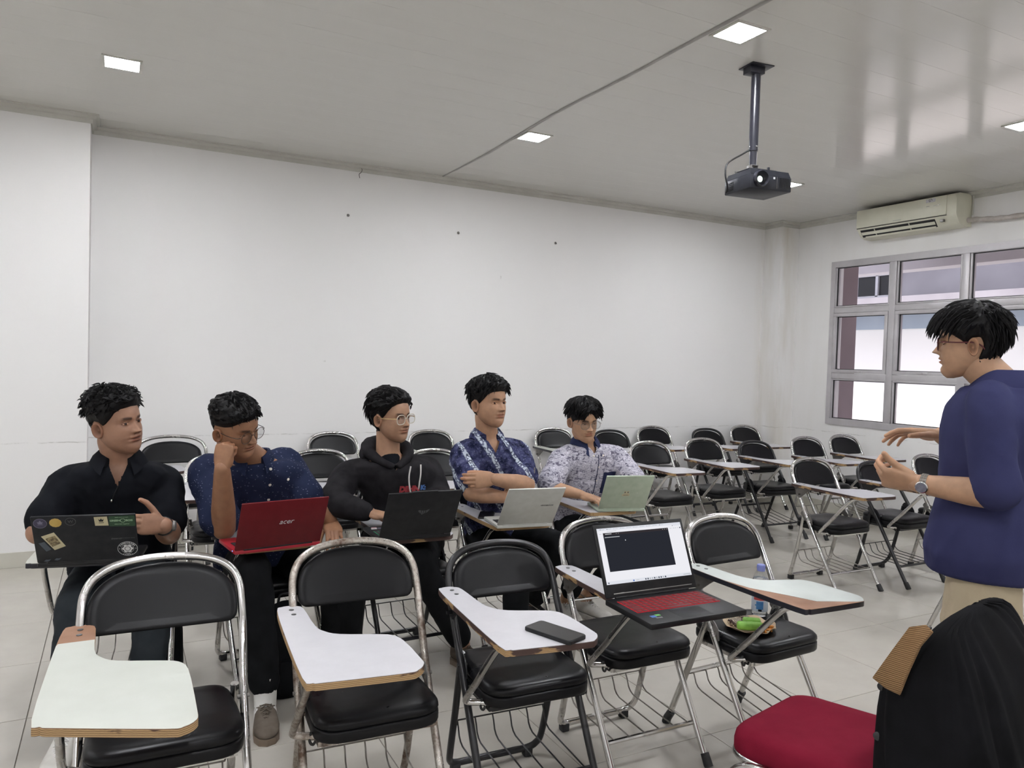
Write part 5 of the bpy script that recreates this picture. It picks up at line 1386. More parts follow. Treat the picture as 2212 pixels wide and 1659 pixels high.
for a, pts in ((-0.035, [(-0.022, 0.050, 0.030), (-0.026, 0.08, 0.016), (-0.022, 0.12, 0.010), (-0.008, 0.165, 0.010), (0.006, 0.20, 0.010), (0.012, 0.245, 0.010)]), (0.035, [(0.028, 0.048, 0.030), (0.030, 0.08, 0.016), (0.030, 0.13, 0.010), (0.036, 0.18, 0.010), (0.040, 0.245, 0.010)])):
    b = MB(); b.tube(catmull([F.at(x, zn-z_, lf)[0] for x, z_, lf in pts], 5), 0.0038, 7, sx=0.7); rel(c, 'drawstring', b, M_CORD)
M_PRINTR = mottled('red_print', (0.36, 0.035, 0.045), (0.44, 0.06, 0.07), 60, 0.8); M_PRINTB = mottled('blue_print', (0.07, 0.16, 0.42), (0.10, 0.22, 0.52), 60, 0.8)
def chest_text(c, F, s, a, z, size, mat, bold, name):
    me = text_mesh(s, size, 0.0006, bold); vs = []
    for v in me.vertices:
        p, n = F.at(a+v.co.x, z+v.co.y, 0.0030+v.co.z); vs.append(p)
    me.vertices.foreach_set('co', np.array(vs).ravel()); me.materials.clear(); me.materials.append(mat)
    o = bpy.data.objects.new(name, me); COL.objects.link(o); o.parent = c['root']
chest_text(c, F, 'DEHN', -0.012, zn-0.150, 0.036, M_PRINTR, 0.0028, 'chest_print'); chest_text(c, F, 'K:', 0.056, zn-0.147, 0.030, M_PRINTB, 0.0022, 'chest_print')
M_CLEAR = principled('clear_acetate', (0.62, 0.57, 0.47), 0.15, spec=0.6); M_GOLD = mottled('golden_temple', (0.50, 0.34, 0.15), (0.60, 0.43, 0.22), 40, 0.35)
glasses(c, M_CLEAR, M_GOLD, (0.0265, 0.0220, 0.72), 0.0019, 0.0021)
# batik: collar, placket, pocket pen
c = P['batik']; neck_opening(c, 0.042, 0.080); collar(c, M_BATIK, gap=30, drop=0.035, r1=0.094, tip=0.036); F = Front(c); zn = c['J']['neck'][2]
placket(c, F, 0.0, zn-0.40, zn-0.08, M_BATIK); patch(c, F, 'pocket', M_BATIK, 0.05, 0.135, zn-0.27, zn-0.165, 0.003, 0.01)
p_, n_ = F.at(0.085, zn-0.165, 0.006); b = MB(); b.tube([p_+zv*0.012, p_-zv*0.028], 0.0032, 8); rel(c, 'pen_clip', b, M_STEEL)
# grey scribble shirt: navy button-down collar and pocket
c = P['grey']; neck_opening(c, 0.036, 0.055); collar(c, M_COLLARNAVY, gap=24, drop=0.032, r1=0.092, tip=0.040); F = Front(c); zn = c['J']['neck'][2]
placket(c, F, 0.0, zn-0.36, zn-0.06, M_COLLARNAVY, 0.005); patch(c, F, 'pocket', M_COLLARNAVY, 0.045, 0.140, zn-0.285, zn-0.165, 0.004, 0.012)
buttons(c, F, [(-0.030, zn-0.066), (0.032, zn-0.066)], M_BUTTON, 0.006); buttons(c, F, [(0.004, zn-0.13), (0.004, zn-0.21), (0.004, zn-0.29)], M_BUTTON, 0.005)
glasses(c, mottled('thin_grey_rim', (0.14, 0.13, 0.12), (0.2, 0.19, 0.18), 50, 0.3, metal=0.7), M_GREYMETAL, (0.0265, 0.0220, 0.9), 0.0010, 0.0011)
# speaker: camp collar, dark red glasses, steel watch
c = P['speaker']; neck_opening(c, 0.04, 0.09); collar(c, M_NAVYSHIRT, gap=26, drop=0.05, r0=0.064, r1=0.106, up=0.046, fall=0.066, tip=0.020, dz=-0.004)
glasses(c, mottled('dark_red_acetate', (0.08, 0.012, 0.016), (0.13, 0.02, 0.026), 40, 0.3), mottled('dark_red_temple', (0.08, 0.012, 0.016), (0.13, 0.02, 0.026), 40, 0.3), (0.0265, 0.0205, 0.7), 0.0021, 0.0023)
watch(c, 'L', M_STEEL, M_STEEL, 0.030, 0.0185, 0.5, True)

# ------------------------------------------------------------------ laptops
M_EMW = emit('screen_white', (0.92, 0.92, 0.97), 0.92); M_EMD = emit('screen_dark', (0.022, 0.024, 0.032), 1.0); M_EMT = emit('screen_titlebar', (0.035, 0.030, 0.034), 1.0)
M_EMG = emit('screen_grey', (0.45, 0.47, 0.5), 1.0); M_EMTX = emit('screen_text', (0.6, 0.62, 0.65), 1.0); M_EMB = emit('screen_bar', (0.74, 0.76, 0.82), 1.0); M_EMK = emit('screen_icon', (0.08, 0.09, 0.12), 1.0); M_EMBL = emit('screen_blue', (0.06, 0.16, 0.5), 1.0)
M_KEYRED = emit('red_key_light', (0.75, 0.012, 0.03), 0.85); M_KEYGRN = emit('green_key_light', (0.05, 0.45, 0.22), 0.5)
M_KEYCAPR = principled('red_lit_keycap', (0.03, 0.005, 0.006), 0.5); bsdf(M_KEYCAPR).inputs['Emission Color'].default_value = (0.6, 0.01, 0.025, 1); bsdf(M_KEYCAPR).inputs['Emission Strength'].default_value = 0.14
M_KEYCAP = mottled('dark_keycap', (0.012, 0.012, 0.013), (0.02, 0.02, 0.022), 60, 0.5); M_KEYPALE = mottled('pale_keycap', (0.5, 0.5, 0.49), (0.56, 0.56, 0.55), 60, 0.5)
M_LIDRED = mottled('red_lid', (0.115, 0.008, 0.012), (0.14, 0.012, 0.016), 25, 0.38, spec=0.22); M_DECKRED = mottled('red_deck', (0.32, 0.012, 0.025), (0.38, 0.018, 0.032), 25, 0.35)
M_LIDBLK = mottled('black_lid', (0.011, 0.012, 0.014), (0.019, 0.02, 0.023), 30, 0.42, spec=0.22); M_LIDGREY = mottled('graphite_lid', (0.014, 0.014, 0.015), (0.022, 0.022, 0.024), 30, 0.45, spec=0.22)
M_LIDSILV = mottled('silver_lid', (0.54, 0.54, 0.50), (0.60, 0.60, 0.565), 30, 0.35, metal=0.25); M_LIDMINT = mottled('mint_lid', (0.40, 0.47, 0.36), (0.46, 0.53, 0.42), 30, 0.35, metal=0.2)
def laptop(A, B, tilt, hgt, depth, label, lid_m, deck_m, key_m, glow=None, th=0.0175, ztop=0.6803, flip=False):
    A = np.array(A, float); B = np.array(B, float)
    if flip: A, B = B, A
    u = B[:2]-A[:2]; w = np.linalg.norm(u); u = u/w; mid = (A+B)/2
    root = empty('laptop', (mid[0], mid[1], ztop), math.atan2(u[1], u[0]), label, 'laptop', 'laptops')
    base = MB(); base.rbox((-w/2, 0.0, 0.0025), (w/2, depth, th), 0.004)
    for sx in (-1, 1):
        for y in (0.02, depth-0.02): base.rbox((sx*w*0.42-0.012, y-0.004, 0.0), (sx*w*0.42+0.012, y+0.004, 0.004), 0.001)
    obj('base', base, deck_m, root)
    # keyboard well and keys
    kx0, kx1, ky0, ky1 = -w*0.44, w*0.44, depth*0.14, depth*0.60
    k = MB(); k.box((kx0, ky0, th-0.001), (kx1, ky1, th+0.0004)); kb = obj('keyboard', k, glow or M_BLACKP, root, False)
    keys = MB(); cols_, rows_ = 15, 6; kw = (kx1-kx0)/cols_; kh = (ky1-ky0)/rows_
    for r in range(rows_):
        x = 0
        while x < cols_:
            span = 5 if (r == 5 and x == 5) else (2 if (x in (0, 13) and r in (2, 3, 4)) else 1)
            span = min(span, cols_-x); g = 0.0016
            keys.rbox((kx0+kw*x+g, ky0+kh*r+g, th+0.0004), (kx0+kw*(x+span)-g, ky0+kh*(r+1)-g, th+0.0018), 0.0006); x += span
    tag(obj('keys', keys, key_m, kb), kind='stuff')
    t = MB(); t.rbox((-w*0.16, depth*0.65, th-0.0005), (w*0.16, depth*0.95, th+0.0004), 0.0004); obj('touchpad', t, deck_m if deck_m is not M_BLACKP else M_LIDGREY, root)
    # lid in its own plane: x across, s up the lid, o out of its back
    c_, s_ = math.cos(math.radians(tilt)), math.sin(math.radians(tilt))
    ML4 = np.eye(4); ML4[:3, 0] = (1, 0, 0); ML4[:3, 1] = (0, -c_, s_); ML4[:3, 2] = (0, -s_, -c_); ML4[:3, 3] = (0, 0.004, th+0.002)
    lid = MB(); lid.rbox((-w/2, 0.0, -0.004), (w/2, hgt, 0.004), 0.003); lid.xf(ML4); lo = obj('lid', lid, lid_m, root)
    h = MB(); h.tube([(-w*0.40, 0.004, th+0.001), (w*0.40, 0.004, th+0.001)], 0.0055, 10); obj('hinge', h, M_BLACKP if lid_m not in (M_LIDSILV, M_LIDMINT) else lid_m, root)
    sc = MB(); sc.rbox((-w/2+0.006, 0.012, -0.0048), (w/2-0.006, hgt-0.006, -0.0035), 0.0006); sc.xf(ML4); so = obj('screen', sc, M_BLACKP, root)
    return dict(root=root, lid=lo, scr=so, M=ML4, w=w, h=hgt, th=th, depth=depth)
def on_lid(L_, name, mb, mat, smooth=False): mb.xf(L_['M']); return obj(name, mb, mat, L_['lid'], smooth)
def lid_text(L_, s, x, y, size, mat, bold=0.0, shear=0.0, rot=0.0, name='lettering', sp=1.0):
    me = text_mesh(s, size, 0.00015, bold, shear, sp); T_ = Matrix(L_['M'].tolist()) @ Matrix.Translation((x, y, 0.0046)) @ Matrix.Rotation(rot, 4, 'Z'); me.transform(T_)
    me.materials.clear(); me.materials.append(mat); o = bpy.data.objects.new(name, me); COL.objects.link(o); o.parent = L_['lid']; return o
def sticker(L_, name, out, mat, lift=0.0002):
    b = MB(); b.rings([[(x, y, 0.0040) for x, y in out], [(x, y, 0.0042+lift) for x, y in out]]); return on_lid(L_, name, b, mat)
def ringshape(L_, x, y, r, t, mat, name='ring', lift=0.0005):
    b = MB(); n = 32; o = [(x+r*math.cos(2*PI*k/n), y+r*math.sin(2*PI*k/n)) for k in range(n)]; i = [(x+(r-t)*math.cos(2*PI*k/n), y+(r-t)*math.sin(2*PI*k/n)) for k in range(n)]
    b.rings([[(p[0], p[1], 0.0041) for p in o], [(p[0], p[1], 0.0042+lift) for p in o], [(p[0], p[1], 0.0042+lift) for p in i], [(p[0], p[1], 0.0041) for p in i]], False, False); return on_lid(L_, name, b, mat)
M_WHITEP = mottled('white_print', (0.62, 0.62, 0.62), (0.70, 0.70, 0.70), 60, 0.5); M_GREYP = mottled('grey_print', (0.06, 0.06, 0.065), (0.09, 0.09, 0.095), 60, 0.4)
M_CREAM = mottled('cream_sticker', (0.48, 0.42, 0.26), (0.54, 0.48, 0.31), 40, 0.5); M_YELLOW = mottled('mustard_sticker', (0.46, 0.30, 0.07), (0.52, 0.36, 0.10), 50, 0.5)
M_PURP = mottled('purple_sticker', (0.035, 0.030, 0.065), (0.05, 0.043, 0.085), 50, 0.4); M_PURPL = mottled('lilac_print', (0.16, 0.15, 0.22), (0.2, 0.19, 0.26), 50, 0.4)
M_GREENS = mottled('green_sticker', (0.012, 0.045, 0.018), (0.018, 0.06, 0.025), 50, 0.35); M_GREENL = mottled('pale_green_print', (0.24, 0.36, 0.22), (0.3, 0.42, 0.28), 50, 0.5)
M_BLUEG = mottled('slate_sticker', (0.05, 0.065, 0.085), (0.065, 0.08, 0.10), 50, 0.4); M_DKBROWN = mottled('brown_print', (0.06, 0.035, 0.015), (0.36, 0.29, 0.16), 130, 0.6)
# stickered black laptop
Q = laptop((-0.243, 3.083), (0.074, 3.030), 62, 0.205, 0.215, 'black laptop with stickers on its lid, on the leftmost man board', M_LIDBLK, M_BLACKP, M_KEYCAP)
w, h = Q['w'], Q['h']
def lx(x): return (x-0.5)*w
def ly(y): return (1-y)*h
def circ(x, y, r, n=28): return [(lx(x)+r*math.cos(2*PI*k/n), ly(y)+r*math.sin(2*PI*k/n)) for k in range(n)]
sticker(Q, 'sticker', circ(0.085, 0.135, 0.0205), M_PURP); ringshape(Q, lx(0.085), ly(0.135), 0.0205, 0.001, M_PURPL)
sticker(Q, 'emblem', [(lx(0.085)+x, ly(0.125)+y) for x, y in ((-0.009, 0.004), (-0.006, -0.004), (0.006, -0.004), (0.009, 0.004), (0.004, 0.003), (0.002, 0.009), (-0.001, 0.011), (-0.003, 0.004))], M_PURPL, 0.0006)
sticker(Q, 'emblem', [(lx(0.085)+x, ly(0.165)+y) for x, y in ((-0.008, 0), (0.008, 0), (0.008, 0.0015), (-0.008, 0.0015))], M_PURPL, 0.0006)
sticker(Q, 'sticker', [(lx(0.228)+0.0185*(1+0.02*math.cos(12*t))*math.cos(t), ly(0.13)+0.0185*(1+0.02*math.cos(12*t))*math.sin(t)) for t in np.linspace(0, 2*PI, 48, endpoint=False)], M_YELLOW)
ringshape(Q, lx(0.37), ly(0.115), 0.0165, 0.0012, M_GREYP); lid_text(Q, 'W', lx(0.37), ly(0.115), 0.016, M_GREYP)
sticker(Q, 'sticker', [(lx(0.60), ly(0.22)), (lx(0.73), ly(0.225)), (lx(0.722), ly(0.03)), (lx(0.595), ly(0.035))], M_CREAM)
cx_, cy_ = lx(0.662), ly(0.105)
sticker(Q, 'emblem', [(cx_+x, cy_+y) for x, y in ((-0.006, -0.006), (0.006, -0.006), (0.0085, 0.006), (0.004, 0.001), (0.0, 0.008), (-0.004, 0.001), (-0.0085, 0.006))], M_BLACKP, 0.0006)
sticker(Q, 'emblem', [(cx_+x, cy_+y) for x, y in ((-0.008, -0.0125), (0.008, -0.0125), (0.008, -0.0105), (-0.008, -0.0105))], M_BLACKP, 0.0006)
sticker(Q, 'sticker', round_poly([(lx(0.738), ly(0.245)), (lx(0.992), ly(0.255)), (lx(0.992), ly(0.02)), (lx(0.735), ly(0.025))], 0.004, 3), M_GREENS)
lid_text(Q, 'GREEN', lx(0.795), ly(0.125), 0.0105, M_GREENL, 0.0004); lid_text(Q, 'BOIS', lx(0.935), ly(0.125), 0.0105, M_GREENL, 0.0004); ringshape(Q, lx(0.872), ly(0.125), 0.0085, 0.0018, M_GREENL)
lid_text(Q, 'elaborate together', lx(0.862), ly(0.20), 0.0062, M_GREENL); lid_text(Q, 'teens environment', lx(0.862), ly(0.055), 0.0055, M_GREENL)
sk = sticker(Q, 'sticker', [(lx(0.185), ly(0.72)), (lx(0.295), ly(0.64)), (lx(0.20), ly(0.335)), (lx(0.075), ly(0.415))], M_CREAM)
sticker(Q, 'emblem', [(lx(0.168), ly(0.645)), (lx(0.252), ly(0.575)), (lx(0.203), ly(0.405)), (lx(0.112), ly(0.465))], M_DKBROWN, 0.0006)
sticker(Q, 'sticker', [(lx(0.105), ly(0.745)), (lx(0.155), ly(0.70)), (lx(0.098), ly(0.535)), (lx(0.042), ly(0.56))], M_BLUEG, 0.0001)
lid_text(Q, 'GAMING', lx(0.79), ly(0.52), 0.0085, M_GREYP, 0.0003, 0.4); lid_text(Q, 'NOTEBOOK SERIES', lx(0.91), ly(0.515), 0.005, M_GREYP)
bx, by = lx(0.895), ly(0.755); ringshape(Q, bx, by, 0.0325, 0.0012, M_WHITEP); ringshape(Q, bx, by, 0.0205, 0.0007, M_WHITEP)
sticker(Q, 'emblem', [(bx+(0.0165+0.0022*math.cos(6*t))*math.cos(t), by+(0.0165+0.0022*math.cos(6*t))*math.sin(t)) for t in np.linspace(0, 2*PI, 48, endpoint=False)], M_WHITEP, 0.0005); ringshape(Q, bx, by, 0.010, 0.0022, M_GREYP, 'ring', 0.0008)
for i, ch in enumerate('PANDUGAMA'):
    a = math.radians(148-14.5*i); lid_text(Q, ch, bx+0.0265*math.cos(a), by+0.0265*math.sin(a), 0.0078, M_WHITEP, 0.0002, 0, a-PI/2)
for i, ch in enumerate('JAMBI'):
    a = math.radians(240+14.5*i); lid_text(Q, ch, bx+0.0265*math.cos(a), by+0.0265*math.sin(a), 0.0075, M_WHITEP, 0.0001, 0, a+PI/2)
for sx_ in (-1, 1): sticker(Q, 'emblem', circ(0.895+sx_*0.083, 0.755, 0.0015, 8), M_WHITEP, 0.0005)
for x0, y0 in ((0.10, 0.945), (0.20, 0.925)): sticker(Q, 'sticker', [(lx(x0)+x, ly(y0)+y) for x, y in ((-0.011, -0.003), (-0.002, -0.006), (0.006, -0.002), (0.012, 0.005), (0.004, 0.003), (-0.004, 0.004))], M_BLUEG)
# red laptop
Q = laptop((0.400, 3.017), (0.735, 3.066), 66, 0.212, 0.225, 'red laptop of the man resting on his fist', M_LIDRED, M_DECKRED, M_KEYCAP)
lid_text(Q, 'acer', 0.012, Q['h']*0.54, 0.032, M_WHITEP, 0.0, 0.25)
b = MB(); b.ell((-Q['w']/2-0.0005, 0.03, 0.012), (0.001, 0.003, 0.002), 8, 6); obj('status_light', b, emit('blue_led', (0.1, 0.3, 1.0), 4.0), Q['root'])
# graphite laptop with green keys
Q = laptop((0.966, 3.018), (1.288, 3.018), 60, 0.238, 0.235, 'dark grey laptop with green-lit keys before the hooded man', M_LIDGREY, M_BLACKP, M_KEYCAP, M_KEYGRN)
tq = [(-0.024, 0.010), (-0.024, 0.002), (-0.012, -0.010), (-0.012, 0.007)]
for poly in (tq, [(-0.009, 0.007), (-0.009, -0.014), (-0.003, -0.014), (-0.003, 0.006)], [(0.0, 0.006), (0.0, -0.012), (0.006, -0.006), (0.006, 0.006)], [(0.009, 0.006), (0.009, 0.0), (0.020, 0.005), (0.024, 0.011)], [(0.009, -0.003), (0.009, -0.007), (0.018, -0.002), (0.020, 0.002)]):
    sticker(Q, 'emblem', [(0.008+x, Q['h']*0.56+y) for x, y in poly], M_GREYP, 0.0004)
b = MB(); b.rbox((-0.06, Q['h']-0.001, -0.004), (0.05, Q['h']+0.004, 0.004), 0.002); on_lid(Q, 'camera_bump', b, M_LIDGREY)
for x, y, mt in ((-0.125, 0.185, M_WHITEP), (-0.095, 0.19, M_PURPL), (-0.12, 0.205, mottled('pink_sticker', (0.5, 0.28, 0.30), (0.6, 0.4, 0.42), 90, 0.5))):
    b = MB(); b.rbox((x-0.012, y-0.006, 0.0170), (x+0.012, y+0.006, 0.0181), 0.0003); obj('sticker', b, mt, Q['root'])
# silver laptop
Q = laptop((1.542, 3.079), (1.812, 3.042), 52, 0.240, 0.205, 'silver laptop before the man with folded arms', M_LIDSILV, M_LIDSILV, M_KEYCAP)
lid_text(Q, 'VIVOBOOK', Q['w']*0.27, Q['h']*0.535, 0.0125, M_GREYP, 0.0002)
# mint laptop
Q = laptop((2.211, 3.252), (2.457, 3.184), 58, 0.222, 0.195, 'mint green laptop on the board of the man in grey patterned shirt', M_LIDMINT, M_LIDMINT, M_KEYPALE)
sticker(Q, 'sticker', [(x, Q['h']*0.48+y) for x, y in ((-0.020, -0.018), (0.018, -0.018), (0.021, -0.008), (0.012, 0.002), (0.014, 0.014), (0.006, 0.018), (0.0, 0.010), (-0.008, 0.018), (-0.014, 0.012), (-0.012, 0.0), (-0.022, -0.008))], M_CREAM)
for sx_ in (-1, 1): sticker(Q, 'emblem', [(sx_*0.008+0.003*math.cos(t), Q['h']*0.48+0.007+0.005*math.sin(t)) for t in np.linspace(0, 2*PI, 12, endpoint=False)], M_GREYP, 0.0006)
sticker(Q, 'emblem', [(x, Q['h']*0.48+y) for x, y in ((-0.014, -0.012), (0.013, -0.012), (0.013, -0.010), (-0.014, -0.010))], M_GREYP, 0.0006)
lid_text(Q, 'A', Q['w']*0.23, Q['h']*0.49, 0.016, mottled('mint_print', (0.5, 0.57, 0.47), (0.56, 0.62, 0.52), 60, 0.3))
# open laptop with red keys, screen to the camera
Q = laptop((1.386, 1.984), (1.750, 1.976), 66, 0.236, 0.245, 'open black laptop with red-lit keys and a white screen on a front-row board', M_BLACKP, M_BLACKP, M_KEYCAPR, M_KEYRED, 0.021, 0.6803, True)
w, h = Q['w'], Q['h']; aw0, aw1, ah0, ah1 = -w/2+0.011, w/2-0.011, 0.042, h-0.013
def scr(name, p0, q0, p1, q1, mat, lift):
    # p from the viewer's left, q from the bottom, of the lit area
    xa = aw1-(aw1-aw0)*p0; xb = aw1-(aw1-aw0)*p1; b = MB(); b.box((xb, ah0+(ah1-ah0)*q0, -0.0049-lift), (xa, ah0+(ah1-ah0)*q1, -0.0046)); b.xf(Q['M']); return obj(name, b, mat, Q['scr'], False)
scr('display', 0, 0, 1, 1, M_EMW, 0.0)
scr('tab_strip', 0, 0.955, 1, 1, M_EMB, 0.0001); scr('taskbar', 0, 0, 1, 0.055, M_EMB, 0.0001)
scr('terminal_window', 0.062, 0.218, 0.835, 0.912, M_EMD, 0.0002); scr('terminal_titlebar', 0.062, 0.868, 0.835, 0.912, M_EMT, 0.0003)
for p0, q0, p1, q1, mt in ((0.085, 0.884, 0.158, 0.896, M_EMTX), (0.075, 0.826, 0.245, 0.836, M_EMTX), (0.21, 0.886, 0.216, 0.894, M_EMG), (0.235, 0.886, 0.241, 0.894, M_EMG), (0.765, 0.886, 0.772, 0.894, M_EMTX), (0.79, 0.886, 0.797, 0.894, M_EMTX), (0.815, 0.886, 0.822, 0.894, M_EMTX), (0.30, 0.745, 0.308, 0.765, M_EMTX)):
    scr('screen_text', p0, q0, p1, q1, mt, 0.0004)
for i in range(10): scr('screen_text', 0.035+0.078*i, 0.972, 0.045+0.078*i, 0.982, M_EMK if i in (0, 1, 9) else M_EMG, 0.0003); scr('screen_text', 0.05+0.078*i, 0.974, 0.085+0.078*i, 0.979, M_EMG, 0.0003)
for p0, q0, p1, q1, mt in ((0.11, 0.935, 0.22, 0.941, M_EMG), (0.02, 0.895, 0.045, 0.901, M_EMG), (0.86, 0.893, 0.88, 0.899, M_EMG), (0.895, 0.893, 0.92, 0.899, M_EMG), (0.93, 0.89, 0.937, 0.902, M_EMG), (0.955, 0.89, 0.962, 0.902, M_EMG), (0.978, 0.885, 0.992, 0.907, M_EMK), (0.905, 0.94, 0.99, 0.955, M_EMB), (0.892, 0.938, 0.90, 0.95, M_EMK)):
    scr('screen_text', p0, q0, p1, q1, mt, 0.0003)
for i in range(10): scr('taskbar_icon', 0.44+0.026*i, 0.013, 0.455+0.026*i, 0.040, (M_EMK, M_EMG, M_EMBL)[(0, 0, 1, 1, 0, 1, 0, 0, 1, 0)[i]], 0.0003)
scr('taskbar_icon', 0.30, 0.012, 0.315, 0.038, M_EMBL, 0.0003); scr('screen_text', 0.335, 0.022, 0.37, 0.03, M_EMG, 0.0003); scr('taskbar_icon', 0.018, 0.015, 0.03, 0.04, M_EMK, 0.0003); scr('screen_text', 0.9, 0.02, 0.985, 0.032, M_EMG, 0.0003)
b = MB(); b.rbox((-w/2+0.02, 0.010, -0.0055), (w/2-0.03, 0.0135, -0.0045), 0.0004); b.xf(Q['M']); obj('trim_strip', b, M_GREYMETAL, Q['lid'])
for x, mt in ((0.135, mottled('blue_badge', (0.05, 0.14, 0.45), (0.07, 0.18, 0.52), 60, 0.4)), (0.115, mottled('green_badge', (0.12, 0.42, 0.08), (0.16, 0.5, 0.11), 60, 0.4))):
    b = MB(); b.rbox((x-0.009, 0.182 if x > .12 else 0.178, Q['th']), (x+0.009, 0.198 if x > .12 else 0.19, Q['th']+0.0004), 0.0002); obj('sticker', b, mt, Q['root'])
b = MB(); b.rbox((0.112, 0.2, Q['th']), (0.135, 0.208, Q['th']+0.0004), 0.0002); obj('sticker', b, M_GREYMETAL, Q['root'])

# ------------------------------------------------------------------ phones
def phone(c, rz, z, label, wl=(0.168, 0.080), th=0.0115):
    r = empty('phone', (c[0], c[1], z), rz, label, 'phone')
    b = MB(); o = round_poly([(-wl[0]/2, -wl[1]/2), (wl[0]/2, -wl[1]/2), (wl[0]/2, wl[1]/2), (-wl[0]/2, wl[1]/2)], 0.013, 5); slab(b, o, 0, th, 0.002); obj('case', b, M_BLACKP, r)
    o = [(x*0.955, y*0.93) for x, y in o]; b = MB(); slab(b, o, th-0.001, th+0.0004); obj('glass', b, principled('phone_glass', (0.012, 0.011, 0.012), 0.25), r)
    b = MB(); b.rbox((-0.01, -wl[1]/2-0.0006, th*0.4), (0.03, -wl[1]/2+0.001, th*0.65), 0.0004); obj('side_button', b, M_BLACKP, r)
phone((1.109, 1.829), math.radians(-69), 0.6803, 'black phone lying on the front-row white board')
phone((1.622, 3.36), math.radians(60), 0.6803, 'black phone on the board beside the silver laptop', (0.15, 0.075), 0.009)

# ------------------------------------------------------------------ bottle and snack plate on the rightmost front chair
SX, SY, SZ = 2.315, 2.231, 0.4528*1.0
M_WATER = principled('water', (0.97, 0.98, 1.0), 0.0); bsdf(M_WATER).inputs['Transmission Weight'].default_value = 1.0; bsdf(M_WATER).inputs['IOR'].default_value = 1.33
M_PET = glass('clear_plastic', (0.95, 0.96, 0.97), 0.10)
bt = empty('water_bottle', (SX, SY, SZ), 0, 'clear water bottle with a lilac-blue cap standing on a chair seat', 'bottle')
prof = [(0.020, 0.0), (0.029, 0.002), (0.0315, 0.008), (0.0305, 0.02), (0.0315, 0.03), (0.0315, 0.095), (0.030, 0.10), (0.0325, 0.108), (0.033, 0.125), (0.0315, 0.145), (0.026, 0.165), (0.0175, 0.180), (0.0135, 0.187), (0.0135, 0.195)]
b = MB(); b.lathe(prof, seg=32); obj('bottle_body', b, M_PET, bt, True, 60)
b = MB(); b.lathe([(max(r-0.0008, 0.001), max(z, 0.0012)) for r, z in prof if z < 0.15]+[(0.028, 0.152), (0, 0.152)], seg=32); obj('water', b, M_WATER, bt, True, 60)
b = MB(); b.lathe([(0.0155, 0.186), (0.0162, 0.189), (0.0162, 0.203), (0.015, 0.2065), (0, 0.2068)], seg=28)
for k in range(28): a = 2*PI*k/28; b.tube([(0.0163*math.cos(a), 0.0163*math.sin(a), 0.190), (0.0163*math.cos(a), 0.0163*math.sin(a), 0.203)], 0.0006, 4)
obj('cap', b, mottled('lilac_cap', (0.22, 0.26, 0.60), (0.26, 0.30, 0.66), 40, 0.4), bt)
b = MB(); b.lathe([(0.0150, 0.181), (0.0158, 0.183), (0.0158, 0.1855), (0.015, 0.187)], seg=28); obj('cap_ring', b, mottled('lilac_ring', (0.22, 0.26, 0.60), (0.26, 0.30, 0.66), 40, 0.4), bt)
M_LABEL = principled('printed_label', (0.6, 0.66, 0.75), 0.4)
b = MB(); b.lathe([(0.0319, 0.022), (0.0321, 0.024), (0.0321, 0.093), (0.0319, 0.095)], seg=32); lab = obj('label', b, M_LABEL, bt)
def on_bottle(name, a0, a1, z0, z1, mat, n=8):
    bb = MB(); bb.rings([[(0.0323*math.cos(a), 0.0323*math.sin(a), z0), (0.0323*math.cos(a), 0.0323*math.sin(a), z1), (0.0318*math.cos(a), 0.0318*math.sin(a), z1), (0.0318*math.cos(a), 0.0318*math.sin(a), z0)] for a in np.radians(np.linspace(a0, a1, n))]); obj(name, bb, mat, lab)
M_LRED = mottled('label_red', (0.5, 0.06, 0.06), (0.58, 0.1, 0.1), 60, 0.4); M_LBLUE = mottled('label_blue', (0.05, 0.2, 0.52), (0.09, 0.28, 0.6), 60, 0.4)
on_bottle('label_print', 180, 262, 0.068, 0.094, M_LRED); on_bottle('label_print', 200, 250, 0.032, 0.064, M_LBLUE); on_bottle('label_print', 215, 240, 0.024, 0.032, M_BLACKP, 5); on_bottle('label_print', 190, 203, 0.045, 0.05, M_LBLUE, 4)
# plate
M_PAPER = mottled('brown_paper_plate', (0.50, 0.37, 0.24), (0.58, 0.45, 0.31), 30, 0.8)
px_, py_ = 2.165, 2.135
pl = empty('snack_plate', (px_, py_, SZ+0.0005), 0.35, 'paper snack plate on the seat of the front chair', 'plate')
def pr(t): return 0.098*(1+0.035*math.cos(9*t)+0.03*math.sin(5*t))
b = MB(); n = 54; T_ = np.linspace(0, 2*PI, n, endpoint=False)
b.rings([[(0.055*math.cos(t), 0.055*math.sin(t), 0.0) for t in T_], [(0.075*math.cos(t), 0.075*math.sin(t), 0.003) for t in T_], [(pr(t)*math.cos(t), pr(t)*math.sin(t), 0.016+0.004*math.sin(7*t)) for t in T_], [(pr(t)*0.995*math.cos(t), pr(t)*0.995*math.sin(t), 0.0175+0.004*math.sin(7*t)) for t in T_], [(0.074*math.cos(t), 0.074*math.sin(t), 0.0048) for t in T_], [(0.055*math.cos(t), 0.055*math.sin(t), 0.002) for t in T_]])
obj('plate_rim', b, M_PAPER, pl, True, 60)
M_GREENR = mottled('pandan_roll', (0.20, 0.46, 0.06), (0.28, 0.56, 0.10), 60, 0.5); M_CARROT = mottled('orange_stick', (0.62, 0.21, 0.02), (0.72, 0.29, 0.04), 60, 0.5)
def plate_pt(x, y, z): return np.array([px_+x, py_+y, SZ+z])
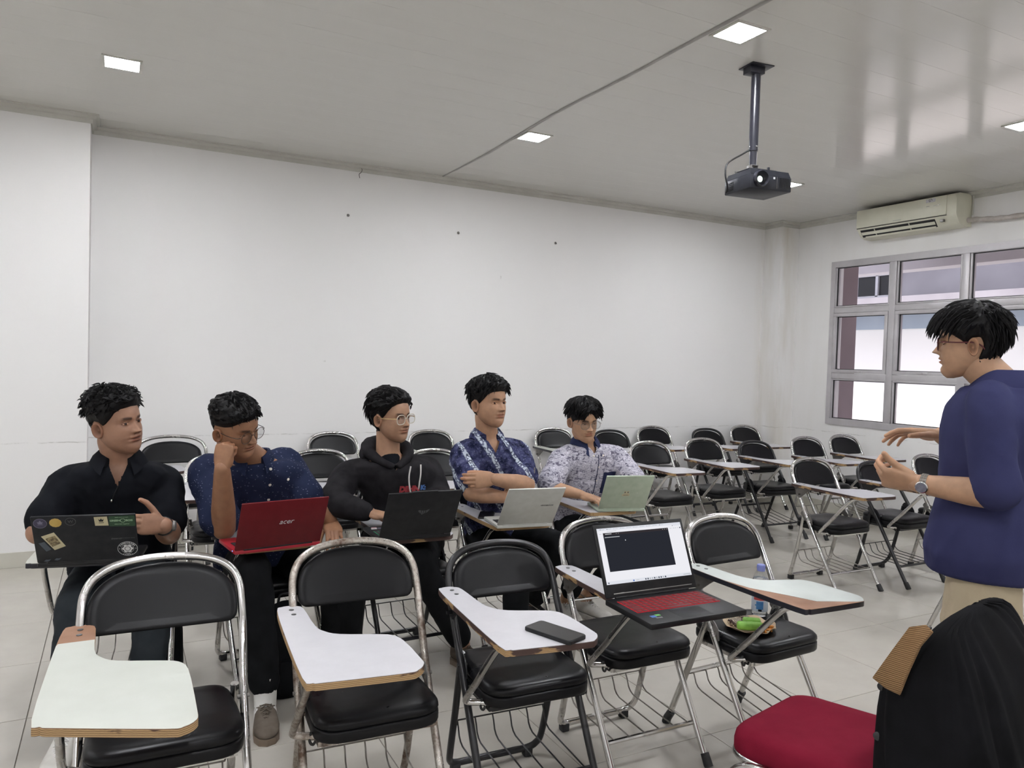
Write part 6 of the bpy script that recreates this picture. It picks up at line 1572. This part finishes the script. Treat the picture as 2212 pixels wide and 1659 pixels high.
def roll(p0, p1, r, label):
    p0, p1 = np.array(p0), np.array(p1); m = (p0+p1)/2; d = nrm(p1-p0); b = MB(); P_ = [p0+(p1-p0)*t for t in (0, 0.03, 0.1, 0.5, 0.9, 0.97, 1)]
    b.tube([q-m for q in P_], [r*0.7, r*0.92, r, r*1.03, r, r*0.92, r*0.7], 18)
    o = obj('green_roll', b, M_GREENR, None, True, 50, m); tag(o, label, 'snack roll', 'green rolls on the plate')
    e = MB(); s = nrm(np.cross(d, [0, 0, 1.0])); u = np.cross(s, d); e.tube([p1-m+d*0.0008+(s*math.cos(a)+u*math.sin(a))*r*(0.15+0.07*a/2) for a in np.linspace(0, 2*PI*1.4, 24)], 0.0012, 5); obj('rolled_end', e, mottled('roll_fold', (0.10, 0.30, 0.03), (0.14, 0.36, 0.05), 60, 0.6), o)
roll(plate_pt(-0.072, -0.010, 0.024), plate_pt(0.005, -0.066, 0.024), 0.0165, 'green snack roll nearer the plate edge'); roll(plate_pt(-0.020, 0.014, 0.024), plate_pt(0.032, -0.024, 0.024), 0.0165, 'green snack roll farther in, nearer the bottle')
rg = np.random.RandomState(4); first = None
for i in range(16):
    x, y = 0.043+0.022*math.cos(i*2.4)*math.sqrt((i % 8)/8+.1), -0.046+0.026*math.sin(i*2.4)*math.sqrt((i % 8)/8+.1); ln = rg.uniform(0.022, 0.04); a = rg.uniform(0, PI); r = 0.0042
    z = 0.0090 if i < 9 else 0.0175
    if i >= 12: x, y, z = -0.022+0.012*(i-12), -0.083+0.004*(i-12), 0.0125
    b = MB(); d = np.array([math.cos(a), math.sin(a), 0.05]); b.tube([-d*ln/2, -d*ln*0.42, d*ln*0.05+np.array([0, 0, 0.0015]), d*ln*0.42, d*ln/2], [r*0.6, r, r*1.1, r, r*0.6], 8)
    tag(obj('snack_stick', b, M_CARROT, None, True, 60, plate_pt(x, y, z)), 'orange snack stick piled beside the green rolls on the plate', 'snack stick', 'orange snack sticks on the plate')
M_MARBLE = principled('chocolate_swirl', (0.1, 0.05, 0.03), 0.5)
def _marb():
    m = M_MARBLE; v = coords(m); wv = N(m, 'ShaderNodeTexWave'); wv.inputs['Scale'].default_value = 55; wv.inputs['Distortion'].default_value = 9; wv.inputs['Detail Scale'].default_value = 1.5; L(m, v, wv.inputs['Vector'])
    r = ramp(m, wv.outputs[0], [(0.55, (0.035, 0.012, 0.008)), (0.72, (0.50, 0.42, 0.30))]); L(m, r.outputs[0], bsdf(m).inputs['Base Color'])
_marb()
for i, (x, y, a) in enumerate(((-0.045, 0.030, 0.2), (-0.012, 0.050, -0.5), (0.022, 0.044, 0.5))):
    b = MB(); o = round_poly([(-0.024, -0.02), (0.024, -0.02), (0.024, 0.02), (-0.024, 0.02)], 0.006, 3); slab(b, o, -0.010, 0.012, 0.004)
    ob = obj('cake_slice', b, M_MARBLE, None, True, 50, plate_pt(x, y, 0.0165)); ob.rotation_euler = (0.3, 0.15, a)
    tag(ob, ('swirled chocolate cake slice at the left of the plate', 'swirled chocolate cake slice in the middle, behind the rolls', 'swirled chocolate cake slice closest to the bottle')[i], 'cake slice', 'marbled cake slices')

# ------------------------------------------------------------------ projector on its ceiling pole
M_PROJ = mottled('projector_shell', (0.018, 0.019, 0.024), (0.028, 0.029, 0.036), 30, 0.4, spec=0.22); M_POLE = mottled('black_pole', (0.012, 0.012, 0.018), (0.022, 0.022, 0.03), 30, 0.28)
PXc, PYc, PZ = 2.881, 2.904, 2.335; prj = empty('projector', (PXc, PYc, PZ), math.radians(-7.5), 'black ceiling projector hanging from a black pole, lens lit', 'projector')
hw, hd, hh = 0.124, 0.106, 0.100
b = MB(); b.rbox((-hw, -hd, 0), (hw, hd, hh*0.72), 0.006); obj('body', b, M_PROJ, prj)
b = MB(); o = [(-hw+0.004, -hd+0.004), (hw-0.004, -hd+0.004), (hw-0.004, hd-0.004), (-hw+0.004, hd-0.004)]; b.rings([[(x, y, hh*0.72) for x, y in o], [(x*0.93, y*0.92, hh) for x, y in o]]); obj('top_cover', b, M_PROJ, prj, True, 30)
def rot_x(mbx, c):    # lathe axis from z to -y
    mbx.v = [(c[0]+p[0], c[1]-p[2], c[2]+p[1]) for p in mbx.v]; return mbx
lc = (-0.068, -hd, 0.048)
b = MB(); b.lathe([(0.040, -0.005), (0.041, 0.012), (0.038, 0.022), (0.036, 0.0225), (0.030, 0.004), (0.018, -0.004)], seg=36); rg_ = obj('lens_ring', rot_x(b, lc), M_POLE, prj)
b = MB(); b.lathe([(0.018, -0.004), (0.014, 0.002), (0.0, 0.004)], seg=28); obj('lens', rot_x(b, lc), emit('projector_lens', (0.85, 1.0, 0.9), 1.6), rg_)
for k in range(9):
    b = MB(); b.box((0.052+0.007*k, -hd-0.0012, 0.016), (0.0555+0.007*k, -hd+0.001, 0.066)); obj('vent_slot', b, M_BLACKP, prj, False)
for k in range(7):
    for j in range(5):
        b = MB(); b.box((-hw-0.0012, 0.030+0.009*k, 0.014+0.009*j), (-hw+0.001, 0.036+0.009*k, 0.019+0.009*j)); obj('vent_slot', b, M_BLACKP, prj, False)
b = MB(); b.box((0.012, -hd-0.0014, 0.056), (0.022, -hd+0.001, 0.066)); obj('badge', b, M_WHITEP, prj, False)
b = MB(); b.box((0.034, -hd-0.0010, 0.010), (0.0352, -hd+0.001, 0.068)); obj('panel_seam', b, M_GREYMETAL, prj, False)
b = MB(); b.rbox((-0.005, -hd*0.8, hh-0.002), (0.006, -hd*0.7, hh+0.018), 0.002); obj('adjuster', b, M_PROJ, prj)
for x, y in ((-0.095, 0.05), (-0.085, -0.05), (0.06, 0.0)):
    b = MB(); b.tube([(x, y, hh-0.006), (x, y, hh+0.012)], 0.006, 10); b.tube([(x, y, hh+0.012), (x, y, hh+0.016)], 0.010, 10); obj('fixing_bolt', b, M_GREYMETAL, prj)
b = MB(); b.rbox((-0.09, -0.055, hh+0.010), (0.07, 0.06, hh+0.014), 0.001); obj('mount_arm', b, M_POLE, prj)
mx_, my_ = 2.905-PXc, 2.968-PYc
a_ = math.radians(7.5); mxl, myl = mx_*math.cos(a_)-my_*math.sin(a_), mx_*math.sin(a_)+my_*math.cos(a_)
b = MB(); b.rbox((mxl-0.022, myl-0.020, hh+0.012), (mxl-0.018, myl+0.020, hh+0.062), 0.001); b.rbox((mxl+0.018, myl-0.020, hh+0.012), (mxl+0.022, myl+0.020, hh+0.062), 0.001); b.tube([(mxl-0.03, myl, hh+0.035), (mxl+0.03, myl, hh+0.035)], 0.005, 8); b.rbox((mxl-0.022, myl-0.02, hh+0.058), (mxl+0.022, myl+0.02, hh+0.062), 0.001); obj('swivel', b, M_GREYMETAL, prj)
pz = ZC-PZ
b = MB(); b.tube([(mxl, myl, hh+0.06), (mxl, myl, hh+0.155)], 0.0195, 18); obj('lower_pole', b, M_POLE, prj)
b = MB(); b.tube([(mxl, myl, hh+0.135), (mxl, myl, pz-0.03)], 0.0235, 20); obj('pole', b, M_POLE, prj)
for dx_, dy_ in ((0.03, 0), (-0.03, 0), (0, -0.03)):
    b = MB(); b.tube([(mxl+dx_*0.6, myl+dy_*0.6, hh+0.155), (mxl+dx_, myl+dy_, hh+0.155)], 0.004, 8); obj('set_screw', b, M_STEEL, prj)
b = MB(); b.rbox((mxl-0.067, myl-0.058, pz-0.006), (mxl+0.067, myl+0.058, pz-0.0005), 0.001); b.rbox((mxl-0.058, myl-0.032, pz-0.04), (mxl+0.030, myl+0.032, pz-0.004), 0.002); obj('ceiling_plate', b, M_POLE, prj)
b = MB(); b.tube(catmull([(mxl-0.015, myl, hh+0.145), (mxl-0.06, myl+0.01, hh+0.115), (mxl-0.145, myl+0.01, hh+0.06), (mxl-0.165, myl, hh+0.0), (mxl-0.15, myl, 0.04), (-hw+0.0, 0.09, 0.012)], 6), 0.0045, 8); obj('cable', b, M_BLACKP, prj)

# ------------------------------------------------------------------ air conditioner on the window wall
M_ACP = mottled('aged_white_plastic', (0.66, 0.645, 0.52), (0.72, 0.705, 0.58), 8, 0.4); M_ACD = mottled('louver_dark', (0.012, 0.012, 0.012), (0.025, 0.025, 0.025), 20, 0.6)
ac = empty('air_conditioner', (XR, 4.51, 2.705), 0, 'aged white wall air conditioner above the window', 'air conditioner')
def acprof(y): return [(0, y, 0.0), (-0.10, y, 0.0), (-0.165, y, 0.022), (-0.205, y, 0.075), (-0.215, y, 0.10), (-0.215, y, 0.24), (-0.20, y, 0.268), (-0.17, y, 0.275), (0, y, 0.275)]
b = MB(); b.rings([acprof(-0.485), acprof(-0.475), acprof(0.475), acprof(0.485)]); obj('housing', b, M_ACP, ac, True, 35)
b = MB(); b.rbox((-0.224, -0.40, 0.098), (-0.212, 0.487, 0.262), 0.004); fp = obj('front_panel', b, M_ACP, ac)
b = MB(); b.box((-0.2165, -0.40, 0.090), (-0.2135, 0.487, 0.096)); obj('panel_gap', b, M_ACD, ac, False)
def on_slope(y0, y1, t0, t1, lift, th_, mat, name):
    p0, p1 = np.array((-0.165, 0.022)), np.array((-0.205, 0.075)); d = p1-p0; n = nrm((-d[1], d[0])); n = -n if n[0] > 0 else n
    q = [p0+d*t0+n*lift, p0+d*t1+n*lift, p0+d*t1+n*(lift-th_), p0+d*t0+n*(lift-th_)]; bb = MB(); bb.rings([[(a[0], y0, a[1]) for a in q], [(a[0], y1, a[1]) for a in q]]); return obj(name, bb, mat, ac, False)
on_slope(-0.29, 0.455, -0.15, 1.02, 0.001, 0.004, M_ACD, 'air_outlet')
fl_ = on_slope(-0.285, 0.445, 0.28, 0.72, 0.010, 0.003, M_ACP, 'louver'); on_slope(-0.28, 0.42, -0.22, 0.02, 0.009, 0.003, M_ACP, 'louver')
for y in (-0.05, 0.30): on_slope(y, y+0.006, 0.0, 1.0, 0.008, 0.01, M_ACP, 'vane')
b = MB(); b.box((-0.2252, -0.30, 0.222), (-0.2238, -0.215, 0.252)); obj('sticker', b, M_LAM, fp, False)
b = MB(); b.tube([(-0.2258, -0.257+0.014*math.cos(a), 0.238+0.012*math.sin(a)) for a in np.linspace(-1.2, 3.4, 16)], 0.0028, 6); obj('sticker_mark', b, M_GREYMETAL, fp)
b = MB(); b.ell((-0.2256, -0.257, 0.234), (0.001, 0.005, 0.005), 10, 6); obj('sticker_mark', b, M_GREYMETAL, fp)
b = MB(); b.rbox((-0.2262, -0.345, 0.186), (-0.2238, -0.285, 0.190), 0.0005); b.rbox((-0.2262, -0.25, 0.188), (-0.2238, -0.22, 0.192), 0.0005); obj('chrome_accent', b, M_STEEL, fp)
b = MB(); b.box((-0.2255, 0.02, 0.112), (-0.2238, 0.10, 0.118)); obj('badge', b, M_TRIM, fp, False)
b = MB(); b.box((-0.2165, -0.375, 0.040), (-0.19, -0.345, 0.062)); obj('display_window', b, M_GREYMETAL, ac, False)
b = MB(); b.tube(catmull([(-0.05, -0.48, 0.055), (-0.05, -0.56, 0.05), (-0.045, -0.70, 0.035), (-0.05, -0.85, 0.028), (-0.045, -1.1, 0.03), (-0.045, -1.6, 0.02), (-0.045, -2.6, 0.02)], 5), [0.021+0.003*math.sin(i*1.7) for i in range(31)], 10); obj('insulated_pipe', b, mottled('pipe_tape', (0.42, 0.38, 0.34), (0.54, 0.50, 0.46), 25, 0.7), ac)
b = MB(); b.tube([(-0.012, -0.50, 0.27), (-0.012, -0.50, 0.10)], 0.006, 8); obj('side_cable', b, M_TRIM, ac)

# ------------------------------------------------------------------ red chair with the dark jacket
RA = math.radians(13.7); M_RED = fabric('crimson_upholstery', (0.16, 0.008, 0.022), (0.20, 0.012, 0.030), 8, 0.85)
rc = empty('red_chair', (1.735, 1.385, 0), RA+PI, 'red upholstered chair with chrome legs, jacket over its back', 'chair')
# local: front is -y
b = MB(); o = round_poly([(-0.20, -0.215), (0.20, -0.215), (0.205, 0.19), (-0.205, 0.19)], 0.085, 8); c_ = np.mean(o, axis=0)
def ins2(d): return [c_+(np.array(p)-c_)*(1-d/np.linalg.norm(np.array(p)-c_)) for p in o]
b.rings([[(p[0], p[1], z+0.010*math.sin(p[1]*8)) for p in ins2(d)] for d, z in [(0.02, 0.405), (0.006, 0.41), (0.0, 0.42), (0.0, 0.445), (0.004, 0.462), (0.016, 0.475), (0.04, 0.482), (0.09, 0.486), (0.15, 0.487)]]); obj('seat', b, M_RED, rc, True, 60)
b = MB(); b.tube([(x*0.97, y*0.97, 0.398) for x, y in o], 0.0115, 10, True); obj('seat_ring', b, M_CHROME, rc)
for sx in (-1, 1):
    b = MB(); b.tube(catmull([(sx*0.232, -0.215, 0.0), (sx*0.228, -0.20, 0.20), (sx*0.222, -0.185, 0.33), (sx*0.216, -0.15, 0.385), (sx*0.212, -0.08, 0.402), (sx*0.212, 0.02, 0.402), (sx*0.216, 0.09, 0.385), (sx*0.222, 0.135, 0.33), (sx*0.228, 0.19, 0.15), (sx*0.232, 0.235, 0.0)], 5), 0.0118, 10); lg = obj('leg_frame', b, M_CHROME, rc)
    for y in (-0.215, 0.235): b = MB(); b.tube([(sx*0.232, y, 0.0), (sx*0.2315, y, 0.035)], [0.016, 0.0145], 12); obj('foot_cap', b, M_RUBBER, lg)
    b = MB(); b.tube(catmull([(sx*0.195, 0.10, 0.40), (sx*0.20, 0.18, 0.405), (sx*0.20, 0.225, 0.45), (sx*0.195, 0.26, 0.62), (sx*0.17, 0.29, 0.80)], 5), 0.0118, 10); obj('back_post', b, M_CHROME, rc)
b = MB(); o2 = []
for q in range(25): an = PI*q/24; o2.append((0.21*math.cos(an), 0.70+0.165*math.sin(an)**0.8))
o2 = [(0.20, 0.54), (0.21, 0.6)]+o2+[(-0.21, 0.6), (-0.20, 0.54)]; cc = np.array([0, 0.68])
b.rings([[(cc[0]+(p[0]-cc[0])*k, 0.235+(p[1]-0.55)*0.19+t, cc[1]+(p[1]-cc[1])*k) for p in o2] for k, t in ((0.85, -0.018), (0.97, -0.014), (1, 0.0), (0.97, 0.014), (0.85, 0.018))]); obj('backrest', b, M_RED, rc, True, 60)
# jacket: a tent of cloth over the backrest
M_JACKET = fabric('black_jacket_cloth', (0.0055, 0.0055, 0.006), (0.009, 0.009, 0.0105), 12, 0.9); M_CORDUROY = principled('brown_corduroy', (0.24, 0.135, 0.055), 0.9)
def _cdr():
    m = M_CORDUROY; v = coords(m); wv = N(m, 'ShaderNodeTexWave', bands_direction='Z'); wv.inputs['Scale'].default_value = 75; L(m, v, wv.inputs['Vector'])
    r = ramp(m, wv.outputs[0], [(0.2, (0.16, 0.085, 0.035)), (0.7, (0.29, 0.17, 0.075))]); L(m, r.outputs[0], bsdf(m).inputs['Base Color']); bump(m, wv.outputs[0], 0.5, 0.004)
_cdr()
jk = empty('jacket', (1.735, 1.385, 0), RA+PI, 'black jacket with brown corduroy collar draped over the red chair', 'jacket')
# sections by height: front reach (-y), back reach (+y), half width
sec = [(0.30, 0.165, 0.56, 0.256), (0.42, 0.165, 0.525, 0.256), (0.50, 0.168, 0.50, 0.254), (0.58, 0.168, 0.475, 0.252), (0.66, 0.170, 0.452, 0.250), (0.735, 0.178, 0.430, 0.247), (0.775, 0.205, 0.415, 0.243), (0.815, 0.240, 0.395, 0.236), (0.85, 0.266, 0.375, 0.226), (0.878, 0.288, 0.355, 0.205), (0.895, 0.303, 0.342, 0.165), (0.906, 0.315, 0.332, 0.08)]
zs = np.linspace(0.30, 0.906, 46); S_ = np.array(sec); rings = []
for z in zs:
    f, bk, hw_ = [np.interp(z, S_[:, 0], S_[:, i]) for i in (1, 2, 3)]; ring = []
    dn = np.clip((0.88-z)/0.35, 0, 1)
    for k in range(96):
        t = 2*PI*k/96; ct, st = math.cos(t), math.sin(t); p = 0.62
        x = hw_*math.copysign(abs(ct)**p, ct); y = (f+bk)/2+(bk-f)/2*math.copysign(abs(st)**p, st)
        fold = 0.011*dn*math.sin(7*t+2.0*math.sin(2*t)+z*3)+0.006*dn*math.sin(13*t+1.0+z*5)+0.003*math.sin(23*t+z*9)
        ring.append((x*(1+fold*2.4), y+fold*(0.5+abs(st)), z+0.012*math.sin(5*t)*(z < 0.31)))
    rings.append(ring)
b = MB(); b.rings(rings, False, True); jb = obj('jacket_body', b, M_JACKET, jk, True, 80); jt = bvh_of(jb)
def jl(p):   # world to the jacket's own frame
    q = np.array(p)-np.array([1.735, 1.385, 0]); a = -(RA+PI); return np.array([q[0]*math.cos(a)-q[1]*math.sin(a), q[0]*math.sin(a)+q[1]*math.cos(a), q[2]])
col = [(0.259, 0.201, 0.757), (0.263, 0.232, 0.745), (0.262, 0.262, 0.740), (0.256, 0.278, 0.800), (0.243, 0.294, 0.856), (0.225, 0.311, 0.889), (0.225, 0.296, 0.900), (0.240, 0.269, 0.891), (0.252, 0.236, 0.826)]
JC = [(-x, y, z) for x, y, z in col] if False else col
b = MB(); cc = np.mean(JC, axis=0); rr_ = [np.array(p) for p in JC]
fine = [q for i in range(len(rr_)) for q in (rr_[i], 0.5*(rr_[i]+rr_[(i+1) % len(rr_)]))]; n_ = np.array([0.93, -0.1, 0.36])
b.rings([[tuple(cc+(p-cc)*k+n_*t) for p in fine] for k, t in ((0.4, -0.004), (0.97, -0.004), (1.0, 0.0), (0.97, 0.005), (0.4, 0.008))]); obj('collar', b, M_CORDUROY, jk, True, 60)
for z in (0.715, 0.60, 0.45): b = MB(); b.lathe([(0.010, 0), (0.010, 0.003), (0.007, 0.0045), (0, 0.0042)], seg=14); hx = jt.ray_cast(Vector((0.6, 0.192, z)), Vector((-1, 0, 0)))[0]; b.v = [(hx[0]-0.0005+q[2], 0.192+q[0], z+q[1]) for q in b.v]; obj('snap_button', b, M_RUBBER, jk)

# ------------------------------------------------------------------ bags on the floor, wall plugs, stray wire
def backpack(x, y, rz, label, hgt=0.40, wd=0.26):
    r = empty('backpack', (x, y, 0), rz, label, 'bag'); b = MB(); rings = []
    for z, k, d in ((0.0, 0.9, 0.075), (0.012, 1.0, 0.085), (0.12, 1.02, 0.095), (0.26, 0.98, 0.085), (0.34, 0.9, 0.068), (0.385, 0.7, 0.045), (0.40, 0.35, 0.02)):
        rings.append([(wd/2*k*math.copysign(abs(math.cos(t))**0.6, math.cos(t)), d*math.copysign(abs(math.sin(t))**0.6, math.sin(t)), z*hgt/0.4) for t in np.linspace(0, 2*PI, 28, endpoint=False)])
    b.rings(rings); obj('bag_body', b, M_BLACKPANTS, r, True, 60)
    b = MB(); b.rbox((-wd*0.36, -0.115, 0.03), (wd*0.36, -0.085, hgt*0.45), 0.012); obj('front_pocket', b, M_BLACKPANTS, r)
    b = MB(); b.tube(catmull([(-0.03, 0.03, hgt*0.97), (-0.02, 0.03, hgt*1.06), (0.02, 0.03, hgt*1.06), (0.03, 0.03, hgt*0.97)], 5), 0.006, 8); obj('handle', b, M_BLACKP, r)
    for sx in (-1, 1): b = MB(); b.tube(catmull([(sx*0.05, 0.06, hgt*0.95), (sx*0.075, 0.12, hgt*0.75), (sx*0.085, 0.125, hgt*0.4), (sx*0.09, 0.085, hgt*0.1)], 5), 0.014, 8, sx=0.3); obj('shoulder_strap', b, M_BLACKP, r)
backpack(0.655, 3.30, 0.1, 'black backpack on the floor beside the brown sneaker', 0.39, 0.16)
backpack(0.165, 3.56, -0.1, 'black backpack on the floor under the leftmost man board', 0.36, 0.20)
for i, (x, z) in enumerate(((1.641, 2.586), (2.614, 2.544), (3.596, 2.550))):
    b = MB(); b.lathe([(0.012, 0), (0.011, 0.004), (0.006, 0.006), (0.004, 0.02), (0, 0.021)], seg=10); b.v = [(x+q[0], YB-q[2], z+q[1]-q[2]*0.4) for q in b.v]
    b.v = [(p[0]-x, p[1]-YB, p[2]-z) for p in b.v]
    tag(obj('wall_plug', b, M_GREYMETAL, None, True, 50, (x, YB, z)), ('dark wall plug high on the back wall, leftmost of three', 'dark wall plug high on the back wall, middle of three', 'dark wall plug high on the back wall, rightmost of three')[i], 'wall plug', 'plugs in the back wall')
b = MB(); b.tube(catmull([(0, 0, 0.03), (0.004, -0.03, 0.01), (-0.006, -0.035, -0.015), (-0.02, -0.03, -0.03), (-0.015, -0.03, -0.06)], 5), 0.003, 6); tag(obj('loose_wire', b, M_GREYMETAL, None, True, 50, (1.735, YB-0.005, 2.95)), 'short loose wire hanging from the cornice of the back wall', 'wire')

# crumpled grey bag on the seat behind the two leftmost men
b = MB(); b.ell((0, 0, 0.075), (0.085, 0.06, 0.075), 26, 18); A = np.array(b.v); d_ = A-np.array([0, 0, 0.075]); nn_ = d_/np.linalg.norm(d_, axis=1)[:, None]
A = A+nn_*(ripple(A, 9, 55, 0.010)+ripple(A, 4, 110, 0.005))[:, None]; A[:, 2] = np.maximum(A[:, 2], 0.0); b.v = [tuple(q) for q in A]
gb = empty('soft_bag', (0.515, 4.60, 0.4535), 0.3, 'crumpled grey bag on the chair seat between the two leftmost men', 'bag'); obj('bag_body', b, fabric('grey_nylon', (0.10, 0.10, 0.105), (0.16, 0.16, 0.17), 25), gb, True, 80)
b = MB(); b.tube(catmull([(-0.05, -0.02, 0.12), (-0.06, -0.07, 0.10), (-0.02, -0.085, 0.04), (0.03, -0.08, 0.02), (0.06, -0.05, 0.06)], 6), 0.006, 8, sx=0.4); obj('strap', b, M_BLACKPANTS, gb)
